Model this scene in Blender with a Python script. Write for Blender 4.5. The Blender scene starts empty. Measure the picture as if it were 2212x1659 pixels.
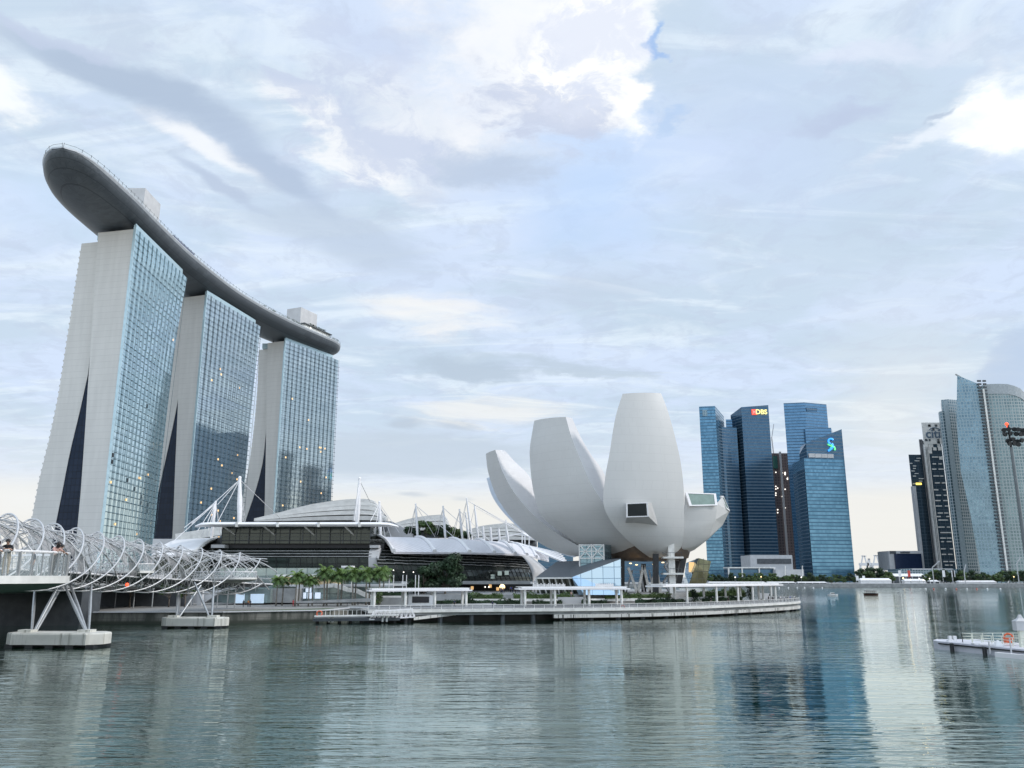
import bpy, bmesh, math, random
from mathutils import Vector as V, Matrix, Euler
random.seed(7)
R = math.radians
scene = bpy.context.scene
COL = scene.collection

# ------------------------------------------------------------------ camera
EYE = 9.5; PITCH = 13.1; FD = 1789.6; CU, CV = 1106.0, 829.5
cam_d = bpy.data.cameras.new('camera'); cam = bpy.data.objects.new('camera', cam_d); COL.objects.link(cam)
cam.location = (0, 0, EYE); cam.rotation_euler = (R(90 + PITCH), 0, 0)
cam_d.sensor_width = 36; cam_d.lens = 36 * FD / 2212; cam_d.clip_start = 0.5; cam_d.clip_end = 30000
scene.camera = cam
CP, SP = math.cos(R(PITCH)), math.sin(R(PITCH))
def ray(u, v):
    t = (CV - v) / FD
    return V(((u - CU) / FD, CP - t * SP, SP + t * CP))
def W(u, v, Y):                       # point seen at (u,v) standing at depth Y
    d = ray(u, v); k = Y / d.y
    return V((d.x * k, Y, EYE + d.z * k))
def G(u, v, z=0.0):                   # point seen at (u,v) lying at height z
    d = ray(u, v); k = (z - EYE) / d.z
    return V((d.x * k, d.y * k, z))

# ------------------------------------------------------------------ render / view
scene.view_settings.view_transform = 'Standard'; scene.view_settings.look = 'None'
scene.view_settings.exposure = 0.10; scene.view_settings.gamma = 1.0
scene.cycles.max_bounces = 6; scene.cycles.glossy_bounces = 4; scene.cycles.transparent_max_bounces = 8
scene.cycles.diffuse_bounces = 3; scene.cycles.caustics_reflective = False; scene.cycles.caustics_refractive = False

# ------------------------------------------------------------------ node helper
class NT:
    def __init__(s, tree): s.t = tree; s.n = tree.nodes; s.l = tree.links
    def node(s, typ, **kw):
        n = s.n.new(typ)
        for k, v in kw.items(): setattr(n, k, v)
        return n
    def put(s, inp, val):
        if isinstance(val, bpy.types.NodeSocket): s.l.new(val, inp)
        elif val is not None: inp.default_value = val
    def math(s, op, a, b=None, c=None, clamp=False):
        n = s.node('ShaderNodeMath', operation=op); n.use_clamp = clamp
        s.put(n.inputs[0], a)
        if b is not None: s.put(n.inputs[1], b)
        if c is not None: s.put(n.inputs[2], c)
        return n.outputs[0]
    def vmath(s, op, a, b=None, sc=None):
        n = s.node('ShaderNodeVectorMath', operation=op)
        s.put(n.inputs[0], a)
        if b is not None: s.put(n.inputs[1], b)
        if sc is not None: s.put(n.inputs['Scale'], sc)
        return n.outputs['Value'] if op in ('DOT_PRODUCT', 'LENGTH') else n.outputs[0]
    def mapr(s, x, a, b, c=0.0, d=1.0, smooth=True):
        n = s.node('ShaderNodeMapRange'); n.interpolation_type = 'SMOOTHSTEP' if smooth else 'LINEAR'
        s.put(n.inputs[0], x)
        for i, q in enumerate((a, b, c, d)): s.put(n.inputs[i + 1], q)
        return n.outputs[0]
    def mix(s, f, a, b, blend='MIX'):
        n = s.node('ShaderNodeMix', data_type='RGBA', blend_type=blend)
        s.put(n.inputs[0], f); s.put(n.inputs[6], a if not isinstance(a, tuple) else (*a[:3], 1)); s.put(n.inputs[7], b if not isinstance(b, tuple) else (*b[:3], 1))
        return n.outputs[2]
    def noise(s, vec, scale, detail=4, rough=.55, dist=0.0, dim='3D'):
        n = s.node('ShaderNodeTexNoise', noise_dimensions=dim)
        s.put(n.inputs['Vector'], vec); n.inputs['Scale'].default_value = scale; n.inputs['Detail'].default_value = detail
        n.inputs['Roughness'].default_value = rough; n.inputs['Distortion'].default_value = dist
        return n.outputs['Fac']
    def mapping(s, vec, loc=(0, 0, 0), rot=(0, 0, 0), sc=(1, 1, 1)):
        n = s.node('ShaderNodeMapping'); s.put(n.inputs[0], vec)
        n.inputs[1].default_value = loc; n.inputs[2].default_value = rot; n.inputs[3].default_value = sc
        return n.outputs[0]

# ------------------------------------------------------------------ world: broken overcast
SUN_EL, SUN_AZ = 36, 96              # azimuth clockwise from +Y (right and a little behind the viewer)
world = bpy.data.worlds.new('World'); scene.world = world; world.use_nodes = True
T = NT(world.node_tree); T.n.clear()
gen = T.node('ShaderNodeTexCoord').outputs['Generated']
sep = T.node('ShaderNodeSeparateXYZ'); T.l.new(gen, sep.inputs[0])
dx, dy, dz = sep.outputs
zc = T.math('MAXIMUM', dz, 0.0)
KH = 0.10
inv = T.math('DIVIDE', 1.0, T.math('ADD', zc, KH))
cmb = T.node('ShaderNodeCombineXYZ'); T.l.new(T.math('MULTIPLY', dx, inv), cmb.inputs[0]); T.l.new(T.math('MULTIPLY', dy, inv), cmb.inputs[1])
P = cmb.outputs[0]
def sky_p(u, v):
    d = ray(u, v).normalized(); k = 1 / (max(d.z, 0) + KH); return V((d.x * k, d.y * k))
wob = T.node('ShaderNodeTexNoise', noise_dimensions='2D'); wob.inputs['Scale'].default_value = 3.2; wob.inputs['Detail'].default_value = 6; wob.inputs['Roughness'].default_value = .6
T.l.new(P, wob.inputs['Vector'])
wv = T.vmath('SUBTRACT', wob.outputs['Color'], (.5, .5, .5))
PW = T.vmath('ADD', P, T.vmath('SCALE', wv, sc=0.34))
PW2 = T.vmath('ADD', P, T.vmath('SCALE', wv, sc=0.12))
def blob(u, v, ru, rv, ang=0, soft=1.0, src=None):
    c = sky_p(u, v); ca, sa = math.cos(R(ang)), math.sin(R(ang))
    ax = (sky_p(u + ru * ca, v + ru * sa) - sky_p(u - ru * ca, v - ru * sa)) / 2
    ay = (sky_p(u - rv * sa, v + rv * ca) - sky_p(u + rv * sa, v - rv * ca)) / 2
    M = Matrix(((ax.x, ay.x), (ax.y, ay.y))).inverted()
    q = T.vmath('SUBTRACT', src or PW, (c.x, c.y, 0))
    a = T.vmath('DOT_PRODUCT', q, (M[0][0], M[0][1], 0)); b = T.vmath('DOT_PRODUCT', q, (M[1][0], M[1][1], 0))
    r = T.math('SQRT', T.math('ADD', T.math('MULTIPLY', a, a), T.math('MULTIPLY', b, b)))
    m = T.mapr(r, 1.0, 1.0 - soft, 0, 1)
    return T.math('MULTIPLY', m, T.math('GREATER_THAN', dy, 0.0))
n1 = T.noise(T.mapping(PW2, sc=(1.0, 1.25, 1), rot=(0, 0, R(25))), 1.25, 9, .6, .3, '2D')
n2 = T.noise(T.mapping(PW2, loc=(5, 3, 0), sc=(.6, 1.3, 1), rot=(0, 0, R(-28))), 2.6, 9, .62, .5, '2D')
n3 = T.noise(T.mapping(PW2, loc=(11, 1, 0)), 9.0, 8, .66, .3, '2D')
n4 = T.noise(T.mapping(P, loc=(2, 8, 0), sc=(.5, 1.6, 1), rot=(0, 0, R(-35))), 3.0, 9, .62, .8, '2D')
nb = T.math('ADD', T.math('MULTIPLY', n2, .6), T.math('MULTIPLY', n3, .4))
BLUE = (.62, .72, .91); GREY = (.42, .51, .66); WHITE = (.98, .98, 1.0); CREAM = (.82, .80, .77); HOLE = (.22, .42, .80)
col = T.mix(T.mapr(n1, .38, .60), BLUE, (.55, .66, .80))
col = T.mix(T.mapr(n4, .46, .70, 0, .75), col, (.74, .83, .93))
col = T.mix(T.mapr(n2, .54, .72, 0, .55), col, (.51, .62, .75))
col = T.mix(T.mapr(n3, .46, .66, 0, .38), col, (.50, .57, .72))
def layer(mask, c, amt, tex=None, k=1.0, q=.65):
    """a cloud patch: soft mask whose inside is broken up by fractal noise"""
    global col
    m = mask
    if tex is not None:
        m = T.mapr(T.math('ADD', mask, T.math('MULTIPLY', T.math('SUBTRACT', tex, .5), T.math('MULTIPLY', k, T.math('MINIMUM', T.math('MULTIPLY', mask, 2.5), 1.0)))), .0, 1.0)
    col = T.mix(T.math('MULTIPLY', m, amt, clamp=True), col, c)
layer(blob(1290, 420, 300, 260, 30), (.49, .65, .93), .7)
layer(blob(200, 470, 420, 130, 20), (.57, .71, .92), .7)
layer(blob(1650, 330, 420, 260, 10), (.55, .66, .90), .5)
# bright broken cloud at the top, ragged on its right side
layer(blob(900, 300, 380, 170, 14), (.84, .86, .92), .8, nb, 2.2)
layer(blob(1120, 60, 340, 400, 20, 1.0), (.90, .91, .95), .9, nb, 2.6)
layer(blob(1270, 70, 190, 310, 22, .8), (1.04, 1.03, 1.03), 1.0, nb, 3.2)
layer(blob(1290, 215, 130, 110, 20, .8), (1.02, 1.01, 1.0), .95, nb, 3.2)
layer(blob(760, 330, 330, 60, 26, .9), (.93, .93, .95), .75, n4, 2.2)
layer(blob(460, 315, 250, 30, 27, .9, PW2), (.88, .90, .95), .85, n4, 2.0)
layer(blob(20, 235, 170, 80, 24), (.95, .97, .99), .85, nb, 1.6)
layer(blob(940, 690, 250, 80, 8), (.88, .87, .87), .8, n2, 2.0)
layer(blob(2200, 260, 230, 130, -30, .9), (1.06, 1.07, 1.06), .95, nb, 2.8)
layer(blob(2050, 300, 280, 40, -18), (.84, .88, .96), .7, n4, 1.8)
layer(blob(1900, 120, 420, 60, -8), (.70, .75, .90), .6, n4, 1.8)
layer(blob(1416, 72, 36, 62, 14, 1.0, PW), HOLE, .8, n3, 1.2)
layer(blob(1435, 262, 80, 22, -20, 1.0, PW), (.42, .58, .85), .5, n3, 1.0)
# grey banks: long streak falling from the upper left, patches elsewhere
layer(blob(300, 190, 470, 60, 23, .9, PW2), GREY, .95, n4, 1.5)
layer(blob(120, 60, 300, 40, 16, .9), (.52, .59, .76), .7, n4, 1.6)
layer(blob(600, 370, 270, 50, 36, .9, PW2), (.44, .53, .69), .95, n4, 1.7)
layer(blob(480, 395, 190, 20, 32, .9, PW2), (.46, .54, .70), .8, n4, 1.6)
layer(blob(760, 520, 330, 90, 18, .9, PW2), (.49, .58, .72), .75, n4, 1.6)
layer(blob(1060, 360, 200, 75, 10, 1.0), (.47, .56, .72), .85, nb, 2.0)
layer(blob(820, 110, 240, 140, 30, 1.0), (.56, .63, .82), .5, n3, 2.2)
layer(blob(1180, 230, 200, 150, 30, 1.0), (.55, .61, .77), .9, n3, 3.6)
layer(blob(1250, 90, 220, 260, 22, 1.0), (.70, .75, .89), .8, n3, 4.2)
layer(blob(800, 300, 330, 150, 20, 1.0), (.55, .62, .79), .8, n3, 3.6)
layer(blob(1850, 250, 240, 60, -18), (.48, .55, .73), .8, n4, 1.8)
layer(blob(2080, 262, 70, 14, -14), (.46, .54, .68), .8, n4, 1.2)
layer(blob(1800, 600, 420, 120, 4), (.56, .66, .79), .4)
layer(blob(1250, 640, 300, 70, -6), (.52, .60, .74), .55, n4, 1.8)
layer(blob(1000, 795, 210, 40, 6, .9), (.46, .55, .67), .9, n4, 2.4)
layer(blob(1220, 790, 300, 28, 6, .9), (.48, .57, .68), .8, n4, 2.2)
layer(blob(870, 915, 80, 22, 3, .9, PW2), (.46, .54, .66), .9, n4, 1.4)
layer(blob(990, 920, 75, 16, 4, .9, PW2), (.46, .54, .66), .85, n4, 1.4)
# warm clear band low over the horizon, cut by a grey bank
hz = T.mapr(dz, .20, .055)
layer(hz, (.76, .78, .80), .70)
layer(blob(1050, 890, 300, 60, 0), (.84, .83, .81), .7, n4, 1.4)
layer(blob(850, 985, 430, 62, 0, .5), (.52, .60, .71), .85)
layer(T.mapr(dz, .112, .080), CREAM, .85)
layer(blob(890, 1068, 45, 9, 4, .9, PW2), (.55, .60, .68), .7); layer(blob(1000, 1078, 40, 7, 4, .9, PW2), (.60, .64, .70), .6)
layer(blob(2200, 790, 120, 80, -34, .4, PW2), (.48, .58, .75), .9, nb, .8)
layer(blob(1930, 900, 260, 200, -30), (.80, .80, .78), .5)
layer(blob(60, 1080, 200, 60, 0), (.83, .84, .87), .5)
col = T.mix(1.0, col, (1.08, 1.085, 1.065), 'MULTIPLY')
# unseen sky behind the viewer is brightened as added frontal fill light
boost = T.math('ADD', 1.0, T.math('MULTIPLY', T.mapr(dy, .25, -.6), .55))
nish = T.node('ShaderNodeTexSky', sky_type='NISHITA'); nish.sun_disc = False
nish.sun_elevation = R(SUN_EL); nish.sun_rotation = R(SUN_AZ)
bg1 = T.node('ShaderNodeBackground'); T.l.new(nish.outputs[0], bg1.inputs[0]); bg1.inputs[1].default_value = .08
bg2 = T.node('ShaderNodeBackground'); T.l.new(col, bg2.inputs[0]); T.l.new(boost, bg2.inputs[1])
mx = T.node('ShaderNodeMixShader'); mx.inputs[0].default_value = .93; T.l.new(bg1.outputs[0], mx.inputs[1]); T.l.new(bg2.outputs[0], mx.inputs[2])
wo = T.node('ShaderNodeOutputWorld'); T.l.new(mx.outputs[0], wo.inputs[0])
world.cycles.sampling_method = 'MANUAL'; world.cycles.sample_map_resolution = 512

sun_d = bpy.data.lights.new('sun', 'SUN'); sun = bpy.data.objects.new('sun', sun_d); COL.objects.link(sun)
sun_d.energy = 2.1; sun_d.angle = R(10); sun_d.color = (1, .94, .90)
sd = V((math.sin(R(SUN_AZ)) * math.cos(R(SUN_EL)), math.cos(R(SUN_AZ)) * math.cos(R(SUN_EL)), math.sin(R(SUN_EL))))
sun.rotation_euler = sd.to_track_quat('Z', 'Y').to_euler()

# ------------------------------------------------------------------ materials
MATS = {}
def mat(name, c, rough=.6, metal=0.0, var=.12, scale=.5, spec=.4, emit=None, alpha=None, bump=0.0, coords='Object'):
    if name in MATS: return MATS[name]
    m = bpy.data.materials.new(name); m.use_nodes = True; MATS[name] = m
    t = NT(m.node_tree); b = t.n['Principled BSDF']
    tc = t.node('ShaderNodeTexCoord').outputs[coords]
    f = t.noise(tc, scale, 6, .6)
    cc = t.mix(t.mapr(f, .3, .7), tuple(x * (1 - var) for x in c), tuple(min(1, x * (1 + var)) for x in c))
    t.l.new(cc, b.inputs['Base Color'])
    b.inputs['Roughness'].default_value = rough; b.inputs['Metallic'].default_value = metal
    b.inputs['Specular IOR Level'].default_value = spec
    if emit: b.inputs['Emission Color'].default_value = (*c, 1); b.inputs['Emission Strength'].default_value = emit
    if alpha is not None: b.inputs['Alpha'].default_value = alpha
    if bump:
        bn = t.node('ShaderNodeBump'); bn.inputs['Strength'].default_value = bump; bn.inputs['Distance'].default_value = .1
        t.l.new(t.noise(tc, scale * 6, 5, .6), bn.inputs['Height']); t.l.new(bn.outputs[0], b.inputs['Normal'])
    return m
def facade(name, c1, c2, mortar, bw, fh, gap=.15, metal=.75, rough=.12, vgap=None, wob=.02, big=None, floorvar=.5):
    """curtain wall in metres on the wall (UV): panes bw x fh, each a little different in tint and tilt, spandrel lines between"""
    if name in MATS: return MATS[name]
    m = bpy.data.materials.new(name); m.use_nodes = True; MATS[name] = m
    t = NT(m.node_tree); b = t.n['Principled BSDF']
    uv = t.node('ShaderNodeTexCoord').outputs['UV']
    sp_ = t.node('ShaderNodeSeparateXYZ'); t.l.new(uv, sp_.inputs[0])
    fu, fv = t.math('DIVIDE', sp_.outputs[0], bw), t.math('DIVIDE', sp_.outputs[1], fh)
    cell = t.node('ShaderNodeCombineXYZ'); t.l.new(t.math('FLOOR', fu), cell.inputs[0]); t.l.new(t.math('FLOOR', fv), cell.inputs[1])
    wn = t.node('ShaderNodeTexWhiteNoise', noise_dimensions='2D'); t.l.new(cell.outputs[0], wn.inputs['Vector'])
    wf = t.node('ShaderNodeTexWhiteNoise', noise_dimensions='1D'); t.l.new(t.math('FLOOR', fv), wf.inputs['W'])
    # runs of panes with blinds down or up: smooth noise along a floor, different on each floor
    run = t.noise(t.mapping(cell.outputs[0], sc=(.22, 7.3, 1)), 1.0, 2, .5)
    k = t.math('ADD', t.math('ADD', t.math('MULTIPLY', wn.outputs['Value'], .45), t.math('MULTIPLY', wf.outputs['Value'], .30 * floorvar * 2)), t.math('MULTIPLY', run, .45))
    cc = t.mix(t.mapr(k, .25, .95), c1, c2)
    if big:
        cc = t.mix(t.mapr(t.noise(uv, big, 3, .5), .4, .6, 0, .6), cc, tuple(x * .55 for x in c1))
    hl = t.math('LESS_THAN', t.math('FRACT', fv), gap * 2 / fh)
    vg = gap if vgap is None else vgap
    ln = hl if vg == 0 else t.math('MAXIMUM', hl, t.math('LESS_THAN', t.math('FRACT', fu), vg * 2 / bw))
    cc = t.mix(ln, cc, mortar)
    t.l.new(cc, b.inputs['Base Color'])
    t.l.new(t.mapr(ln, 0, 1, metal, .1), b.inputs['Metallic'])
    t.l.new(t.mapr(ln, 0, 1, rough, .5), b.inputs['Roughness'])
    if wob:
        bn = t.node('ShaderNodeBump'); bn.inputs['Strength'].default_value = 1; bn.inputs['Distance'].default_value = wob
        t.l.new(t.noise(t.mapping(uv, sc=(1 / bw, 1 / fh, 1)), .9, 2, .5), bn.inputs['Height']); t.l.new(bn.outputs[0], b.inputs['Normal'])
    return m
def lined(name, c, pitch, dark=.8, rough=.6, axis=1, width=.06, metal=0, var=.06, spec=.35, cross=None, stain=.08):
    """plain cladding with thin joint lines every `pitch` metres"""
    if name in MATS: return MATS[name]
    m = bpy.data.materials.new(name); m.use_nodes = True; MATS[name] = m
    t = NT(m.node_tree); b = t.n['Principled BSDF']
    uv = t.node('ShaderNodeTexCoord').outputs['UV']
    br = t.node('ShaderNodeTexBrick'); t.l.new(uv, br.inputs['Vector']); br.offset = .5 if cross else 0
    lo = tuple(x * (1 - var) for x in c); hi = tuple(min(1, x * (1 + var)) for x in c)
    br.inputs['Color1'].default_value = (*lo, 1); br.inputs['Color2'].default_value = (*hi, 1); br.inputs['Mortar'].default_value = (*[x * dark for x in c], 1)
    br.inputs['Scale'].default_value = 1; br.inputs['Mortar Size'].default_value = width; br.inputs['Mortar Smooth'].default_value = .3
    br.inputs['Brick Width'].default_value = cross or 4000; br.inputs['Row Height'].default_value = pitch
    st = t.mapr(t.noise(t.mapping(uv, sc=(.25, .03, 1)), 1.0, 5, .6), .35, .7, 1 - stain, 1 + stain * .6)
    mm = t.node('ShaderNodeMix', data_type='RGBA', blend_type='MULTIPLY'); mm.inputs[0].default_value = 1
    t.l.new(br.outputs['Color'], mm.inputs[6])
    cb = t.node('ShaderNodeCombineXYZ')
    for i in range(3): t.l.new(st, cb.inputs[i])
    t.l.new(cb.outputs[0], mm.inputs[7])
    t.l.new(mm.outputs[2], b.inputs['Base Color'])
    b.inputs['Roughness'].default_value = rough; b.inputs['Metallic'].default_value = metal; b.inputs['Specular IOR Level'].default_value = spec
    return m

m_end = lined('pale_concrete_cladding', (.62, .62, .595), 3.4, .84, .65, width=.10, var=.01, stain=.05)
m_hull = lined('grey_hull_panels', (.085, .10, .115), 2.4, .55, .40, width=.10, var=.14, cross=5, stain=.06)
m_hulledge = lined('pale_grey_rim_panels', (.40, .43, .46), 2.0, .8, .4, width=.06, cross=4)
m_white = mat('white_painted_steel', (.78, .78, .79), .4, var=.04, scale=.3)
m_vault = mat('off_white_roof_rib', (.58, .58, .56), .55, var=.10, scale=.4)
m_white2 = mat('weathered_white_paint', (.70, .70, .67), .55, var=.14, scale=.6)
m_ltgrey = mat('light_grey_render', (.52, .53, .54), .6, var=.08, scale=.2)
m_grey = mat('mid_grey_concrete', (.30, .31, .31), .75, var=.2, scale=.4)
m_dkgrey = mat('dark_grey_metal', (.085, .095, .105), .5, metal=.2, var=.2)
m_black = mat('black_painted_steel', (.022, .024, .027), .45, var=.2)
m_pave = mat('grey_paving', (.26, .26, .25), .8, var=.18, scale=.5)
m_soil = mat('green_verge', (.055, .085, .03), .9, var=.35, scale=.8)
m_petal = lined('white_fibre_panels', (.60, .605, .595), 2.6, .90, .45, width=.05, var=.008, cross=6.5, stain=.015)
m_petal_in = lined('white_inner_panels', (.66, .655, .65), 3.2, .92, .38, width=.06, var=.035, cross=9, stain=.02)
m_petal_skylit = mat('skylit_blue_white_panels', (.62, .70, .80), .35, var=.03, spec=.6)  # white petal panels with the blue of sky light put into the colour
m_A = facade('teal_curtain_wall', (.62, .78, .82), (.50, .66, .71), (.14, .22, .26), 2.9, 3.45, .12, .85, .06, wob=.02)
m_B = facade('blue_grey_curtain_wall', (.60, .69, .71), (.48, .57, .60), (.08, .12, .16), 2.9, 3.45, .12, .88, .05, wob=.02)
m_fin = mat('teal_glass_mullions', (.15, .24, .28), .35, metal=.4, var=.1)
m_fin_lt = mat('pale_glass_fins', (.45, .60, .66), .25, metal=.3, var=.08)
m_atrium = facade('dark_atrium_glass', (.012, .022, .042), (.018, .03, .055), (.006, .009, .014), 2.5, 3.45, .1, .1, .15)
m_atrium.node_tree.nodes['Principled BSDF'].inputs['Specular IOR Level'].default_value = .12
m_shop = facade('dark_green_glass', (.035, .045, .04), (.05, .062, .055), (.012, .014, .013), 3.0, 2.2, .10, .45, .10, wob=.03)
m_shop_lt = facade('pale_green_glass', (.34, .42, .41), (.26, .34, .34), (.14, .17, .17), 3.0, 2.4, .09, .45, .12, wob=.02)
m_blue_lt = facade('light_blue_office_glass', (.075, .185, .28), (.13, .28, .40), (.05, .125, .20), 2.4, 4.2, .5, .7, .14, vgap=0, wob=.02)
m_blue_dk = facade('dark_blue_office_glass', (.045, .105, .175), (.065, .14, .215), (.095, .145, .195), 2.4, 4.2, .55, .6, .16, vgap=0, wob=.03)
m_blue_md = facade('mid_blue_office_glass', (.09, .20, .32), (.12, .245, .38), (.06, .135, .22), 3, 4.2, .6, .7, .14, vgap=0, wob=.02)
m_teal_lt = facade('pale_teal_apartment_glass', (.21, .33, .39), (.115, .20, .255), (.27, .37, .42), 3.2, 3.6, .5, .5, .16, wob=.03, big=.03)
m_teal_dk = facade('deep_teal_apartment_glass', (.12, .20, .25), (.20, .30, .34), (.32, .38, .40), 3.0, 3.6, .5, .45, .18, wob=.03, big=.04)
m_gold = facade('olive_gold_glass', (.23, .22, .13), (.30, .28, .17), (.09, .09, .06), 2.2, 2.2, .12, .6, .14)
m_crys = facade('sky_blue_crystal_glass', (.50, .66, .80), (.42, .58, .74), (.24, .36, .46), 3.0, 3.0, .08, .8, .05, wob=.03)
m_teal_g = facade('teal_lobby_glass', (.16, .27, .32), (.22, .34, .40), (.10, .15, .17), 2.2, 2.2, .1, .6, .1)
m_roofdark = lined('slate_grey_roof', (.10, .115, .13), 1.2, .8, .5, width=.05, var=.05, cross=3)
m_warm = mat('warm_lit_room', (1.0, .62, .28), .6, var=.1, emit=.75)
m_warm_s = mat('warm_lamp_glow', (1.0, .72, .35), .6, var=.05, emit=2.5)
m_whitelamp = mat('white_lamp_glow', (1.0, .95, .85), .6, var=.02, emit=2)
m_red = mat('red_lamp_glow', (1.0, .10, .04), .5, var=.05, emit=1.6)
m_screen = mat('lit_white_shop_screen', (.70, .80, .95), .5, var=.06, emit=.75)
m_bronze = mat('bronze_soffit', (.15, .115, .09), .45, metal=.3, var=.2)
m_orange = mat('orange_plastic', (.65, .13, .05), .5)
m_glass = mat('clear_balustrade_glass', (.55, .62, .62), .05, var=.04, spec=.8, alpha=.22)
m_mesh = mat('grey_perforated_panel', (.36, .36, .37), .6, alpha=.72)
m_bark = mat('grey_brown_bark', (.13, .11, .09), .9, var=.3, scale=2)
m_palmbark = mat('pale_palm_bark', (.24, .22, .19), .85, var=.25, scale=2)
m_leafA = mat('deep_green_leaves', (.022, .048, .021), .6, var=.5, scale=.35)
m_leafB = mat('mid_green_leaves', (.062, .105, .030), .6, var=.45, scale=.4)
m_leafC = mat('bright_palm_fronds', (.105, .175, .040), .55, var=.4, scale=.6)
m_skin = mat('skin', (.42, .26, .19), .6, var=.05)
m_hair = mat('black_hair', (.012, .010, .010), .5)
m_wood = mat('dark_varnished_wood', (.055, .026, .018), .5, var=.25, scale=2)
m_tent = mat('white_tent_canvas', (.80, .80, .80), .6, var=.04)
m_cableg = mat('steel_cable', (.55, .56, .58), .4, metal=.3)

# seawall stone with tide stain
def stone_wall():
    m = bpy.data.materials.new('stained_seawall_stone'); m.use_nodes = True; MATS['seawall'] = m
    t = NT(m.node_tree); b = t.n['Principled BSDF']
    uv = t.node('ShaderNodeTexCoord').outputs['UV']
    br = t.node('ShaderNodeTexBrick'); t.l.new(uv, br.inputs['Vector'])
    br.inputs['Color1'].default_value = (.16, .16, .14, 1); br.inputs['Color2'].default_value = (.22, .215, .19, 1); br.inputs['Mortar'].default_value = (.09, .09, .08, 1)
    br.inputs['Scale'].default_value = 1; br.inputs['Mortar Size'].default_value = .03; br.inputs['Brick Width'].default_value = 3.2; br.inputs['Row Height'].default_value = 1.1
    st = t.mapr(t.noise(t.mapping(uv, sc=(.35, .06, 1)), 1.0, 5, .65), .38, .62)
    c = t.mix(st, br.outputs['Color'], (.055, .06, .05))
    sx = t.node('ShaderNodeSeparateXYZ'); t.l.new(uv, sx.inputs[0])
    c = t.mix(t.mapr(sx.outputs[1], 1.0, .3), c, (.035, .042, .032))
    t.l.new(c, b.inputs['Base Color']); b.inputs['Roughness'].default_value = .85
    return m
m_seawall = stone_wall()
def streaked(name, c, dirt):
    m = bpy.data.materials.new(name); m.use_nodes = True; MATS[name] = m
    t = NT(m.node_tree); b = t.n['Principled BSDF']
    uv = t.node('ShaderNodeTexCoord').outputs['UV']
    a = t.mapr(t.noise(t.mapping(uv, sc=(1.6, .12, 1)), 1.0, 4, .6), .48, .60)
    g = t.mapr(t.noise(t.mapping(uv, sc=(.06, .02, 1)), 1.0, 3, .6), .44, .56)
    c2 = t.mix(t.math('MULTIPLY', a, g), c, dirt)
    c2 = t.mix(t.mapr(t.noise(uv, .5, 5, .6), .4, .8, 0, .35), c2, tuple(x * .6 for x in c))
    t.l.new(c2, b.inputs['Base Color']); b.inputs['Roughness'].default_value = .75
    return m
m_streak = streaked('streaked_white_concrete', (.62, .62, .59), (.07, .075, .07))
m_pier = streaked('stained_pale_pier_concrete', (.60, .60, .55), (.24, .24, .20))

def water_mat():
    m = bpy.data.materials.new('bay_water'); m.use_nodes = True
    t = NT(m.node_tree); b = t.n['Principled BSDF']
    oc = t.node('ShaderNodeTexCoord').outputs['Object']
    b.inputs['Base Color'].default_value = (.006, .030, .019, 1); b.inputs['Roughness'].default_value = .035
    b.inputs['IOR'].default_value = 1.333; b.inputs['Metallic'].default_value = 0.0; b.inputs['Specular IOR Level'].default_value = .5
    b.inputs['Coat Weight'].default_value = 1.0; b.inputs['Coat Roughness'].default_value = .03; b.inputs['Coat IOR'].default_value = 1.6; b.inputs['Coat Tint'].default_value = (.78, 1, .90, 1); b.inputs['Specular Tint'].default_value = (.78, 1, .90, 1)
    big = t.noise(t.mapping(oc, sc=(.018, .05, 1)), 1.0, 3, .5)
    patch = t.mapr(t.noise(t.mapping(oc, loc=(7, 3, 0), sc=(.010, .030, 1)), 1.0, 4, .6), .36, .64, .28, 1.25)
    n_a = t.noise(t.mapping(oc, sc=(.16, .80, 1), rot=(0, 0, R(3))), 1.0, 3, .5, .5)
    n_b = t.noise(t.mapping(oc, sc=(.55, 2.4, 1), rot=(0, 0, R(-5))), 1.0, 2, .5, .4)
    h = t.math('ADD', t.math('MULTIPLY', n_a, .42), t.math('MULTIPLY', n_b, .11))
    h = t.math('MULTIPLY', h, patch)
    h = t.math('ADD', h, t.math('MULTIPLY', big, .22))
    bn = t.node('ShaderNodeBump'); bn.inputs['Strength'].default_value = 1.0; bn.inputs['Distance'].default_value = .40
    t.l.new(h, bn.inputs['Height']); t.l.new(bn.outputs[0], b.inputs['Normal']); t.l.new(bn.outputs[0], b.inputs['Coat Normal'])
    return m

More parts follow.
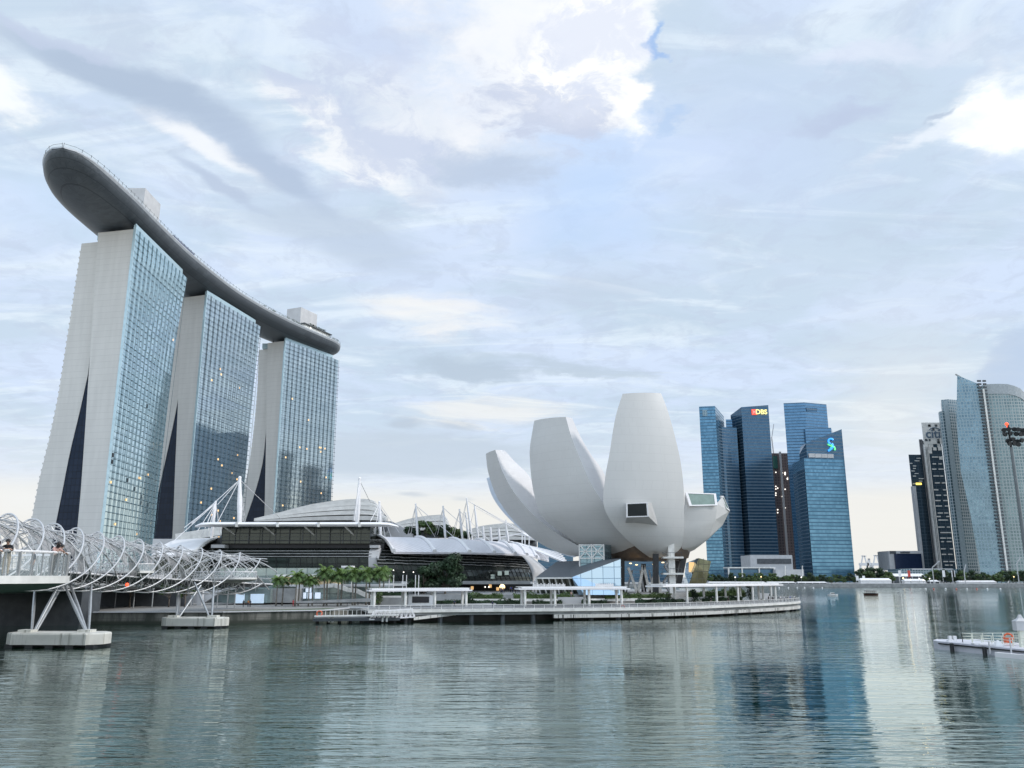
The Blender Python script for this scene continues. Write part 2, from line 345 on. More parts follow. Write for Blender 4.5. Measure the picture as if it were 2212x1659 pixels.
# ------------------------------------------------------------------ mesh helper
def tag(o, label=None, cat=None, group=None, kind=None):
    if label: o['label'] = label
    if cat: o['category'] = cat
    if group: o['group'] = group
    if kind: o['kind'] = kind
    return o
def wloc(o):
    p = V((0, 0, 0))
    while o is not None: p += V(o.location); o = o.parent
    return p
def thing(name, loc, label, cat, group=None, kind=None):
    o = bpy.data.objects.new(name, None); COL.objects.link(o); o.location = loc; o.empty_display_size = .5
    return tag(o, label, cat, group, kind)
class MB:
    def __init__(s): s.v = []; s.f = []; s.mi = []
    def add(s, pts, faces, mi=0):
        k = len(s.v); s.v += [V(p) for p in pts]
        for f in faces: s.f.append([i + k for i in f]); s.mi.append(mi)
        return s
    def poly(s, *pts, mi=0): return s.add(pts, [list(range(len(pts)))], mi)
    def box(s, a, b, mi=0):
        x0, y0, z0 = a; x1, y1, z1 = b
        return s.add([(x0, y0, z0), (x1, y0, z0), (x1, y1, z0), (x0, y1, z0), (x0, y0, z1), (x1, y0, z1), (x1, y1, z1), (x0, y1, z1)],
                     [[0, 3, 2, 1], [4, 5, 6, 7], [0, 1, 5, 4], [1, 2, 6, 5], [2, 3, 7, 6], [3, 0, 4, 7]], mi)
    def obox(s, c, ax, ay, az, mi=0):          # centre and three half-axes
        c, ax, ay, az = V(c), V(ax), V(ay), V(az)
        P_ = [c + ax * i + ay * j + az * k for k in (-1, 1) for i, j in ((-1, -1), (1, -1), (1, 1), (-1, 1))]
        return s.add(P_, [[0, 3, 2, 1], [4, 5, 6, 7], [0, 1, 5, 4], [1, 2, 6, 5], [2, 3, 7, 6], [3, 0, 4, 7]], mi)
    def beam(s, p, q, w, h=None, up=(0, 0, 1), mi=0):
        p, q = V(p), V(q); d = q - p
        if d.length < 1e-6: return s
        t = d.normalized(); u = V(up); n = t.cross(u)
        if n.length < 1e-3: n = t.cross(V((1, 0, 0)))
        n.normalize(); b = n.cross(t); h = h or w
        return s.obox((p + q) / 2, d / 2, n * w / 2, b * h / 2, mi)
    def tube(s, pts, r, n=6, cap=True, mi=0):
        pts = [V(p) for p in pts]; rr = r if isinstance(r, (list, tuple)) else [r] * len(pts)
        rows = []; pn = None
        for i, p in enumerate(pts):
            t = (pts[min(i + 1, len(pts) - 1)] - pts[max(i - 1, 0)])
            t = t.normalized() if t.length > 1e-9 else V((0, 0, 1))
            if pn is None: pn = t.cross(V((0, 0, 1))); pn = pn if pn.length > 1e-3 else V((1, 0, 0))
            pn = (pn - t * pn.dot(t)).normalized(); b = t.cross(pn)
            rows.append([p + (pn * math.cos(2 * math.pi * k / n) + b * math.sin(2 * math.pi * k / n)) * rr[i] for k in range(n)])
        return s.loft(rows, closed=True, cap=cap, mi=mi)
    def loft(s, rows, closed=False, cap=False, mi=0):
        n = len(rows[0]); k = len(s.v)
        for r in rows: s.v += [V(p) for p in r]
        m = n if closed else n - 1
        for i in range(len(rows) - 1):
            for j in range(m):
                s.f.append([k + i * n + j, k + i * n + (j + 1) % n, k + (i + 1) * n + (j + 1) % n, k + (i + 1) * n + j]); s.mi.append(mi)
        if cap:
            s.f.append([k + j for j in range(n)][::-1]); s.mi.append(mi)
            s.f.append([k + (len(rows) - 1) * n + j for j in range(n)]); s.mi.append(mi)
        return s
    def prism(s, poly, z0, z1, mi=0):
        lo = [V((p[0], p[1], z0 if not callable(z0) else z0(p))) for p in poly]; hi = [V((p[0], p[1], z1 if not callable(z1) else z1(p))) for p in poly]
        return s.loft([lo, hi], closed=True, cap=True, mi=mi)
    def sphere(s, c, r, n=8, m=5, sz=1.0, mi=0):
        c = V(c); rows = []
        for i in range(m + 1):
            a = math.pi * i / m; rows.append([c + V((math.sin(a) * math.cos(2 * math.pi * j / n) * r, math.sin(a) * math.sin(2 * math.pi * j / n) * r, -math.cos(a) * r * sz)) for j in range(n)])
        return s.loft(rows, closed=True, mi=mi)
    def build(s, name, mats, parent=None, smooth=False, fix=True, uvmode=None, origin=None):
        me = bpy.data.meshes.new(name); off = wloc(parent) if parent else V((0, 0, 0))
        o = bpy.data.objects.new(name, me); COL.objects.link(o)
        if parent: o.parent = parent
        if origin is not None: o.location = V(origin) - off; off = V(origin)
        me.from_pydata([tuple(p - off) for p in s.v], [], s.f)
        if not isinstance(mats, (list, tuple)): mats = [mats]
        for m in mats: me.materials.append(m)
        if len(mats) > 1: me.polygons.foreach_set('material_index', s.mi)
        bm = bmesh.new(); bm.from_mesh(me)
        if fix: bmesh.ops.recalc_face_normals(bm, faces=bm.faces)
        uvl = bm.loops.layers.uv.new('UVMap')
        for f in bm.faces:
            n = f.normal
            if abs(n.z) < .8 or uvmode == 'wall':
                t = V((-n.y, n.x, 0)); t = t.normalized() if t.length > 1e-4 else V((1, 0, 0))
                for l in f.loops:
                    p = l.vert.co + off; l[uvl].uv = (p.dot(t), p.z)
            else:
                for l in f.loops:
                    p = l.vert.co + off; l[uvl].uv = (p.x, p.y)
        if smooth:
            for f in bm.faces: f.smooth = True
            if smooth != True:
                for e in bm.edges:
                    if len(e.link_faces) == 2 and e.calc_face_angle(0) > smooth: e.smooth = False
        bm.to_mesh(me); bm.free()
        return o
def copy_tree(o, parent=None):
    c = o.copy(); COL.objects.link(c)
    if parent: c.parent = parent
    for ch in [x for x in bpy.data.objects if x.parent == o]: copy_tree(ch, c)
    return c
CHILDREN = {}
def dup(root, loc, rz=0, sc=1, label=None, group=None):
    if root.name not in CHILDREN:
        CHILDREN[root.name] = [(c, [g for g in bpy.data.objects if g.parent == c]) for c in bpy.data.objects if c.parent == root]
    r = root.copy(); COL.objects.link(r); r.location = loc; r.rotation_euler = (0, 0, rz); r.scale = (sc, sc, sc) if not isinstance(sc, tuple) else sc
    if label: r['label'] = label
    if group: r['group'] = group
    for c, gs in CHILDREN[root.name]:
        cc = c.copy(); COL.objects.link(cc); cc.parent = r
        for g in gs: gg = g.copy(); COL.objects.link(gg); gg.parent = cc
    return r
def cat_curve(pts, n):
    """Catmull-Rom resample of points (any dimension as tuples) to n samples by chord length"""
    P_ = [V(p) for p in pts]
    d = [0]
    for a, b in zip(P_, P_[1:]): d.append(d[-1] + (b - a).length)
    out = []
    for i in range(n):
        x = d[-1] * i / (n - 1); k = 0
        while k < len(d) - 2 and d[k + 1] < x: k += 1
        t = (x - d[k]) / max(1e-9, d[k + 1] - d[k])
        p1, p2 = P_[k], P_[k + 1]; p0 = P_[k - 1] if k > 0 else p1 * 2 - p2; p3 = P_[k + 2] if k + 2 < len(P_) else p2 * 2 - p1
        out.append(.5 * ((2 * p1) + (p2 - p0) * t + (2 * p0 - 5 * p1 + 4 * p2 - p3) * t * t + (3 * p1 - p0 - 3 * p2 + p3) * t ** 3))
    return out
def text_mesh(name, s, size, mats, parent, center, xdir, ydir, depth=.15, bold=0.0):
    c = bpy.data.curves.new(name, 'FONT'); c.body = s; c.size = size; c.extrude = depth / 2; c.align_x = 'CENTER'; c.align_y = 'CENTER'; c.offset = bold
    tmp = bpy.data.objects.new(name, c); COL.objects.link(tmp); bpy.context.view_layer.update()
    me = bpy.data.meshes.new_from_object(tmp.evaluated_get(bpy.context.evaluated_depsgraph_get()))
    bpy.data.objects.remove(tmp)
    x = V(xdir).normalized(); y = V(ydir).normalized(); z = x.cross(y)
    off = wloc(parent)
    for v_ in me.vertices: v_.co = V(center) + x * v_.co.x + y * v_.co.y + z * v_.co.z - off
    me.materials.clear(); me.materials.append(mats)
    o = bpy.data.objects.new(name, me); COL.objects.link(o); o.parent = parent
    return o

# ================================================================== SETTING
w = MB().poly((-3000, -60, 0), (3000, -60, 0), (3000, 3000, 0), (-3000, 3000, 0))
tag(w.build('water', water_mat()), kind='structure')
bed = MB().poly((-3200, -100, -6), (3200, -100, -6), (3200, 9000, -6), (-3200, 9000, -6))
tag(bed.build('bay_bed', m_soil), kind='structure')
# far shore, out to the horizon
far = MB().prism([(-60, 776), (200, 776), (420, 774), (900, 770), (2600, 700), (4500, 9000), (-4500, 9000), (-4500, 900), (-300, 900)], -1, 3.4)
tag(far.build('far_ground', [m_grey]), kind='structure')
# near bank: seawall, promenade, museum plaza
bank = [(-700, 176), (-86, 176.5), (-60, 178), (-41, 187), (-38, 200), (0, 205), (30, 212), (50, 226), (62, 243), (70, 262), (66, 330), (40, 420), (10, 600), (-60, 790), (-300, 902), (-700, 902)]
tag(MB().prism(bank, -1, 2.3).build('promenade_ground', [m_seawall, m_pave]), kind='structure')
pg = MB(); pg.add([(p[0], p[1], 2.304) for p in bank], [list(range(len(bank)))]); tag(pg.build('promenade_paving', m_pave), kind='structure')
plaza = [(-37, 230), (4, 230), (25, 233), (44, 241.5), (52, 249), (64, 262), (66, 280), (58, 330), (-30, 330)]
tag(MB().prism(plaza, 2.2, 4.9).build('plaza_ground', m_grey), kind='structure')

# ================================================================== HOTEL TOWERS + SKY DECK
def lerp(a, b, t): return a + (b - a) * t
def prof(tab, z):
    for (z0, v0), (z1, v1) in zip(tab, tab[1:]):
        if z <= z1: return lerp(v0, v1, max(0, (z - z0) / (z1 - z0)))
    return tab[-1][1]
litrng = random.Random(5)
m_finB = mat('slate_blue_mullions', (.085, .13, .16), .35, metal=.5, var=.1)
m_brk = mat('dark_teal_brackets', (.03, .06, .08), .4, metal=.3, var=.1)
def hotel_tower(label, P0, P1, e0, ww, ei, eo, ztop, mglass, lits, e1=None, tw=4.0):
    """P0,P1 near and far corners of the glass face; e0 outward (away from the glass) direction at the near end;
    ww: width of the west slab by height, ei/eo: inner and outer offset of the splayed east slab"""
    P0, P1, e0 = V((*P0, 0)), V((*P1, 0)), V((*e0, 0)).normalized()
    tdir = (P1 - P0).normalized(); e1 = V((-tdir.y, tdir.x, 0)) if e1 is None else V((*e1, 0)).normalized()
    nrm = V((tdir.y, -tdir.x, 0)); L = (P1 - P0).length
    root = thing('hotel_tower', P0 + V((0, 0, 2.3)), label, 'hotel tower', 'hotel towers carrying the sky deck')
    Z = [2.3 + (ztop - 2.3) * i / 20 for i in range(21)]
    def sh(z): return V((-tw * (1 - min(1, z / ztop) ** (4 if tw > 4 else 3)), 0, 0))      # the far end twists inwards towards the ground
    m = MB(); rows = [[P0 + V((0, 0, z)), P1 + sh(z) + V((0, 0, z)), P1 + sh(z) + e1 * prof(ww, z) + V((0, 0, z)), P0 + e0 * prof(ww, z) + V((0, 0, z))] for z in Z]
    m.loft(rows, closed=True, cap=True); m.build('west_slab', m_end, root)
    zt2 = ztop - 3.5
    Z2 = [2.3 + (zt2 - 2.3) * i / 20 for i in range(21)]
    m = MB(); sb = 4.0; ei = [(z, d + 1.9) for z, d in ei]; eo = [(z, d + 2.1) for z, d in eo]
    q0, q1 = P0 + tdir * sb, P1 - tdir * .6
    m.loft([[q0 + e0 * (prof(ei, z)) + V((0, 0, z)), q1 + e1 * prof(ei, z) + V((0, 0, z)), q1 + e1 * prof(eo, z) + V((0, 0, z)), q0 + e0 * prof(eo, z) + V((0, 0, z))] for z in Z2], closed=True, cap=True)
    m.build('east_slab', m_end, root)
    # serrated balcony edge on the splayed outer side
    m = MB()
    for k in range(54):
        z = 5 + k * 3.45
        if z > zt2 - 2: break
        a = q0 + e0 * (prof(eo, z) - .2) + V((0, 0, z)); b = q1 + e1 * (prof(eo, z) - .2) + V((0, 0, z))
        m.beam(a + (a - b).normalized() * -.3, b, 1.6, .9)
    m.build('balcony_edge', m_end, root)
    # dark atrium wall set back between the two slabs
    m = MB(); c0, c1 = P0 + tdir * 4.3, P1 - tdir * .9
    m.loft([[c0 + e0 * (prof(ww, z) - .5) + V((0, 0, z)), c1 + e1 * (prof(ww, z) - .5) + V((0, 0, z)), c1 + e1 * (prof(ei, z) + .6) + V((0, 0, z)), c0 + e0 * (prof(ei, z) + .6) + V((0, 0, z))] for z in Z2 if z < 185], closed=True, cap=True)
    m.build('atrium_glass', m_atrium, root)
    # glass curtain wall, running past the far end and above the roof
    g0 = P0 + nrm * .35 + tdir * .5; g1 = P1 + nrm * .35 + tdir * (2.5 if tw > 4 else .6)
    m = MB(); th = nrm * -.3
    m.loft([[a + V((0, 0, z)) for a in (g0, g1 + sh(z), g1 + sh(z) + th, g0 + th)] for z in [2.3 + (ztop - 1.5) * k / 12 for k in range(13)]], closed=True, cap=True)
    m.build('curtain_wall', mglass, root)
    m = MB()
    nb = 13; bw = (L + 1) / nb; nf = 55; fh = (ztop - 6) / nf
    for i in range(nb + 1):
        for dd in (-.55, .55):
            a = g0 + tdir * (i * bw + dd * (0 if i in (0, nb) else 1)) + nrm * .12
            m.beam(a + sh(3) * i / nb + V((0, 0, 3)), a + V((0, 0, ztop + (1.2 if i % 2 else .4))), .12, .16, up=nrm)
    for k in range(nf + 1):
        z = 4 + k * fh
        m.beam(g0 + nrm * .10 + V((0, 0, z)), g1 + sh(z) + nrm * .10 + V((0, 0, z)), .17, .14, up=(0, 0, 1))
    for i in range(nb + 1):
        for k in range(nf):
            q = g0 + tdir * (i * bw) + sh(4 + k * fh) * i / nb + nrm * .3 + V((0, 0, 4 + k * fh)); m.obox(q, tdir * .95, nrm * .09, V((0, 0, .15)), mi=1)
    m.build('mullion_grid', [m_fin if mglass is m_A else m_finB, m_brk], root)
    m = MB(); a = g0 - tdir * .7 + nrm * .1
    m.beam(a + V((0, 0, 3)), a + V((0, 0, ztop + 2.2)), .6, 1.3, up=nrm)
    m.build('corner_fin', m_fin_lt, root)
    # pale band of crown glazing standing above the slab roof
    m = MB(); a, b = g0 + V((0, 0, ztop + .8)), g1 + V((0, 0, ztop + .8)) - tdir * 8
    m.loft([[p, p + th, p + th + V((0, 0, 2.6)), p + V((0, 0, 2.6))] for p in (a, b)], closed=True, cap=True)
    m.build('crown_screen', m_fin_lt, root)
    m = MB(); a = P0 + e0 * 21 + tdir * 3
    m.box(a + V((-2.5, -1, zt2)), a + V((2.5, 3, zt2 + 4.2))); m.build('roof_glass_box', m_fin_lt, root)
    # struts up to the deck
    for k in range(7):
        for s in (3, 17):
            p = P0 + tdir * (6 + k * (L - 12) / 6) + e0 * s
            m = MB(); m.tube([p + V((0, 0, ztop - .2)), p + e0 * (1 if s < 9 else -1) * 2.2 + V((0, 0, ztop + 7))], .55, 6); m.build('deck_strut', m_dkgrey, root)
    # lit rooms
    wme = None
    for k in range(lits):
        i = litrng.choice([1, 2, 6, 7, 9, 10, 11, 5, 4]) if lits > 12 else litrng.randrange(nb)
        z = 4 + fh * litrng.randrange(2, 45) + .5
        p = g0 + tdir * (i * bw + bw * litrng.choice((.28, .62))) + sh(z) * i / nb + nrm * .06 + V((0, 0, z))
        if wme is None:
            m = MB(); m.obox(p + V((0, 0, fh * .28)), tdir * .65, nrm * .05, V((0, 0, .6)))
            o = m.build('lit_window', m_warm, root, origin=p); wme = o
        else:
            o = wme.copy(); COL.objects.link(o); o.parent = root; o.location = p - wloc(root)
    if tw > 4:                                             # a few open dark panes on the nearest slab
        for i, fl in ((0, 19), (0, 18), (4, 16), (6, 15), (8, 14), (8, 13), (10, 13), (10, 12), (7, 29)):
            z = 4 + fh * fl + .4; p = g0 + tdir * (i * bw + bw * .45) + sh(z) * i / nb + nrm * .06 + V((0, 0, z + 1.2))
            m = MB(); m.obox(p, tdir * .9, nrm * .05, V((0, 0, 1.1))); m.build('open_window', m_black, root)
    return root
WW = [(2, 12.9), (51, 14.3), (82, 16), (106, 17.5), (121, 18.3), (160, 20.6), (194, 22.6)]
EI = [(2, 30), (35, 27.4), (51, 25.9), (72, 24.2), (93, 21.2), (114, 18.8), (140, 19), (194, 20)]
EO = [(2, 44), (39, 41.8), (58, 40.5), (80, 37.4), (102, 35.3), (160, 33.4), (194, 32.6)]
ZT = 192.5
hotel_tower('nearest hotel slab with pale teal gridded glass, under the overhanging tip of the sky deck', (-204, 417), (-205.5, 492), (-.975, .22), WW, EI, EO, ZT, m_A, 9, tw=5.3)
hotel_tower('middle hotel slab whose glass mirrors a big dark skyline, between two sister slabs', (-204, 524), (-190, 598), (-.945, .33), [(2, 8.5), (37, 9.3), (77, 12), (114, 14.2), (141, 15.9), (194, 19.7)], [(2, 33), (64, 24.5), (88, 20.7), (109, 17.5), (126, 15.5), (194, 17)], [(2, 46), (64, 38), (88, 35), (109, 33), (194, 31)], ZT, m_B, 26, tw=3.4)
hotel_tower('farthest hotel slab under the rounded blunt end of the sky deck', (-181, 635), (-152, 698), (-.93, .38), [(2, 8), (55, 8.4), (117, 12), (165, 15.5), (194, 16.7)],
            [(2, 42), (30, 34), (52, 27.8), (68, 22.3), (82, 18), (99, 14.6), (130, 13.6), (194, 14.5)], [(2, 53), (30, 45), (52, 38.5), (68, 33.5), (82, 30), (99, 27.3), (130, 25.4), (155, 25), (194, 26.4)], ZT, m_B, 20, tw=.3)

deckroot = thing('sky_deck', (-219, 475, 194), 'long grey boat-shaped roof deck laid across the three hotel slabs', 'sky deck')
CLP = [(-210.5, 353), (-211.5, 357), (-213, 363), (-215.3, 373), (-217.6, 386), (-219, 400), (-219.8, 430), (-219.5, 475), (-217, 512), (-212, 555), (-203.5, 593), (-191.8, 630), (-175, 671), (-164, 695), (-158, 708)]
def hw(s, Lt):
    a = min(1, s / 66); b = min(1, (Lt - s) / 30)
    ta = math.sqrt(max(0, 1 - (1 - a) ** 2)); tb = math.sqrt(max(0, 1 - (1 - b) ** 2))
    return 19.2 * min(ta, tb * (.62 if False else 1))
NS = 150
cl = cat_curve([(x, y, 0) for x, y in CLP], NS)
cum = [0]
for a, b in zip(cl, cl[1:]): cum.append(cum[-1] + (b - a).length)
LT = cum[-1]; ZD = 206.0
hull, rimrows, top = [], [], []
def frame(i):
    t = (cl[min(i + 1, NS - 1)] - cl[max(i - 1, 0)]).normalized(); return cl[i], t, V((t.y, -t.x, 0))
for i in range(NS):
    p, t, n = frame(i); h = max(.25, hw(cum[i], LT)); f = h / 19.2
    dep = 9.2 * (f ** .8)
    row = []
    for k in range(17):
        a = math.pi * k / 16; x = math.cos(a); zz = -abs(math.sin(a)) ** .85
        row.append(p + n * (h * x) + V((0, 0, ZD - 2.2 * min(1, f + .25) + dep * zz)))
    hull.append(row)
    r_ = []
    for sgn in (1, -1):
        r_.append([p + n * sgn * h + V((0, 0, ZD - 2.2 * min(1, f + .25))), p + n * sgn * (h + .5) + V((0, 0, ZD - .9)), p + n * sgn * (h + .1) + V((0, 0, ZD)), p + n * sgn * max(.05, h - 2) + V((0, 0, ZD))])
    rimrows.append(r_)
    top.append([p + n * max(.05, h - 2) + V((0, 0, ZD)), p - n * max(.05, h - 2) + V((0, 0, ZD))])
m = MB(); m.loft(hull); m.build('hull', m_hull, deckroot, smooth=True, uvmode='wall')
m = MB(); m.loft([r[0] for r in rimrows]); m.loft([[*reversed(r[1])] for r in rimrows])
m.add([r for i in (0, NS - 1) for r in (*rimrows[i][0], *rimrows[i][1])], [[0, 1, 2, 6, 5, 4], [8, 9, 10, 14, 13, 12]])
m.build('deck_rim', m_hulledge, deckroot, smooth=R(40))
m = MB(); m.loft(top); m.build('deck_floor', m_pave, deckroot)
m = MB(); gl = MB(); pr = None
for i in range(0, NS):
    p, t, n = frame(i); h = max(.3, hw(cum[i], LT))
    for s in (1, -1):
        q = p + n * s * (h - .1) + V((0, 0, ZD))
        if i % 2 == 0 and cum[i] < 215 or i % 4 == 0: m.tube([q, q + V((0, 0, 1.9)) + n * s * .25], .11, 4)
pts = {s: [frame(i)[0] + frame(i)[2] * s * (max(.3, hw(cum[i], LT)) - .1) + V((0, 0, ZD + 1.5)) for i in range(NS)] for s in (1, -1)}
for s in (1, -1):
    m.tube(pts[s], .08, 4)
    gl.loft([[q - V((0, 0, 1.3)), q] for q in pts[s]])
m.build('guard_rail', m_dkgrey, deckroot); gl.build('glass_guard', m_glass, deckroot, fix=False)
def deck_at(s, off, z=0):
    i = min(range(NS), key=lambda k: abs(cum[k] - s)); p, t, n = frame(i); return p + n * off + V((0, 0, ZD + z)), t, n
def deck_block(s, off, l, wd, h, name, mt, z0=0):
    p, t, n = deck_at(s, off); m = MB(); m.obox(p + V((0, 0, z0 + h / 2)), t * l / 2, n * wd / 2, V((0, 0, h / 2))); return m.build(name, mt, deckroot)
deck_block(86, 9.5, 21, 10, 15.5, 'lift_core', m_ltgrey)
deck_block(316, 4, 22, 14, 19, 'lift_core', m_ltgrey)
deck_block(120, 13.5, 50, 3.0, 2.6, 'pool_terrace', m_hulledge)
deck_block(128, 15.5, 30, 2.0, 1.1, 'pool_canopy', mat('navy_blue_canopy', (.02, .03, .12), .5), 2.6)
deck_block(322, 12.5, 34, 5, 4.2, 'rooftop_restaurant', m_white2)
deck_block(322, 13.0, 38, 7, .7, 'restaurant_roof', m_dkgrey, 4.2)
p, t, n = deck_at(312, 15.3); m = MB(); m.sphere(p + V((0, 0, 3)), .55); m.build('roof_lamp', m_whitelamp, deckroot)
def leaves(mb, c, r, nn, size, rng, squash=.8, shell=.35, lobes=None):
    """leaf-sized quads spread through lobes of a crown"""
    c = V(c)
    for k in range(nn):
        if lobes:
            lc, lr = lobes[k % len(lobes)]
        else: lc, lr = c, r
        d = V((rng.gauss(0, 1), rng.gauss(0, 1), rng.gauss(0, 1))).normalized()
        p = V(lc) + V((d.x, d.y, d.z * squash)) * lr * (shell + (1 - shell) * rng.random() ** .5)
        nv = (d + V((rng.uniform(-.8, .8), rng.uniform(-.8, .8), rng.uniform(-.3, .9)))).normalized()
        a = nv.cross(V((0, 0, 1))); a = a.normalized() if a.length > .05 else V((1, 0, 0)); b = nv.cross(a)
        an = rng.uniform(0, 6.28); a, b = a * math.cos(an) + b * math.sin(an), b * math.cos(an) - a * math.sin(an)
        s = size * rng.uniform(.6, 1.3)
        mb.add([p - a * s, p - b * s * .5, p + a * s, p + b * s * .5], [[0, 1, 2, 3]])
rg = random.Random(11)
m = MB()
for s in range(250, 300, 4):
    if rg.random() < .6:
        p, t, n = deck_at(s, 14 + rg.uniform(-1, 1)); leaves(m, p + V((0, 0, 2.5)), 1.9, 60, .5, rg)
for s in range(312, 352, 3):
    p, t, n = deck_at(s, 14.5); leaves(m, p + V((0, 0, 1.6 + (4.5 if s < 336 else .6))), 1.5, 45, .45, rg)
m.build('roof_garden_foliage', m_leafA, deckroot, fix=False)

# ================================================================== LOTUS MUSEUM
mus = thing('lotus_museum', W(1392, 1283, 262), 'white lotus-shaped museum with tall curved petals raised on dark columns', 'museum')
AX = W(1392, 1283, 268)
def petal(name, Lp, Rp, Ip, bulge, mo=m_petal, mi_=m_petal_in, N=40, thick=None, K=8):
    L = cat_curve([W(*q) for q in Lp], N); R_ = cat_curve([W(*q) for q in Rp], N)
    if Ip: I = cat_curve([W(*q) for q in Ip], N); off = [I[i] - R_[i] for i in range(N)]
    else:
        off = []
        for i in range(N):
            c = (L[i] + R_[i]) / 2; d = V((AX.x - c.x, AX.y - c.y, 0)); d = d.normalized() if d.length > 1 else V((0, 1, 0))
            off.append(d * lerp(2.0, thick, i / (N - 1)) + V((0, 0, 1.2)))
    rows_o, rows_s1, rows_s2, rows_i = [], [], [], []
    for i in range(N):
        out = (L[i] + R_[i]) / 2 - V((AX.x, AX.y, AX.z + 26)); out.z = min(out.z, 0); out = out - (R_[i] - L[i]).normalized() * out.dot((R_[i] - L[i]).normalized()); out.normalize()
        bl = bulge * (R_[i] - L[i]).length
        row = [L[i].lerp(R_[i], k / K) + out * bl * (1 - (2 * k / K - 1) ** 2) for k in range(K + 1)]
        rows_o.append(row)
        LI, RI = L[i] + off[i], R_[i] + off[i]
        rows_s1.append([R_[i], R_[i].lerp(RI, .5), RI]); rows_s2.append([LI, LI.lerp(L[i], .5), L[i]]); rows_i.append([RI, RI.lerp(LI, .5), LI])
    m = MB(); m.loft(rows_o, mi=0); m.loft(rows_s1, mi=1); m.loft(rows_s2, mi=1); m.loft(rows_i, mi=1)
    for i in (0, N - 1): m.poly(*rows_o[i], rows_s1[i][2], rows_s2[i][0], mi=1)
    for f in ():
        pass
    o = m.build(name, [mo, mi_], mus, smooth=R(35))
    bm = bmesh.new(); bm.from_mesh(o.data); bmesh.ops.remove_doubles(bm, verts=bm.verts, dist=.01); bmesh.ops.recalc_face_normals(bm, faces=bm.faces)
    for e in bm.edges:
        e.smooth = not (len(e.link_faces) == 2 and e.calc_face_angle(0) > R(30))
    bm.to_mesh(o.data); bm.free()
    return o
# far-left petal
petal('petal', [(1249, 1202, 262), (1216, 1196.5, 266), (1184.5, 1183.5, 271), (1150, 1162.5, 276), (1115.4, 1131, 281), (1087, 1096, 284), (1068, 1061.7, 286), (1054, 1017.7, 287), (1049.5, 980.5, 287)],
      [(1268, 1192, 256), (1250.5, 1179.5, 258), (1222, 1164, 261), (1194, 1146, 264), (1162.5, 1121, 267), (1131, 1090, 270), (1102.8, 1052, 272), (1082.4, 1011.4, 273), (1070, 972, 274)],
      [(1272, 1180, 262), (1250, 1164, 268), (1225, 1150, 271), (1203, 1138, 274), (1180, 1112, 277), (1160, 1066, 280), (1143, 1028, 282), (1112, 997, 284), (1089.7, 972, 285)], .03)
# pale petal seen edge-on behind it
petal('petal', [(1240, 1204, 290), (1211, 1195.5, 293), (1159.4, 1166, 297), (1118.6, 1138, 300), (1084, 1103, 303), (1062, 1069, 305), (1051, 1033, 306)],
      [(1260, 1196, 288), (1236, 1186, 290), (1190, 1160, 293), (1150, 1130, 296), (1115, 1098, 298), (1092, 1063, 300), (1080, 1033, 301)], None, .02, m_petal_skylit, m_petal_skylit, thick=6)
# front-left petal
petal('petal', [(1330, 1201, 257), (1297.6, 1191, 258), (1250.5, 1176, 258), (1228.5, 1162, 258), (1194, 1137, 259), (1172, 1116.7, 260), (1161, 1096, 260.5), (1150, 1049, 261), (1145, 999, 261), (1145, 964, 261), (1154, 909, 262)],
      [(1404, 1205, 256), (1376, 1182, 252), (1347.8, 1154, 249), (1319.6, 1116, 246.5), (1302.3, 1086, 245), (1275.6, 1043, 245), (1253.6, 992.6, 246), (1234.8, 945.4, 247), (1222, 900.5, 248)],
      [(1404, 1190, 262), (1380, 1165, 264), (1357, 1142, 264), (1335, 1108, 263), (1318, 1070, 262), (1305.4, 1023, 261), (1275.6, 980, 260), (1253.6, 942, 259.5), (1236, 903, 259)], .09)
# tall front petal
petal('petal', [(1412, 1207, 255), (1404, 1204.7, 252), (1376, 1184, 246), (1344.7, 1156, 241), (1316.5, 1121, 238), (1303, 1083.7, 236.5), (1308, 1027, 236), (1316.5, 980, 236), (1329.5, 901.5, 236.5), (1345, 850.5, 237)],
      [(1412, 1206, 255), (1423, 1204.7, 254), (1454.6, 1197, 251), (1472, 1181, 248), (1476.6, 1152.8, 245), (1478, 1105.7, 243), (1476.6, 1052, 242), (1470.4, 999, 241.5), (1457.8, 942, 241), (1442, 885.7, 241), (1428, 849.6, 241)],
      None, .075, thick=15)
# two low right petals ending in skylights
petal('petal', [(1420, 1207, 258), (1462, 1190, 256), (1473.5, 1184, 254), (1476, 1153, 251), (1478, 1120, 250), (1479.8, 1100, 249.5), (1483, 1091, 249.5)],
      [(1480, 1197.5, 262), (1505, 1184, 259), (1530, 1162, 256), (1541, 1135, 254), (1545.7, 1121, 253.5), (1548.5, 1103, 253), (1549.5, 1090, 253)],
      None, .08, thick=20)
petal('petal', [(1470, 1199, 270), (1503, 1186, 268), (1528, 1163, 264), (1541, 1135, 261), (1546, 1119, 260), (1549, 1102, 259.5), (1550.5, 1088, 259)],
      [(1490, 1196, 275), (1520, 1178, 274), (1540, 1158, 272), (1561.4, 1134, 270), (1570, 1119, 269), (1576, 1106, 268)], None, .05, thick=16) if False else None
m = MB()   # far right petal: outer shell with a bright chamfer below its skylight
A_ = [W(1548, 1088, 256), W(1561, 1072, 262), W(1576, 1104, 266), W(1561.4, 1134, 268), W(1530, 1165, 268), W(1500, 1188, 268), W(1470, 1200, 268), W(1505, 1184, 262), W(1531, 1161, 258.5), W(1545, 1123, 256.5)]
ctr = W(1540, 1100, 275)
m.add(A_ + [ctr], [[i, (i + 1) % 10, 10] for i in range(10)] + [[0, 1, 2], [0, 2, 9], [9, 2, 3], [9, 3, 8], [8, 3, 4], [8, 4, 7], [7, 4, 5], [7, 5, 6]])
m.build('petal', m_petal, mus)
m = MB()   # chamfered skylight hood of the near low petal
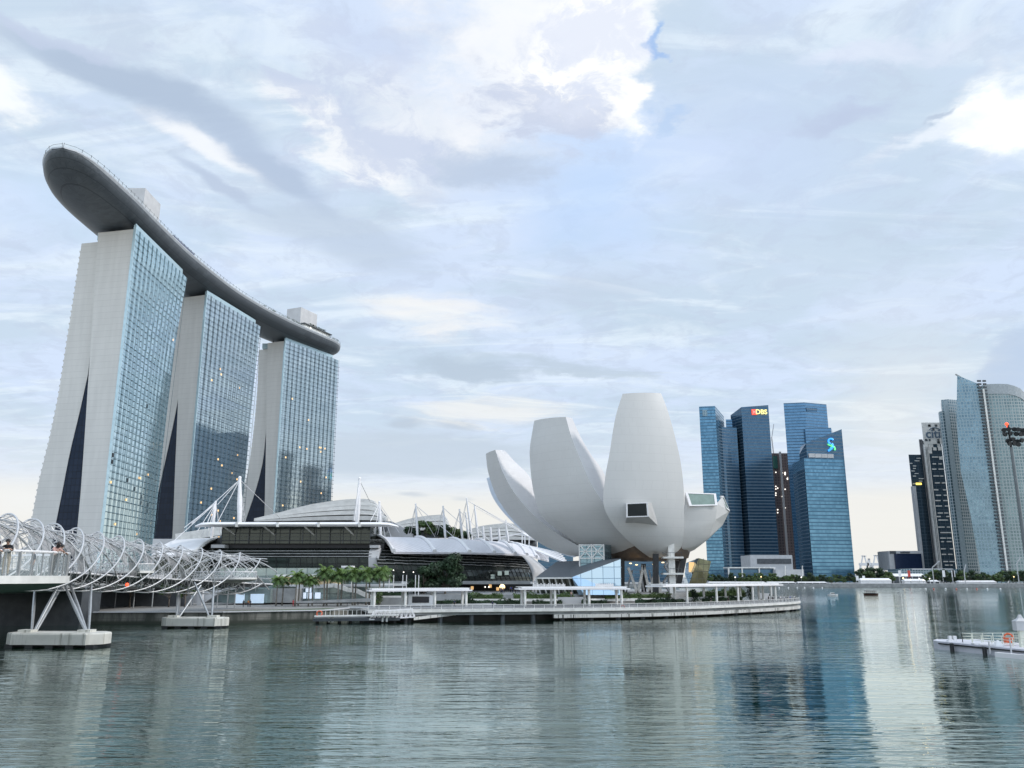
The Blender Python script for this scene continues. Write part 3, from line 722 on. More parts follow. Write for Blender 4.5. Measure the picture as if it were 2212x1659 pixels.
B_ = [W(1479, 1068, 251), W(1545.7, 1070, 255), W(1549.5, 1090, 252.8), W(1492, 1092, 249.3), W(1478, 1105, 249.5), W(1484, 1066, 262), W(1545, 1069, 266)]
m.add(B_, [[0, 4, 3], [0, 3, 2, 1], [0, 1, 6, 5], [0, 5, 4], [1, 2, 6]]); m.build('skylight_hood', m_petal, mus)
m_sky = mat('green_skylight_glass', (.22, .30, .27), .15, var=.1)
def frame_quad(q, wd, depth, name, mt, par, glassm=None, grid=0):
    c = sum((V(p) for p in q), V()) / 4; n = (V(q[1]) - V(q[0])).cross(V(q[3]) - V(q[0])).normalized()
    m = MB(); k = len(q); inner = [V(p).lerp(c, wd) for p in q]
    m.add([V(p) for p in q] + inner + [V(p) + n * depth for p in q] + [p + n * depth for p in inner],
          sum([[[i, (i + 1) % k, k + (i + 1) % k, k + i], [2 * k + i, 3 * k + i, 3 * k + (i + 1) % k, 2 * k + (i + 1) % k], [i, 2 * k + i, 2 * k + (i + 1) % k, (i + 1) % k], [k + i, k + (i + 1) % k, 3 * k + (i + 1) % k, 3 * k + i]] for i in range(k)], []))
    o = m.build(name, mt, par)
    if glassm:
        g = MB(); mid = [p + n * depth * .3 for p in inner]; g.add(mid + [p + n * depth * .5 for p in mid], [[0, 1, 2, 3], [7, 6, 5, 4]]); g.build('pane', glassm, o, fix=False)
        if grid:
            b = MB()
            for i in range(1, grid): b.beam(mid[0].lerp(mid[1], i / grid) + n * .1, mid[3].lerp(mid[2], i / grid) + n * .1, .14)
            b.build('glazing_bar', m_white, o)
    return o
frame_quad([W(1480.5, 1063.5, 249.0), W(1546.5, 1066, 252.5), W(1550.3, 1091.5, 251.5), W(1490, 1093, 248.2)], .16, .5, 'skylight', m_white, mus, m_sky, 5)
frame_quad([W(1557, 1071, 261), W(1563, 1071, 262), W(1577, 1104, 265.2), W(1570, 1099, 263)], .22, .5, 'skylight', m_white, mus, m_sky)
# protruding window box of the tall petal
q = [W(1353, 1087.5, 230), W(1398.5, 1085.5, 230.5), W(1401, 1115.5, 231), W(1353.5, 1117, 230.5)]
bk = [W(1353, 1087.5, 238), W(1408, 1086, 239), W(1429, 1143.5, 245), W(1350, 1137.5, 244)]
m = MB(); m.add(q + bk, [[0, 1, 5, 4], [1, 2, 6, 5], [2, 3, 7, 6], [3, 0, 4, 7]]); m.build('window_box', lined('grey_fibre_panels', (.47, .47, .46), 2, .95, .5, var=.02), mus)
frame_quad([W(1352.5, 1087, 229.9), W(1399, 1085, 230.4), W(1401.6, 1116, 230.9), W(1353, 1117.6, 230.4)], .13, .3, 'window', m_white, mus, mat('black_glass', (.006, .008, .011), .12, var=.1))
# under-bowl soffit with warm lights
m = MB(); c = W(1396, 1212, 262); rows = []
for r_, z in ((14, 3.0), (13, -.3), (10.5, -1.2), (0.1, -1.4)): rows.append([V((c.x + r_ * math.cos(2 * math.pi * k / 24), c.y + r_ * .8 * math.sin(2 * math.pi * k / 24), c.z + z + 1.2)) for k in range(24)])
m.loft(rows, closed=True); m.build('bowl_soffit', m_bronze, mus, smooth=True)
for k, (u, v) in enumerate(((1362, 1217), (1375, 1220), (1412, 1219), (1432, 1215))):
    p = W(u, v, 251.5); m = MB(); m.sphere(p, .45, 8, 4, .35); m.build('downlight', m_warm_s, mus)
# columns
def col(u0, v0, u1, v1, Y, wd, mt, name='column'):
    a, b = W(u0, v0, Y), W(u1, v1, Y); m = MB(); m.beam(a, b, wd, wd * .8, up=(0, 1, 0)); return m.build(name, mt, mus)
col(1416.3, 1196, 1416.3, 1284, 247, 1.6, m_black); col(1345, 1202, 1345, 1284, 256, 1.1, m_black); col(1390, 1218, 1391, 1284, 268, 1.4, m_black)
col(1479, 1192, 1464, 1268, 258, 1.7, m_black); col(1466, 1196, 1452, 1268, 266, 1.5, m_black)
vs = [(1357, 1226), (1377.7, 1284), (1390, 1221), (1404, 1282), (1417, 1224), (1428, 1284)]
for a, b in zip(vs, vs[1:]): col(*a, *b, 254, .75, m_white2, 'diagrid_strut')
vs = [(1366, 1232), (1352, 1282)]
for a, b in ((vs[0], vs[1]), ((1383, 1232), (1392, 1282)), ((1402, 1232), (1412, 1280))): col(*a, *b, 266, .5, m_ltgrey, 'diagrid_strut')
# stair tower
stt = MB(); c = W(1448, 1284, 247)
stt.obox(W(1450, 1230, 247), V((.9, 0, 0)), V((0, 1.4, 0)), V((0, 0, 7.4))); stt.build('stair_tower', m_white2, mus)
for v in (1204.6, 1239.5):
    m = MB(); m.obox(W(1452, v, 246.6), V((2.9, 0, 0)), V((0, 2.2, 0)), V((0, 0, .25)))
    pl = m.build('stair_landing', m_white2, mus)
    m = MB()
    for k in range(6): m.beam(W(1452, v, 244.6) + V((-2.8 + k * 1.12, 0, .2)), W(1452, v, 244.6) + V((-2.8 + k * 1.12, 0, 1.5)), .08)
    m.beam(W(1452, v, 244.6) + V((-2.8, 0, 1.5)), W(1452, v, 244.6) + V((2.8, 0, 1.5)), .1); m.build('landing_rail', m_dkgrey, pl)
for a, b in (((1446, 1205), (1436, 1224)), ((1436, 1224), (1448, 1239)), ((1446, 1240), (1434, 1258)), ((1434, 1258), (1447, 1280))):
    m = MB(); m.beam(W(*a, 248.5), W(*b, 248.5), 2.0, .5, up=(0, 0, 1)); m.build('stair_flight', m_ltgrey, mus)
# glass entrance tower with white cross bracing
lob = [(1252.5, 1177), (1304, 1175), (1321, 1190)]
m = MB(); a0, a1, a2 = W(1252.5, 1250, 246), W(1305.5, 1250, 244.5), W(1322, 1250, 252)
zt = W(1252, 1176, 246).z
m.prism([(a0.x, a0.y), (a1.x, a1.y), (a2.x, a2.y), (a0.x + 2, a0.y + 8)], 4.5, zt); lt = m.build('entrance_tower', m_teal_g, mus)
m = MB(); z0 = W(1252, 1206, 246).z
for i in range(3):
    x = a0.lerp(a1, i / 2); m.beam(V((x.x, x.y - .2, 4.5)), V((x.x, x.y - .2, zt)), .35)
for i in range(2):
    x, y = a0.lerp(a1, i / 2), a0.lerp(a1, (i + 1) / 2)
    m.beam(V((x.x, x.y - .2, z0)), V((y.x, y.y - .2, zt)), .3); m.beam(V((x.x, x.y - .2, zt)), V((y.x, y.y - .2, z0)), .3)
for z in (z0, zt - .2, (z0 + zt) / 2): m.beam(V((a0.x, a0.y - .2, z)), V((a1.x, a1.y - .2, z)), .3)
m.build('cross_bracing', m_white2, lt)
# dark faceted entrance roof on slanted white struts
m = MB()
m.add([W(1156, 1248, 236), W(1236, 1247.5, 234), W(1341, 1208.5, 233.5), W(1340, 1205, 256), W(1256, 1211, 258), W(1203, 1213, 258), W(1168, 1246, 250)],
      [[0, 1, 4, 5], [1, 2, 3, 4], [0, 5, 6], [0, 6, 5, 4, 3, 2, 1]])
m.build('entrance_roof', m_roofdark, mus)
m = MB(); m.add([W(1160, 1289, 241), W(1250, 1289, 239), W(1250, 1249, 239), W(1160, 1249, 241)], [[0, 1, 2, 3]]); m.add([W(1160, 1289, 243), W(1250, 1289, 243), W(1250, 1249, 243), W(1160, 1249, 243)], [[0, 1, 2, 3]])
m.build('entrance_glass', m_shop, mus)
for u in (1158, 1171, 1185, 1199, 1213, 1228):
    m = MB(); m.tube([W(u, 1249, 235.5), W(u + 11, 1287, 237.5)], .22, 6); m.build('entrance_strut', m_white2, mus)
m = MB(); m.beam(W(1156, 1249, 235), W(1236, 1248.5, 233.5), .4); m.build('eaves_beam', m_white2, mus)
# blue crystal pavilion in front
m = MB(); c0, c1, c2, c3 = W(1235, 1247, 231), W(1340.6, 1208, 229), W(1341.6, 1285, 229), W(1250, 1285, 231)
e0, e1 = W(1263, 1285, 228.6), W(1245, 1243, 230.6)
bk = V((2, 14, 0))
m.add([c0, e1, c1, c2, e0, c3, c1 + bk, c2 + bk, c0 + bk, c3 + bk], [[0, 1, 4, 5], [1, 2, 3, 4], [2, 6, 7, 3], [0, 8, 6, 2, 1], [0, 5, 9, 8]])
tag(m.build('crystal_pavilion', m_crys), 'tilted sky-blue glass crystal in front of the museum entrance', 'pavilion')
# gold and blue glass prism to the right
pr = thing('glass_prism_pavilion', W(1505, 1264, 262), 'slanted blue and olive-gold glass prism beside the museum columns', 'pavilion')
b1 = [W(1482, 1216, 268), W(1509.6, 1205.6, 262), W(1495.5, 1241, 262), W(1487.6, 1263, 262), W(1478, 1263, 268), W(1479, 1238, 268)]
m = MB(); m.add(b1, [[0, 1, 2, 5], [5, 2, 3, 4]]); sh = V((3, 6, 0)); m.add([p + sh for p in b1], [[0, 1, 2, 5], [5, 2, 3, 4]]); m.build('blue_facet', m_crys, pr, fix=False)
b2 = [W(1509.6, 1205.6, 262), W(1536, 1212.5, 265), W(1525, 1262, 265), W(1487.6, 1263, 262)]
m = MB(); m.add(b2 + [p + V((1, 9, 0)) for p in b2], [[0, 1, 2, 3], [1, 5, 6, 2], [0, 4, 5, 1], [4, 7, 6, 5]]); m.build('gold_facet', m_gold, pr)
m = MB(); m.obox(W(1493.5, 1225, 263.5), V((.75, -.1, .0)), V((0, .2, 0)), V((.1, 0, 1.5))); m.build('lit_sign', m_warm, pr)
# ================================================================== SHOPPING ARCADE
YS = 250
mall = thing('shopping_arcade', W(640, 1290, YS), 'long dark glass shopping arcade with white curved roofs along the promenade', 'shopping arcade')
def zat(v, Y): return W(CU, v, Y).z
xl, xr = W(480, 1150, YS).x, W(800, 1150, YS).x
m = MB(); m.box((xl, YS, zat(1174, YS)), (xr, YS + 40, zat(1137, YS))); m.build('upper_glass_box', m_shop, mall)
m = MB()
for k in range(12): x = lerp(xl, xr, k / 11); m.beam((x, YS - .15, zat(1174, YS)), (x, YS - .15, zat(1138, YS)), .14)
for k in range(1, 5): z = lerp(zat(1174, YS), zat(1138, YS), k / 5); m.beam((xl, YS - .15, z), (xr, YS - .15, z), .10)
m.build('glazing_bar', m_dkgrey, mall)
# green interior glow is only the tint of the glass: two paler panes seen through it
# slim white roof blade with rounded ends
m = MB(); zc_ = zat(1132.4, YS - 9); x0, x1 = W(414, 1132, YS - 9).x, W(856, 1132, YS - 9).x
prof_ = [(0, 0), (.9, .85), (3, 1.0), (12, .8), (12, -.1), (3, -.55), (.9, -.6)]
rows = []
for k in range(25):
    f = k / 24; x = lerp(x0, x1, f); e = min(1, min(f, 1 - f) / .09); e = math.sqrt(1 - (1 - e) ** 2) if e < 1 else 1
    rows.append([V((x, YS - 9 + a * (.25 + .75 * e) + (1 - e) * 2.5, zc_ + b * .78 * (.45 + .55 * e) - (1 - e) * .5)) for a, b in prof_])
m.loft(rows, closed=True, cap=True); m.build('roof_blade', m_white, mall, smooth=R(50))
m = MB()
for k in range(1, 5): x = lerp(x0, x1, k * .2 + .02); m.box((x - .35, YS - 9.15, zc_ - .75), (x + .35, YS - 8, zc_ + .6))
for k in range(1, 5): x = lerp(x0, x1, k * .2 - .06); m.beam((x, YS - 6, zc_ - .5), (x + 1.5, YS, zc_ - 2.6), .3)
m.build('roof_bracket', m_white2, mall)
# recessed dark band, then leaning glass wall and pale ground floor
m = MB(); m.box((xl - 3, YS + 1.5, zat(1186, YS)), (xr + 4, YS + 30, zat(1173.5, YS))); m.build('recessed_band', m_black, mall)
pr_ = [(1184, 0, YS + .5), (1190, 0, YS - 1.8), (1205, 0, YS - 3), (1224, 0, YS - 2.2), (1226, 0, YS - 1.8)]
xa, xb = W(452, 1200, YS).x, W(806, 1200, YS).x
m = MB(); m.loft([[V((x, Y, zat(v, Y))) for v, _, Y in pr_] for x in (xa, xb)]); m.build('leaning_glass_wall', m_shop, mall, fix=False, uvmode='wall')
m = MB()
for v, Y in ((1190, YS - 2), (1196, YS - 2.7), (1202, YS - 3.2)): z = zat(v, Y); m.box((xa, Y - .25, z - .12), (xb, Y + .9, z + .1))
m.build('sun_louvre', m_grey, mall)
m = MB()
for k in range(15):
    x = lerp(xa, xb, k / 14)
    for (v0, _, Y0), (v1, _, Y1) in zip(pr_, pr_[1:]): m.beam((x, Y0 - .1, zat(v0, Y0)), (x, Y1 - .1, zat(v1, Y1)), .13)
m.build('glazing_bar', m_black, mall)
m = MB(); m.box((xa - 2, YS - 1.5, 2.3), (xb + 6, YS + 20, zat(1226, YS))); m.build('ground_floor_glass', m_shop_lt, mall)
m = MB(); m.loft([[V((xx, Y + dd, zat(v, Y))) for xx, dd in ((xb - .8, -.4), (xb + 2.2, -.4), (xb + 2.2, 6), (xb - .8, 6))] for v, _, Y in pr_], closed=True, cap=True); m.build('stair_strip', m_ltgrey, mall)
m = MB(); m.box((xb - .8, YS - 2, zat(1184, YS)), (xb + 1.9, YS + 2, zat(1178, YS))); m.build('roof_hatch', m_ltgrey, mall); m = MB(); m.box((xa + 1, YS - 2, zat(1184, YS)), (xa + 5, YS + 2, zat(1177, YS))); m.build('roof_hatch', m_ltgrey, mall)
# entrance portal and shop fronts at promenade level
def box_uv(u0, v0, u1, v1, Y, d, name, mt, par): 
    a, b = W(u0, v1, Y), W(u1, v0, Y); m = MB(); m.box((a.x, Y, a.z), (b.x, Y + d, b.z)); return m.build(name, mt, par)
box_uv(737, 1222, 761, 1226, 232, 4, 'entrance_canopy', m_white, mall)
for u in (740, 758): box_uv(u, 1226, u + 1.6, 1270, 232, 1, 'entrance_post', m_ltgrey, mall)
box_uv(596, 1241, 736, 1246, 240, 8, 'terrace_fascia', m_white2, mall)
box_uv(600, 1246, 735, 1263, 244, 1, 'lit_shopfront', mat('dim_warm_shopfront', (.55, .45, .28), .5, emit=.30), mall)
for u in range(612, 735, 17): box_uv(u, 1246, u + 1.2, 1264, 241, .5, 'shopfront_post', m_white2, mall)
box_uv(590, 1263, 850, 1267, 234, 14, 'terrace_slab', m_ltgrey, mall)
box_uv(500, 1267, 850, 1302, 238, 12, 'promenade_shop_glass', m_shop_lt, mall)
box_uv(820, 1261, 905, 1266, 236, 8, 'terrace_fascia', m_white2, mall)
box_uv(836, 1266, 905, 1276, 239, 1, 'dark_shop_opening', m_black, mall)
for a in ((646, 1280, 661, 1293), (664, 1280, 676, 1293), (680, 1280, 692, 1293), (660, 1268, 672, 1279)): box_uv(*a, 236.5, .4, 'lit_screen', m_screen, mall)
for a in ((507, 1283, 528, 1303), (540, 1283, 570, 1303)): box_uv(*a, 224.5, .4, 'lit_screen', mat('dim_pale_blue_screen', (.50, .62, .74), .5, emit=.45), mall)
box_uv(480, 1272, 585, 1302, 226, 10, 'promenade_shop_glass', m_shop_lt, mall)
box_uv(585, 1272, 640, 1302, 228, 8, 'stone_wall_panel', m_grey, mall)
for k, (u, v) in enumerate(((770, 1235), (809, 1233), (850, 1232), (872, 1236), (893, 1236))):
    m = MB(); m.sphere(W(u, v, 243), .17, 6, 4); m.build('wall_lamp', m_whitelamp, mall)
# curved white louvre roof to the left of the centre
def roof_quad(name, top, bot, mt, sag, N=24, K=8, th=.6):
    t_, b_ = cat_curve([W(*q) for q in top], N), cat_curve([W(*q) for q in bot], N)
    rows = []; 
    for i in range(N):
        rows.append([t_[i].lerp(b_[i], k / K) + V((0, -.35, 1)) * sag * 4 * (k / K) * (1 - k / K) for k in range(K + 1)])
    m = MB(); m.loft(rows); m.loft([[p - V((0, -.2, th)) for p in reversed(r)] for r in rows])
    for i in (0, N - 1): 
        m.loft([rows[i], [p - V((0, -.2, th)) for p in rows[i]]])
    m.loft([[r[-1] for r in rows], [r[-1] - V((0, -.2, th)) for r in rows]])
    o = m.build(name, mt, mall, smooth=R(40)); return rows
m_louv = lined('white_louvre_roof', (.70, .70, .73), 1.5, .74, .45, width=.16, var=.02)
roof_quad('side_roof', [(392, 1165, 262), (430, 1163, 260), (470, 1162, 258)], [(328, 1199, 236), (372, 1198, 238), (418, 1195.5, 240)], m_white, 1.1)
rr = [W(468, 1162, 257.5), W(452, 1168, 252), (W(437, 1178, 246)), W(417, 1196, 239.5)]
m = MB(); m.tube(cat_curve(rr, 10), .55, 6); m.build('roof_edge_rib', m_white2, mall)
m = MB(); m.add([W(332, 1199, 240), W(452, 1199, 244), W(452, 1300, 244), W(332, 1300, 240), W(332, 1199, 262), W(452, 1199, 262), W(452, 1300, 262), W(332, 1300, 262)], [[0, 1, 2, 3], [0, 4, 5, 1], [1, 5, 6, 2], [0, 3, 7, 4]]); m.build('left_wing_glass', m_shop, mall)
# dark end wall behind, joining the centre box
m = MB(); m.add([W(418, 1170, 258), W(482, 1160, 256), W(482, 1226, 252), W(418, 1226, 252)] + [W(418, 1170, 266), W(482, 1160, 266), W(482, 1226, 266), W(418, 1226, 266)], [[0, 1, 2, 3], [0, 4, 5, 1], [1, 5, 6, 2], [0, 3, 7, 4]]); m.build('link_wall', m_black, mall)
# right wing: ribbed louvre roof curving down, louvred glass below
top = [(811, 1160.5, 266), (880, 1161.5, 276), (935, 1163.5, 286), (991, 1165.5, 298), (1042, 1168.5, 310), (1080, 1172, 320), (1113, 1177, 330), (1150, 1190, 342), (1183, 1204, 350)]
bot = [(850, 1191.5, 247), (923, 1192.5, 256), (989, 1193, 266), (1045, 1194, 277), (1090, 1195.5, 288), (1127.5, 1198, 299), (1150, 1202, 308), (1186, 1211, 325)]
rows = roof_quad('ribbed_roof', top, bot, m_louv, 1.5, N=48, K=10)
for j, f in enumerate((0, .175, .345, .50, .64, .76, .86)):
    i = int(f * 47); m = MB(); m.tube([p + V((0, -.25, .25)) for p in rows[i]], [.5] * 10 + [.75], 6); m.build('roof_rib', m_white, mall)
pc = [(.0, 0), (-.7, .12), (-1.1, .35), (-.9, .62), (-.5, .80), (0, 1)]
m = MB(); lw = []
N = 30; bt = cat_curve([W(*q) for q in bot], N); fl = cat_curve([W(u, 1256, Y + 3) for u, v, Y in [(832, 0, 243)] + bot[1:-1] + [(1150, 0, 318)]], N)
t2 = cat_curve([W(*q) for q in [(812, 1172, 258), (880, 1176, 266), (935, 1179, 276), (991, 1182, 287), (1042, 1185, 299), (1080, 1188, 309), (1113, 1191, 319), (1150, 1198, 332)]], N)
for i in range(N):
    lw.append([V((lerp(t2[i].x, fl[i].x, g), lerp(t2[i].y, fl[i].y, g) - 6.5 * math.sin(math.pi * g) ** .8, lerp(t2[i].z, fl[i].z, g))) for g in (0, .12, .25, .4, .55, .7, .85, 1)])
m.loft(lw); m.build('curved_glass_wall', m_shop, mall, fix=False, uvmode='wall')
m = MB(); rgl = random.Random(3)
for g in (.06, .14, .22, .30, .38, .46, .54):
    for i in range(N - 1):
        def at(i, g): return V((lerp(t2[i].x, fl[i].x, g), lerp(t2[i].y, fl[i].y, g) - 6.5 * math.sin(math.pi * g) ** .8 - .35, lerp(t2[i].z, fl[i].z, g)))
        a, b = at(i, g), at(i + 1, g); j = rgl.uniform(-.12, .12)
        m.beam(a + V((0, 0, j)), b + V((0, 0, j)), .9, .16)
m.build('sun_louvre', m_grey, mall)
m = MB()
for i in range(0, N, 1):
    for a, b in zip(lw[i], lw[i][1:]): m.beam(a + V((0, -.15, 0)), b + V((0, -.15, 0)), .12)
m.build('glazing_bar', m_black, mall)
for k, (u, v, mt) in enumerate(((1060, 1245, m_shop_lt), (1020, 1240, m_shop_lt), (1035, 1239, m_shop_lt), (1048, 1239, m_shop_lt), (1075, 1238, m_shop_lt), (1090, 1237, m_shop_lt), (1008, 1249, m_shop_lt))):
    box_uv(u, v - 4, u + 9, v + 5, 283, .3, 'bright_pane', mt, mall)
box_uv(971, 1255, 1146, 1261.5, 270, 14, 'entrance_canopy', m_grey, mall)
box_uv(886, 1262, 1150, 1286, 292, 4, 'ground_floor_wall', m_black, mall)
for u, v in ((912, 1248), (925, 1248), (950, 1248), (1086, 1266), (1048, 1268), (1056, 1268), (900, 1251)):
    m = MB(); m.sphere(W(u, v, 262), .2, 6, 4); m.build('wall_lamp', m_whitelamp, mall)
for u, v in ((1059, 1266), (935, 1272), (1020, 1270), (1075, 1272), (905, 1272)):
    box_uv(u - 3, v - 3.5, u + 3, v + 3.5, 284, .3, 'lit_doorway', m_warm, mall)
# grey curved shell where the wing ends by the museum
m = MB(); A_ = cat_curve([W(*q) for q in [(1128, 1200, 285), (1142, 1220, 278), (1150, 1240, 275), (1152, 1262, 275)]], 12); B_ = cat_curve([W(*q) for q in [(1152, 1206, 300), (1172, 1222, 296), (1183, 1236, 292), (1156, 1249, 280)]], 12)
m.loft([[a, a.lerp(b, .5) + V((0, -1.5, .5)), b] for a, b in zip(A_, B_)]); m.loft([[b + V((0, 4, 0)), a + V((0, 4, 0))] for a, b in zip(A_, B_)]); m.build('end_shell', m_ltgrey, mall, smooth=True)

# ribbed vaulted halls behind
def vault(label, pts, base, Y0, depth, nr, stepped):
    root = thing('vaulted_hall', W((pts[0][0] + pts[-1][0]) / 2, base, Y0 + depth / 2), label, 'vaulted hall', 'vaulted halls with overlapping white roof ribs behind the arcade')
    ridge = cat_curve([W(u, v, Y0 + depth) for u, v in pts], 24)
    for k in range(nr):
        f = (k + 1) / nr; g = math.sin(f * math.pi / 2); Yk = Y0 + depth * (1 - math.cos(f * math.pi / 2)) * .9
        m = MB(); end = 1 - (stepped * (k / nr) * .26); rw = []
        for i, p in enumerate(ridge):
            q = i / 23
            if q > end + .05: break
            zb = zat(base, Y0); z = lerp(zb, p.z, g); zl = lerp(zb, p.z, math.sin(max(0, f - 1 / nr) * math.pi / 2)); x = p.x * (Yk / p.y if p.y else 1)
            rw.append([V((x, Yk, z)), V((x, Yk - depth / nr * .8, z - .25)), V((x, Yk - depth / nr * .8, z - .25 - max(.1, (z - zl) * .72))), V((x, Yk + 1, z - max(.3, (z - zl) * .75)))])
        if len(rw) > 1: m.loft(rw, closed=True, cap=True); m.build('roof_rib', m_vault, root)
    m = MB(); rw = []
    for i, p in enumerate(ridge):
        x = p.x; zb = zat(base, Y0); col_ = []
        for k in range(7):
            f = k / 6; Yk = Y0 + 1.2 + depth * (1 - math.cos(f * math.pi / 2)) * .9; col_.append(V((x * Yk / p.y, Yk + .8, lerp(zb - 3, p.z - .8, math.sin(f * math.pi / 2)))))
        rw.append(col_)
    m.loft(rw); m.build('clerestory_glass', m_dkgrey, root)
    return root
vault('largest ribbed white vaulted hall, directly above the white roof blade of the arcade', [(556, 1127), (607, 1113), (674, 1095.5), (737, 1085.5), (772, 1083), (809, 1086.5), (838, 1118)], 1127, 300, 42, 8, 1)
vault('middle ribbed white vaulted hall half hidden by roof garden trees', [(850, 1134), (890, 1122), (938, 1115), (962, 1117), (974, 1139)], 1148, 400, 34, 6, 1)
vault('farthest ribbed white vaulted hall, beside the leftmost museum petal', [(1000, 1150), (1030, 1140), (1058, 1135), (1103, 1132), (1140, 1143), (1160, 1166)], 1168, 430, 34, 7, 0)
bt_ = thing('white_terrace_block', W(845, 1158, 320), 'low white block with stair-stepped edge between two vaulted halls', 'building')
m = MB(); m.add([W(806, 1126, 318), W(846, 1126, 318), W(884, 1146, 318), W(905, 1162, 318), W(806, 1164, 318)] + [W(806, 1126, 318) + V((0, 20, 0)), W(846, 1126, 318) + V((0, 20, 0)), W(884, 1146, 318) + V((0, 20, 0)), W(905, 1162, 318) + V((0, 20, 0)), W(806, 1164, 318) + V((0, 20, 0))],
        [[0, 1, 2, 3, 4], [0, 5, 6, 1], [1, 6, 7, 2], [2, 7, 8, 3], [0, 4, 9, 5]]); m.build('wall', m_ltgrey, bt_)
box_uv(815, 1143, 835, 1150, 317.5, .3, 'window_strip', m_dkgrey, bt_)
# long low white podium roof behind the masts
pd = MB(); a, b = W(330, 1168, 330), W(560, 1150, 330); pd.box((a.x, 330, 2.3), (b.x, 360, zat(1164, 330))); tag(pd.build('hotel_podium', m_ltgrey), 'low pale podium block at the foot of the hotel slabs behind the arcade', 'building')
lf = MB(); c0, c1 = W(380, 1162.5, 300), W(480, 1146, 300); lf.beam(c0, c1, .8, 3.0, up=(0, 0, 1)); lf.beam(c0 + V((0, 3, -1)), c1 + V((0, 3, -1)), 4, .6); tag(lf.build('pitched_canopy', m_white2), 'thin white canopy rising towards the arcade roof between the hotel slabs', 'canopy')
sp = MB()
for k in range(5):
    a, b = W(1085 + k * 9, 1166 + k * 2, 345 - k * 3), W(1212 + k * 3, 1196 + k * 5, 330 - k * 6); sp.beam(a, b, 1.2, .5)
a, b = W(1060, 1164, 350), W(1130, 1152, 352); sp.beam(a, b, 1.4, .6); sp.beam(b, W(1215, 1191, 335), 2.4, .6)
for u in (1128, 1134, 1143): sp.beam(W(u, 1156, 345), W(u, 1178, 345), .5)
tag(sp.build('slatted_canopy', m_white), 'white slatted canopy running down behind the leftmost museum petal', 'canopy')

# masts with stay cables
mast_no = 0
def mast(ub, vb, ut, vt, Y, r, stays, label):
    root = thing('stayed_mast', W(ub, vb, Y), label, 'mast', 'white stayed masts standing above the arcade roof')
    a, b = W(ub, vb + 3, Y), W(ut, vt, Y)
    m = MB(); m.tube([a, a.lerp(b, .4), b], [r * .8, r, r * .55], 8); m.sphere(b, r * .7, 6, 4); m.build('mast_tube', m_white, root, smooth=R(50))
    if stays:
        m = MB()
        for (u, v, dY) in stays: m.tube([a.lerp(b, .96), W(u, v, Y + dY)], .10, 4, cap=False)
        m.build('stay_cable', m_white, root)
mast(456.6, 1160, 466, 1084, 255, .55, [(398, 1140, -6), (425, 1150, -6), (435, 1160, -6), (446, 1160, -3), (480, 1150, 10), (476, 1158, 6), (372, 1172, -8)], 'thinner leaning white mast left of the arcade centre, in front of the middle hotel slab')
mast(517.5, 1128, 518, 1032, 258, .82, [(414, 1131, -8), (470, 1128, -4), (610, 1124, 18), (526, 1126, 4), (530, 1126, 6), (470, 1090, -3)], 'thick tall white mast rising before the gap between middle and farthest hotel slabs')
mast(771.5, 1128, 777, 1034, 262, .75, [(765, 1126, -4), (768, 1126, -3), (800, 1086, 30), (762, 1126, 2)], 'thick tall white mast standing before the largest vaulted hall')
mast(821.5, 1160, 819.7, 1085, 264, .6, [(800, 1126, -8), (862, 1150, 10), (845, 1160, 5), (810, 1150, -3), (832, 1160, 4)], 'thin white mast at the right end of the white roof blade')
for (ub, vb, ut, vt, Y, st, lb) in (
    (902, 1160, 898, 1089, 285, [(882, 1152, 4), (888, 1152, 4), (990, 1168, 5), (940, 1160, 8)], 'white mast rising out of the roof garden trees, left of the dark trees'),
    (962, 1160, 957, 1094, 294, [(940, 1155, 4), (945, 1155, 4), (1040, 1170, 6)], 'white mast at the right side of the roof garden trees'),
    (999, 1164, 992.4, 1101, 304, [(975, 1158, 4), (980, 1158, 4), (1060, 1170, 6)], 'shorter leaning white mast just left of the mast cluster'),
    (1013, 1165, 1006, 1108, 314, [(990, 1160, 4)], 'shortest mast inside the tight cluster beside the ribbed roof'),
    (1020, 1166, 1008, 1077, 320, [(990, 1150, 4), (994, 1154, 4), (1140, 1158, 8), (1150, 1160, 8)], 'tallest mast of the tight cluster, stays reaching towards the museum petal'),
    (1033.6, 1167, 1025, 1092, 328, [(1012, 1150, 4), (1150, 1163, 8)], 'second tallest mast of the tight cluster, at its right edge'),
    (1095, 1160, 1093, 1123.5, 400, [(1060, 1160, 4), (1140, 1160, 4)], 'lone thin mast between the farthest vaulted hall and the museum petal')):
    mast(ub, vb, ut, vt, Y, .47, st, lb)
for u, v in ((1044, 1137), (1060, 1139), (1078, 1142), (1096, 1147)):
    m = MB(); a = W(u - 1, v, 340); m.tube([W(u + 2, 1170, 340), a], .55, 6); tag(m.build('roof_post', m_white), 'stubby white post standing on the ribbed roof ridge', 'post', 'row of short white posts on the ridge of the ribbed roof')

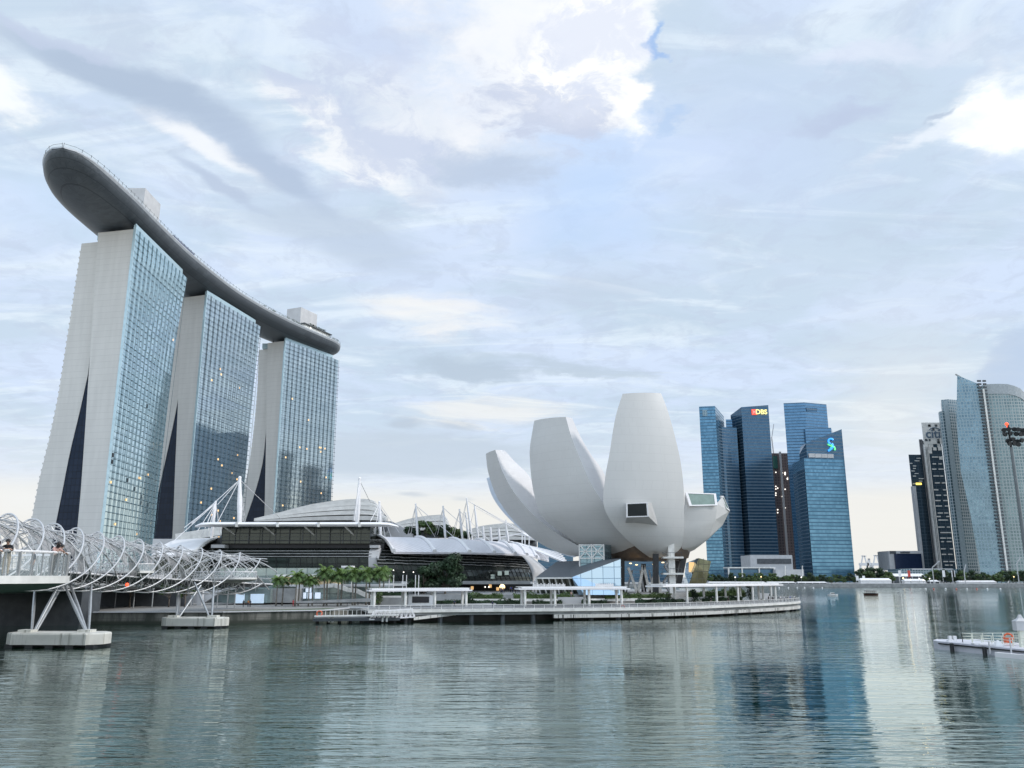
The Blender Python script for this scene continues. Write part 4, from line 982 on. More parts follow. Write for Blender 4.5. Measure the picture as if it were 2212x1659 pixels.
# ================================================================== HELIX FOOTBRIDGE
HP = [(-44, 24), (-46, 38), (-49.5, 52), (-54.5, 68), (-59.5, 84)]
for u, Y in ((4, 105), (111, 122), (203, 137), (298, 154), (389, 170), (479, 187), (521, 194), (575, 203)):
    HP.append((W(u, 1200, Y).x, Y))
ZC = [(26, 13.0), (84, 12.7), (105, 12.5), (122, 12.26), (137, 11.9), (154, 11.45), (170, 11.0), (187, 10.5), (203, 9.9)]
hb = thing('helix_footbridge', (-62, 115, 11), 'white steel footbridge inside a twisting double helix of tubes', 'footbridge')
NH = 420
ax_ = cat_curve([(x, y, 0) for x, y in HP], NH); ax_ = [V((p.x, p.y, prof(ZC, p.y))) for p in ax_]
sl = [0]
for a, b in zip(ax_, ax_[1:]): sl.append(sl[-1] + (b - a).length)
def hfr(i):
    t = (ax_[min(i + 1, NH - 1)] - ax_[max(i - 1, 0)]).normalized(); n = V((t.y, -t.x, 0)).normalized(); return ax_[i], t, n, n.cross(t)
m_helix = mat('satin_white_steel_tube', (.58, .59, .60), .35, metal=.2, var=.05)
NSTR = 5; PITCH_S = 8.15; RO, RI_ = 4.67, 3.75
i105 = min(range(NH), key=lambda k: abs(ax_[k].y - 105))
def hpt(i, ang, r):
    p, t, n, b = hfr(i); return p + n * math.sin(ang) * r + V((0, 0, 1)) * math.cos(ang) * r
def ang_o(i, k): return (sl[i] - sl[i105]) / (NSTR * PITCH_S) * 2 * math.pi * -1 + 2 * math.pi * k / NSTR
def ang_i(i, k): return (sl[i] - sl[i105]) / (6.2 * PITCH_S) * 2 * math.pi + 2 * math.pi * k / 5 + .4
iend = NH - 1
for k in range(NSTR):
    m = MB(); m.tube([hpt(i, ang_o(i, k), RO) for i in range(0, int(NH * .965), 2)], .125, 7); m.build('outer_helix_tube', m_helix, hb, smooth=R(60))
for k in range(5):
    m = MB(); m.tube([hpt(i, ang_i(i, k), RI_) for i in range(0, NH, 2)], .13, 6); m.build('inner_helix_tube', mat('satin_steel_tube', (.50, .52, .53), .35, metal=.3, var=.1), hb, smooth=R(60))
m = MB(); m2 = MB()
stp = 5
for i in range(0, int(NH * .965), stp):
    for k in range(NSTR):
        ao = ang_o(i, k) % (2 * math.pi)
        j = min(range(5), key=lambda q: abs(((ang_i(i, q) - ao + math.pi) % (2 * math.pi)) - math.pi))
        m.tube([hpt(i, ao, RO), hpt(i, ang_i(i, j), RI_)], .06, 4, cap=False)
        i2 = min(NH - 1, i + 13)
        m.tube([hpt(i, ao, RO), hpt(i2, ang_o(i, k) + .95, RI_ + .1)], .045, 4, cap=False)
        m.tube([hpt(i, ao, RO), hpt(max(0, i - 9), ang_o(i, k) - .95, RI_ + .1)], .045, 4, cap=False)
m.build('tie_rods', m_helix, hb)
for i in range(0, int(NH * .96), 21):                                   # light steel hoops
    m2 = MB(); m2.tube([hpt(i, 2 * math.pi * q / 24, RI_ + .08) for q in range(25)], .055, 4, cap=False); m2.build('inner_hoop', m_ltgrey, hb)
# shade panels on part of the inner helix
rgp = random.Random(4)
for i in range(0, NH - 16, 12):
    for q in range(5):
        if rgp.random() < .42:
            a0 = ang_i(i, q); w0 = math.cos(a0)
            if w0 > -.1: m = MB(); m.add([hpt(i, a0, RI_), hpt(i + 12, ang_i(i + 12, q), RI_), hpt(i + 12, ang_i(i + 12, q) + .55, RI_)], [[0, 1, 2]]); m.build('shade_panel', m_mesh, hb, fix=False)
# deck, edge beams, rails
HWD = 2.75; ZDK = -2.05
def dk(i, o, z): p, t, n, b = hfr(i); return p + n * o + V((0, 0, ZDK + z))
m = MB(); m.loft([[dk(i, -HWD, 0), dk(i, HWD, 0), dk(i, HWD, -.35), dk(i, HWD * .5, -.8), dk(i, -HWD * .5, -.8), dk(i, -HWD, -.35)] for i in range(0, NH, 4)], closed=True, cap=True); m.build('deck', m_dkgrey, hb)
for s in (-1, 1):
    m = MB(); m.tube([dk(i, s * (HWD + .12), -.1) for i in range(0, NH, 3)], .15, 6); m.build('edge_beam', m_white, hb, smooth=R(60))
    m = MB(); m.tube([dk(i, s * HWD, 1.15) for i in range(0, NH, 4)], .05, 5)
    for i in range(0, NH, 8): m.tube([dk(i, s * HWD, 0), dk(i, s * HWD, 1.15)], .03, 4, cap=False)
    for z in (.3, .6, .9): m.tube([dk(i, s * HWD, z) for i in range(0, NH, 4)], .014, 3, cap=False)
    m.build('handrail', m_cableg, hb)
m = MB()                                                                 # under-deck truss
for i in range(0, NH - 12, 6):
    m.tube([dk(i, -HWD * .9, -.6), hpt(i + 6, math.pi + .5, RI_)], .07, 4, cap=False); m.tube([dk(i, HWD * .9, -.6), hpt(i + 6, math.pi - .5, RI_)], .07, 4, cap=False)
    m.tube([dk(i + 6, 0, -.7), hpt(i, math.pi - .5, RI_)], .07, 4, cap=False); m.tube([dk(i + 6, 0, -.7), hpt(i, math.pi + .5, RI_)], .07, 4, cap=False)
    m.tube([dk(i, -HWD, -.35), dk(i, HWD, -.35)], .12, 4, cap=False)
m.build('deck_truss', m_black, hb)
m = MB(); m.sphere(W(274.5, 1263, 140), .3, 8, 6); m.build('navigation_lamp', m_red, hb)
# tripod legs and pile caps
def pier(u, v, Y, wd, dp, label, legs):
    root = thing('bridge_pier', G(u, v), label, 'bridge pier', 'pale concrete pile caps carrying the footbridge')
    c = V((W(u, v, Y).x, Y, 0)); ch = 1.6
    pl = [(-wd / 2 + ch, -dp / 2), (wd / 2 - ch, -dp / 2), (wd / 2, -dp / 2 + ch), (wd / 2, dp / 2 - ch), (wd / 2 - ch, dp / 2), (-wd / 2 + ch, dp / 2), (-wd / 2, dp / 2 - ch), (-wd / 2, -dp / 2 + ch)]
    rz = R(-3); pl = [(c.x + x * math.cos(rz) - y * math.sin(rz), c.y + x * math.sin(rz) + y * math.cos(rz)) for x, y in pl]
    pi_ = [(c.x + (x - c.x) * .985, c.y + (y - c.y) * .97) for x, y in pl]
    m = MB(); m.loft([[V((x, y, z)) for x, y in q] for q, z in ((pl, .42), (pl, 1.75), (pi_, 1.95))], closed=True, cap=True); m.build('pile_cap', m_pier, root)
    m = MB()
    for k in range(9):
        x = c.x - wd / 2 + 1.2 + k * (wd - 2.4) / 8
        if k % 2 == 0: m.box((x - .55, c.y - dp / 2 + .15 - (x - c.x) * math.sin(rz) * -1, -1), (x + .55, c.y + dp / 2 - .4, .44))
    m.build('fender_blocks', m_black, root)
    for (p, q) in legs:
        mm = MB(); mm.tube([p, p.lerp(q, .5), q], [.16, .24, .16], 8); mm.build('leg', mat('brushed_steel_leg', (.42, .44, .45), .35, metal=.5, var=.12), root, smooth=R(60))
    for s in (-.33, .27):
        m = MB(); m.box((c.x + wd * s - .9, c.y - .9, 1.9), (c.x + wd * s + .9, c.y + .9, 2.3)); m.build('leg_base', m_pier, root)
def L_(u, v, Y): return W(u, v, Y)
pier(125.5, 1401.5, 121, 13.8, 5.4, 'larger pile cap under the near end of the footbridge, with splayed steel legs',
     [(L_(123, 1373, 121), L_(139, 1265, 128)), (L_(128, 1373, 121.5), L_(223, 1268, 126)), (L_(131, 1373, 122), L_(236, 1270, 130)), (L_(333 - 145, 1371, 121), L_(256 - 10, 1268, 127)), (L_(190, 1371, 121), L_(272 - 0, 1262, 131)), (L_(192, 1370, 121.5), L_(362 - 162, 1266, 134))][:3] +
     [(L_(188, 1371, 121), L_(143, 1264, 126)), (L_(190, 1370, 121.5), L_(152, 1258, 130)), (L_(191, 1370, 121.5), L_(198, 1263, 131))][:3] if False else
     [(L_(68, 1371, 121), L_(76, 1268, 126)), (L_(70, 1371, 121.2), L_(126, 1266, 125)), (L_(74, 1371, 121.5), L_(134, 1264, 128)), (L_(187, 1369, 121), L_(140, 1264, 125)), (L_(189, 1369, 121.2), L_(150, 1256, 128)), (L_(191, 1369, 121.5), L_(197.5, 1262, 131))])
pier(421, 1356.5, 165, 12.6, 4.6, 'smaller pile cap under the far end of the footbridge, near the seawall',
     [(L_(384, 1337, 165), L_(434, 1264, 170)), (L_(381, 1337, 165), L_(386, 1264, 172)), (L_(454, 1337, 165), L_(420, 1258, 169)), (L_(457, 1337, 165), L_(462, 1266, 172)), (L_(386, 1337, 166), L_(388, 1262, 178))])
# viewing pods
def pod(label, c, rad, dirv, stem, zf, detail, tilt=0):
    root = thing('viewing_pod', c, label, 'viewing pod', 'viewing pods cantilevered from the footbridge')
    dirv = V(dirv).normalized(); side = V((-dirv.y, dirv.x, 0)); N = 28
    out = [c + dirv * rad * math.cos(a) + side * rad * math.sin(a) for a in [-math.pi / 2 + math.pi * k / N for k in range(N + 1)]]
    out = [c - dirv * stem - side * rad] + out + [c - dirv * stem + side * rad]
    cc = c - dirv * stem * .3
    def ring(s, z): return [V((cc.x + (p.x - cc.x) * s, cc.y + (p.y - cc.y) * s, zf + z)) for p in out]
    m = MB(); m.loft([ring(1, 0), ring(1, -.38)], closed=True, cap=True); m.build('floor_slab', m_white2, root, smooth=R(40))
    m = MB(); m.loft([ring(.99, -.38), ring(.90, -.72), ring(.55, -1.0), ring(.2, -1.15)], closed=True, cap=True); m.build('soffit', m_grey, root, smooth=R(40))
    m = MB(); g = MB(); r0, r1 = ring(.985, 0), ring(.985, 1.2)
    nn = len(out)
    for k in range(nn - 1):
        g.add([r0[k], r0[k + 1], r1[k + 1], r1[k]], [[0, 1, 2, 3]])
    g.build('glass_balustrade', m_glass, root, fix=False)
    for k in range(nn):
        w_ = .10 if (detail and k % 3 == 0) else .05
        m = MB(); m.beam(r0[k], r1[k], w_, w_ * 1.4); m.build('balustrade_post', m_ltgrey if not detail else m_grey, root)
    m = MB(); m.tube(r1, .065 if detail else .09, 6); m.build('top_rail', m_white, root, smooth=R(60))
    return root
pc1 = V((-28.2, 41.5, 0)); pod('big foreground viewing pod with people leaning on its glass rail', V((-30.4, 44.2, EYE)), 6.6, (.80, -.30, 0), 19, 9.55, True)
pod('middle viewing pod hanging off the footbridge near the larger pile cap', W(275, 1236, 150), 4.4, (.95, -.3, 0), 9, W(275, 1233, 150).z, False)
pod('farthest viewing pod hanging off the footbridge near the palms', W(513, 1250, 186), 4.1, (.95, -.2, 0), 8, W(513, 1247.5, 186).z, False)

# road bridge behind the footbridge
rb = thing('road_bridge', (-92, 120, 5), 'low dark road bridge running behind the helix footbridge', 'road bridge')
m = MB(); RB = [(-60, 20), (-80, 60), (-87, 100), (-90, 140), (-90, 215)]
rc = cat_curve([(x, y, 0) for x, y in RB], 30)
def off2(i, o): t = (rc[min(i + 1, 29)] - rc[max(i - 1, 0)]).normalized(); return rc[i] + V((t.y, -t.x, 0)) * o
m.loft([[off2(i, 4) + V((0, 0, 9.2)), off2(i, 4) + V((0, 0, 7.4)), off2(i, 1) + V((0, 0, 6.6)), off2(i, -22) + V((0, 0, 6.6)), off2(i, -26) + V((0, 0, 9.2))] for i in range(30)], closed=True, cap=True); m.build('deck', m_grey, rb)
m = MB(); m.loft([[off2(i, 4.2) + V((0, 0, 9.15)), off2(i, 4.2) + V((0, 0, 10.1)), off2(i, 3.8) + V((0, 0, 10.1)), off2(i, 3.8) + V((0, 0, 9.15))] for i in range(30)], closed=True, cap=True); m.build('parapet', m_ltgrey, rb)
m = MB(); m.box((-118, 128, -1), (-84, 134, 2.1)); m.build('pier', m_pier, rb)
m = MB(); m.box((-116, 129, 2), (-86, 133, 6.8)); m.build('pier_wall', m_dkgrey, rb)
m = MB(); m.box((-150, 172, -1), (-86.5, 180, 6.6)); m.build('abutment', m_dkgrey, rb)
# ================================================================== WATERFRONT
# verge, kerb, ramp along the promenade
vg = MB(); pl = [(-62, 180), (-42, 189.5), (-40, 199), (-20, 203.5), (-14, 206), (-40, 203), (-62, 186)]
vg.add([(x, y, 2.33) for x, y in pl], [list(range(7))]); tag(vg.build('grass_verge', m_soil), 'thin strip of grass along the seawall top below the palms', 'lawn', kind='stuff')
cp = MB()
for a, b in zip(bank[1:6], bank[2:6]): cp.beam(V((*a, 2.42)), V((*b, 2.42)), .7, .24)
tag(cp.build('seawall_coping', m_ltgrey), 'pale stone coping along the top of the stained seawall', 'coping')
# boardwalk deck on piles
edge = [(-30.5, 182), (-11, 188), (10, 192), (29, 198), (45, 207.5), (58, 219), (71, 232), (80, 243), (84.8, 252), (85.8, 260), (81, 268)]
ed = cat_curve([(x, y, 0) for x, y in edge], 70)
bwk = thing('boardwalk', (30, 200, 0), 'curved grey boardwalk on piles with white edge and slatted railing around the museum point', 'boardwalk')
inner = [(70, 272), (62, 268), (60, 243), (48, 227), (29, 213), (0, 206), (-36, 201.5)]
m = MB(); m.prism([(p.x, p.y) for p in ed] + inner, 2.02, 2.42); m.build('deck', m_pave, bwk)
def inn(i, d): t = (ed[min(i + 1, 69)] - ed[max(i - 1, 0)]).normalized(); return ed[i] + V((-t.y, t.x, 0)) * d
def band(name, mt, dz): 
    m = MB(); m.loft([[inn(i, d) + V((0, 0, z)) for d, z in dz] for i in range(70)], closed=True, cap=True); return m.build(name, mt, bwk)
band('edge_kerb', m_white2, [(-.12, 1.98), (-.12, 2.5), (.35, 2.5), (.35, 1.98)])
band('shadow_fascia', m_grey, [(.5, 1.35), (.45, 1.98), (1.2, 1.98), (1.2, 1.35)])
o = None
m = MB(); m.loft([[inn(i, d) + V((0, 0, z)) for d, z in [(.05, .52), (.0, 1.25), (1.0, 1.35), (1.0, .52)]] for i in range(18, 70)], closed=True, cap=True); m.build('streaked_beam', m_streak, bwk)
for i in range(1, 70, 3): p = inn(i, 1.6); m = MB(); m.tube([p + V((0, 0, -2)), p + V((0, 0, 2))], .55, 8); m.build('pile', m_dkgrey, bwk)
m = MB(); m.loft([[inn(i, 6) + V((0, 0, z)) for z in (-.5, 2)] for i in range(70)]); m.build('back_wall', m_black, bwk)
m = MB()
for i in range(70):
    p = inn(i, .15); m.beam(p + V((0, 0, 2.45)), p + V((0, 0, 3.5)), .10)
m.tube([inn(i, .12) + V((0, 0, 3.5)) for i in range(70)], .05, 5); m.tube([inn(i, .12) + V((0, 0, 2.6)) for i in range(70)], .04, 4)
m.build('railing_posts', m_white2, bwk)
m = MB(); m.loft([[inn(i, .12) + V((0, 0, z)) for z in (2.6, 3.45)] for i in range(70)]); m.build('railing_mesh', mat('grey_rail_mesh', (.25, .26, .28), .5, alpha=.5), bwk, fix=False)
# landing stage and truss gangway in front
st = thing('landing_stage', G(760, 1344), 'long grey floating landing stage with white railing in front of the seawall', 'landing stage')
a, b = W(672, 1340, 178.5), W(840, 1338, 181)
m = MB(); m.beam(a + V((0, 2.6, .05)), b + V((2, 2.6, .05)), 5.2, .55); m.build('pontoon', m_dkgrey, st)
m = MB(); m.beam(W(680, 1331, 179), W(862, 1329, 181), 1.6, .28); m.build('upper_walkway', m_white2, st)
for u in (711, 719, 827, 836):
    m = MB(); q = W(u, 1331, 179 + (u - 680) * .011); m.beam(V((q.x, q.y, .3)), q, .35); m.build('walkway_post', m_white2, st)
m = MB()
for k in range(19):
    q = W(684 + k * 9.6, 1331, 179.6); m.beam(q, q + V((0, 0, 1.2)), .09)
q0, q1 = W(684, 1331, 179.6), W(857, 1329.5, 179.6)
m.beam(q0 + V((0, 0, 1.2)), q1 + V((0, 0, 1.2)), .09); m.build('railing', m_white2, st)
for k in range(9):
    m = MB(); q = W(683 + k * 24, 1343, 181.5); m.tube([(q.x, 182.5, -2), (q.x, 182.5, .9)], .38, 8); m.build('guide_pile', m_black, st)
gw = thing('truss_gangway', G(860, 1342), 'white lattice truss gangway sloping up to the boardwalk', 'gangway')
for dy in (0, 1.8):
    m = MB(); b0, b1 = W(798, 1338.5, 180) + V((0, dy, 0)), W(894, 1333, 183.5) + V((0, dy, 0)); h = V((0, 0, 1.65)); t0, t1 = b0.lerp(b1, .09) + h, b0.lerp(b1, .94) + h
    m.beam(b0, b1, .22); m.beam(t0, t1, .22); m.beam(b0, t0, .2); m.beam(b1, t1, .2)
    n_ = 18
    for k in range(n_):
        f0, f1 = .04 + .92 * k / n_, .04 + .92 * (k + 1) / n_
        if k % 2: m.beam(b0.lerp(b1, f0), t0.lerp(t1, min(1, max(0, (f1 - .09) / .85))), .11)
        else: m.beam(t0.lerp(t1, min(1, max(0, (f0 - .09) / .85))), b0.lerp(b1, f1), .11)
    m.build('side_truss', m_white, gw)
m = MB(); m.beam(b0 + V((0, -.9, 0)), b1 + V((0, -.9, 0)), 1.6, .12); m.build('walkway', m_grey, gw)
rp = MB(); rp.loft([[q + V((0, dy, dz)) for dy, dz in ((0, 0), (2.6, 0), (2.6, -.6), (0, -.6))] for q in cat_curve([W(894, 1333.5, 183.5), W(940, 1328, 186.5), W(985, 1323, 189)], 10)], closed=True, cap=True)
tag(rp.build('boardwalk_ramp', m_streak), 'gently rising white concrete ramp joining the gangway to the boardwalk', 'ramp')
# life rings
def ring(p, r, label, nrm=(0, 1, 0)):
    m = MB(); nz = V(nrm).normalized(); ax = nz.cross(V((0, 0, 1))).normalized(); pts = [p + ax * math.cos(2 * math.pi * k / 14) * r + V((0, 0, 1)) * math.sin(2 * math.pi * k / 14) * r for k in range(15)]
    m.tube(pts, r * .24, 6, cap=False); tag(m.build('life_ring', m_orange, smooth=True), label, 'life ring', 'orange life rings on railings')
ring(W(690, 1325.5, 179), .55, 'orange life ring at the left end of the landing stage railing')
ring(W(1345, 1311.5, 197.2), .42, 'orange life ring on the curved boardwalk railing')

# pergolas
def pergola(label, u0, u1, vr0, vr1, Y0, Y1, posts, rods, back):
    root = thing('pergola', W((u0 + u1) / 2, 1308, (Y0 + Y1) / 2), label, 'pergola', 'white flat-roofed pergolas on the boardwalk')
    a, b = W(u0, vr0, Y0), W(u1, vr1, Y1); z = (a.z + b.z) / 2; a.z = b.z = z; t = (b - a).normalized(); n = V((-t.y, t.x, 0)); c = (a + b) / 2 + n * 2.6
    m = MB(); m.obox(c, t * (b - a).length / 2, n * 2.9, V((0, 0, .17))); m.obox(c + V((0, 0, .34)), t * (b - a).length * .47, n * 2.5, V((0, 0, .14))); m.build('roof_slab', m_white, root)
    m = MB()
    for k in range(int((b - a).length / .55)):
        q = a + t * (k * .55 + .3) + n * 2.6; m.beam(q - n * 2.4 + V((0, 0, .52)), q + n * 2.4 + V((0, 0, .52)), .14, .16)
    m.build('roof_battens', m_white2, root)
    if rods:
        for f0, f1 in rods:
            for k in range(26):
                q = a.lerp(b, lerp(f0, f1, k / 25)) + n * 1.2; m = MB(); m.tube([q + V((0, 0, .4)), q + V((0, 0, 1.15 + .25 * (k % 3 == 0)))], .10, 5); m.build('roof_peg', m_white, root)
    for (u, f) in posts:
        q = a.lerp(b, f); q = q + n * .5
        for dn in ((0, 4.2) if back else (0,)):
            p_ = q + n * dn
            m = MB(); m.tube([(p_.x, p_.y, 2.42), (p_.x, p_.y, z - .15)], .33, 10); m.build('post', m_white2, root, smooth=R(50))
    return root
def fr(u, u0, u1): return (u - u0) / (u1 - u0)
pergola('left pergola, its roof ending by the dark round trees, screen stand under it', 797, 1020, 1277, 1274.5, 201, 208, [(810, .055), (874, .35), (939, .635), (1008, .945)], None, True)
pergola('middle pergola in front of the blue glass crystal, rows of pegs along its roof', 1120, 1361, 1273.5, 1271, 209, 214, [(1133, .06), (1198, .325), (1272, .63), (1343, .925)], [(.14, .42), (.70, .86)], True)
pergola('right pergola nearest the rounded boardwalk tip', 1430, 1690, 1268.5, 1262, 222, 262, [(1473, .19), (1526, .42), (1573, .60), (1612, .73), (1660, .90), (1672, .94)], None, True)

# terraced planters, walls and hedges between pergolas and museum
def wall_uv(u0, u1, v0, v1, Y0, Y1, name, label, mt, cat, th=.5):
    a, b = W(u0, v0, Y0), W(u1, v0, Y1); z1 = (a.z + b.z) / 2; z0 = W((u0 + u1) / 2, v1, (Y0 + Y1) / 2).z
    m = MB(); d = (b - a); d.z = 0; t = d.normalized(); n = V((-t.y, t.x, 0))
    m.obox(V(((a.x + b.x) / 2, (a.y + b.y) / 2, (z0 + z1) / 2)) + n * th / 2, t * d.length / 2, n * th / 2, V((0, 0, (z1 - z0) / 2)))
    return tag(m.build(name, mt), label, cat)
wall_uv(905, 1335, 1305.5, 1312, 217, 221, 'retaining_wall', 'low grey retaining wall behind the first and second pergolas', m_grey, 'wall')
wall_uv(1335, 1560, 1301.5, 1309, 224, 246, 'retaining_wall', 'low grey retaining wall behind the right pergola', m_grey, 'wall')
wall_uv(812, 905, 1291, 1310, 216, 217, 'retaining_wall', 'grey wall panel behind the screen stand', m_grey, 'wall')
wall_uv(812, 880, 1287, 1294, 218, 219, 'planter_wall', 'short white planter wall under the left pergola', m_white2, 'planter wall')
wall_uv(1015, 1240, 1293.5, 1299, 224, 227, 'planter_wall', 'long white planter wall between the left and middle pergolas', m_white2, 'planter wall')
wall_uv(1245, 1455, 1292.5, 1298, 227, 236, 'planter_wall', 'white planter wall in front of the dark museum columns', m_white2, 'planter wall')
wall_uv(1470, 1600, 1289, 1295, 240, 258, 'planter_wall', 'white planter wall under the right pergola', m_white2, 'planter wall')
wall_uv(1205, 1262, 1290, 1304, 222.5, 223, 'stone_bench', 'pale stone bench wall before the crystal pavilion', m_ltgrey, 'bench')
rgh = random.Random(21)
def hedge(u0, u1, v0, v1, Y0, Y1, label, mt, dens=26):
    a, b = W(u0, v1, Y0), W(u1, v1, Y1); h = (W(u0, v0, Y0).z - a.z) * 1.35; L = (b - a).length; m = MB()
    n_ = int(L * h * dens)
    for k in range(n_):
        f = rgh.random(); p_ = a.lerp(b, f) + V((rgh.uniform(-.3, .3), rgh.uniform(-.2, 1.6), 0)); hh = h * (.80 + .35 * math.sin(f * L * .9 + u0) * math.sin(f * L * .37)) * rgh.random() ** .7
        leaves(m, p_ + V((0, 0, max(.1, hh))), .12, 1, .30, rgh)
    core = a.lerp(b, .5); d = (b - a); d.z = 0; t = d.normalized(); nn = V((-t.y, t.x, 0))
    m.obox(core + nn * .9 + V((0, 0, h * .33)), t * (L * .49), nn * .6, V((0, 0, h * .33)))
    tag(m.build('hedge', mt, fix=False), label, 'hedge', 'clipped hedges in the museum planters')
hedge(905, 1132, 1296.5, 1306, 219, 220.5, 'lower dark hedge between the left and middle pergolas', m_leafA)
hedge(1012, 1086, 1283, 1293.5, 225.5, 226, 'bright short hedge left of the path gap, on the long planter', m_leafB)
hedge(1110, 1240, 1283, 1293.5, 226, 228, 'bright long hedge behind the left half of the middle pergola', m_leafB)
hedge(1150, 1215, 1298, 1306, 220, 220.8, 'small dark hedge below the bench, left of it', m_leafA)
hedge(1258, 1312, 1296, 1306, 221, 222, 'small dark hedge to the right of the stone bench', m_leafA)
hedge(1310, 1450, 1283, 1292.5, 229, 237, 'bright hedge before the dark museum columns', m_leafB)
hedge(1378, 1478, 1294, 1303, 225, 232, 'lower dark hedge left of the right pergola', m_leafA)
hedge(1490, 1570, 1278, 1290, 243, 254, 'bright bushy hedge behind the right pergola posts', m_leafB)
hedge(1525, 1605, 1290, 1300, 240, 254, 'lower dark hedge under the right pergola', m_leafA)
hedge(815, 880, 1279, 1290, 219, 220, 'dark hedge under the left pergola', m_leafA)
hedge(1560, 1612, 1274, 1290, 256, 266, 'tall pale hedge at the right end of the museum planters', m_leafB)
# shrubs
def shrub(u, v, Y, r, h, label, mt):
    m = MB(); c = W(u, v, Y); lob = [(c + V((rgh.uniform(-r, r) * .4, rgh.uniform(-r, r) * .4, h * f)), r * (1.1 - .6 * f)) for f in (.2, .4, .6, .8)]
    leaves(m, c, r, 420, .26, rgh, lobes=lob); m.tube([c, c + V((0, 0, h * .6))], .1, 5)
    tag(m.build('shrub', mt, fix=False), label, 'shrub')
shrub(1500, 1303, 238, 1.5, 4.0, 'rounded dark shrub between two posts of the right pergola', m_leafA)
shrub(1620, 1296, 258, 1.4, 5.2, 'upright cone-shaped shrub near the white van by the right pergola', m_leafA)
shrub(816, 1308, 214, 1.3, 4.2, 'reddish green shrub beside the first post of the left pergola', m_leafB)
shrub(1013, 1302, 218, 1.0, 2.6, 'small dark shrub at the last post of the left pergola', m_leafA)
# screen stand
sc_ = thing('screen_stand', W(908, 1310, 206), 'white framed stand with a big black screen under the left pergola', 'screen')
box_uv(882, 1286, 936, 1309, 206, 1.2, 'frame', m_white, sc_); box_uv(890, 1288.5, 927, 1302, 205.85, .12, 'screen', mat('dark_off_screen', (.012, .014, .022), .2, var=.1), sc_)
# flagpoles
for u in (839.5, 849, 869, 877, 896.5, 903.5):
    m = MB(); q = W(u, 1290, 226); m.tube([(q.x, q.y, 2.4), (q.x, q.y, zat(1242, 226))], .11, 6); tag(m.build('flagpole', m_white), 'bare white flagpole in the row before the dark round trees', 'flagpole', 'row of bare white flagpoles')
# stairs with white sloping balustrade behind the palms
sr = thing('promenade_stair', W(750, 1300, 228), 'sloping white stair balustrade descending behind the palm trunks', 'stair')
for (a, b, Y) in (((700, 1266), (722, 1264), 230), ((722, 1264), (752, 1274), 230), ((752, 1274), (770, 1276), 230), ((770, 1276), (806, 1293), 230)):
    m = MB(); m.beam(W(*a, Y), W(*b, Y), .6, 1.1); m.build('balustrade', m_white2, sr)
for (a, b, Y) in (((640, 1268), (700, 1266), 231), ):
    m = MB(); m.beam(W(*a, Y), W(*b, Y), .6, .9); m.build('balustrade', m_ltgrey, sr)
sr2 = thing('promenade_stair', W(440, 1300, 226), 'grey sloping ramp wall seen under the far end of the footbridge', 'stair')
m = MB(); m.add([W(360, 1303, 224), W(360, 1298, 224), W(450, 1276, 224), W(505, 1266, 224), W(560, 1266, 224), W(480, 1276, 224), W(440, 1303, 224)] + [W(u, v, 224) + V((0, 3, 0)) for u, v in ((360, 1303), (360, 1298), (450, 1276), (505, 1266), (560, 1266), (480, 1276), (440, 1303))],
                [[0, 1, 2, 3, 4, 5, 6], [13, 12, 11, 10, 9, 8, 7]] + [[i, (i + 1) % 7, 7 + (i + 1) % 7, 7 + i] for i in range(7)]); m.build('ramp_wall', m_ltgrey, sr2)
for u in (385, 410, 432):
    m = MB(); q = W(u, 1303, 222); m.beam(V((q.x, q.y, 2.3)), V((q.x, q.y, zat(1272, 222))), 1.3); m.build('pillar', m_ltgrey, sr2)
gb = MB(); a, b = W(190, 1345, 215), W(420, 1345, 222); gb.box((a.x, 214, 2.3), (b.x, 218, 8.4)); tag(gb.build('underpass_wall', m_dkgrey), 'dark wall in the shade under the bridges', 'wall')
ramp = MB(); ramp.add([(-40, 205, 2.32), (-4, 207, 2.32), (-4, 214, 3.1), (-40, 212, 2.6)], [[0, 1, 2, 3]]); ramp.add([W(640, 1299, 210), W(800, 1292, 211), W(800, 1300, 211), W(640, 1303, 210)], [[0, 1, 2, 3]])
tag(ramp.build('sloping_path_wall', m_grey, fix=False), 'low pale wall edging the sloping path at the palm feet', 'wall')

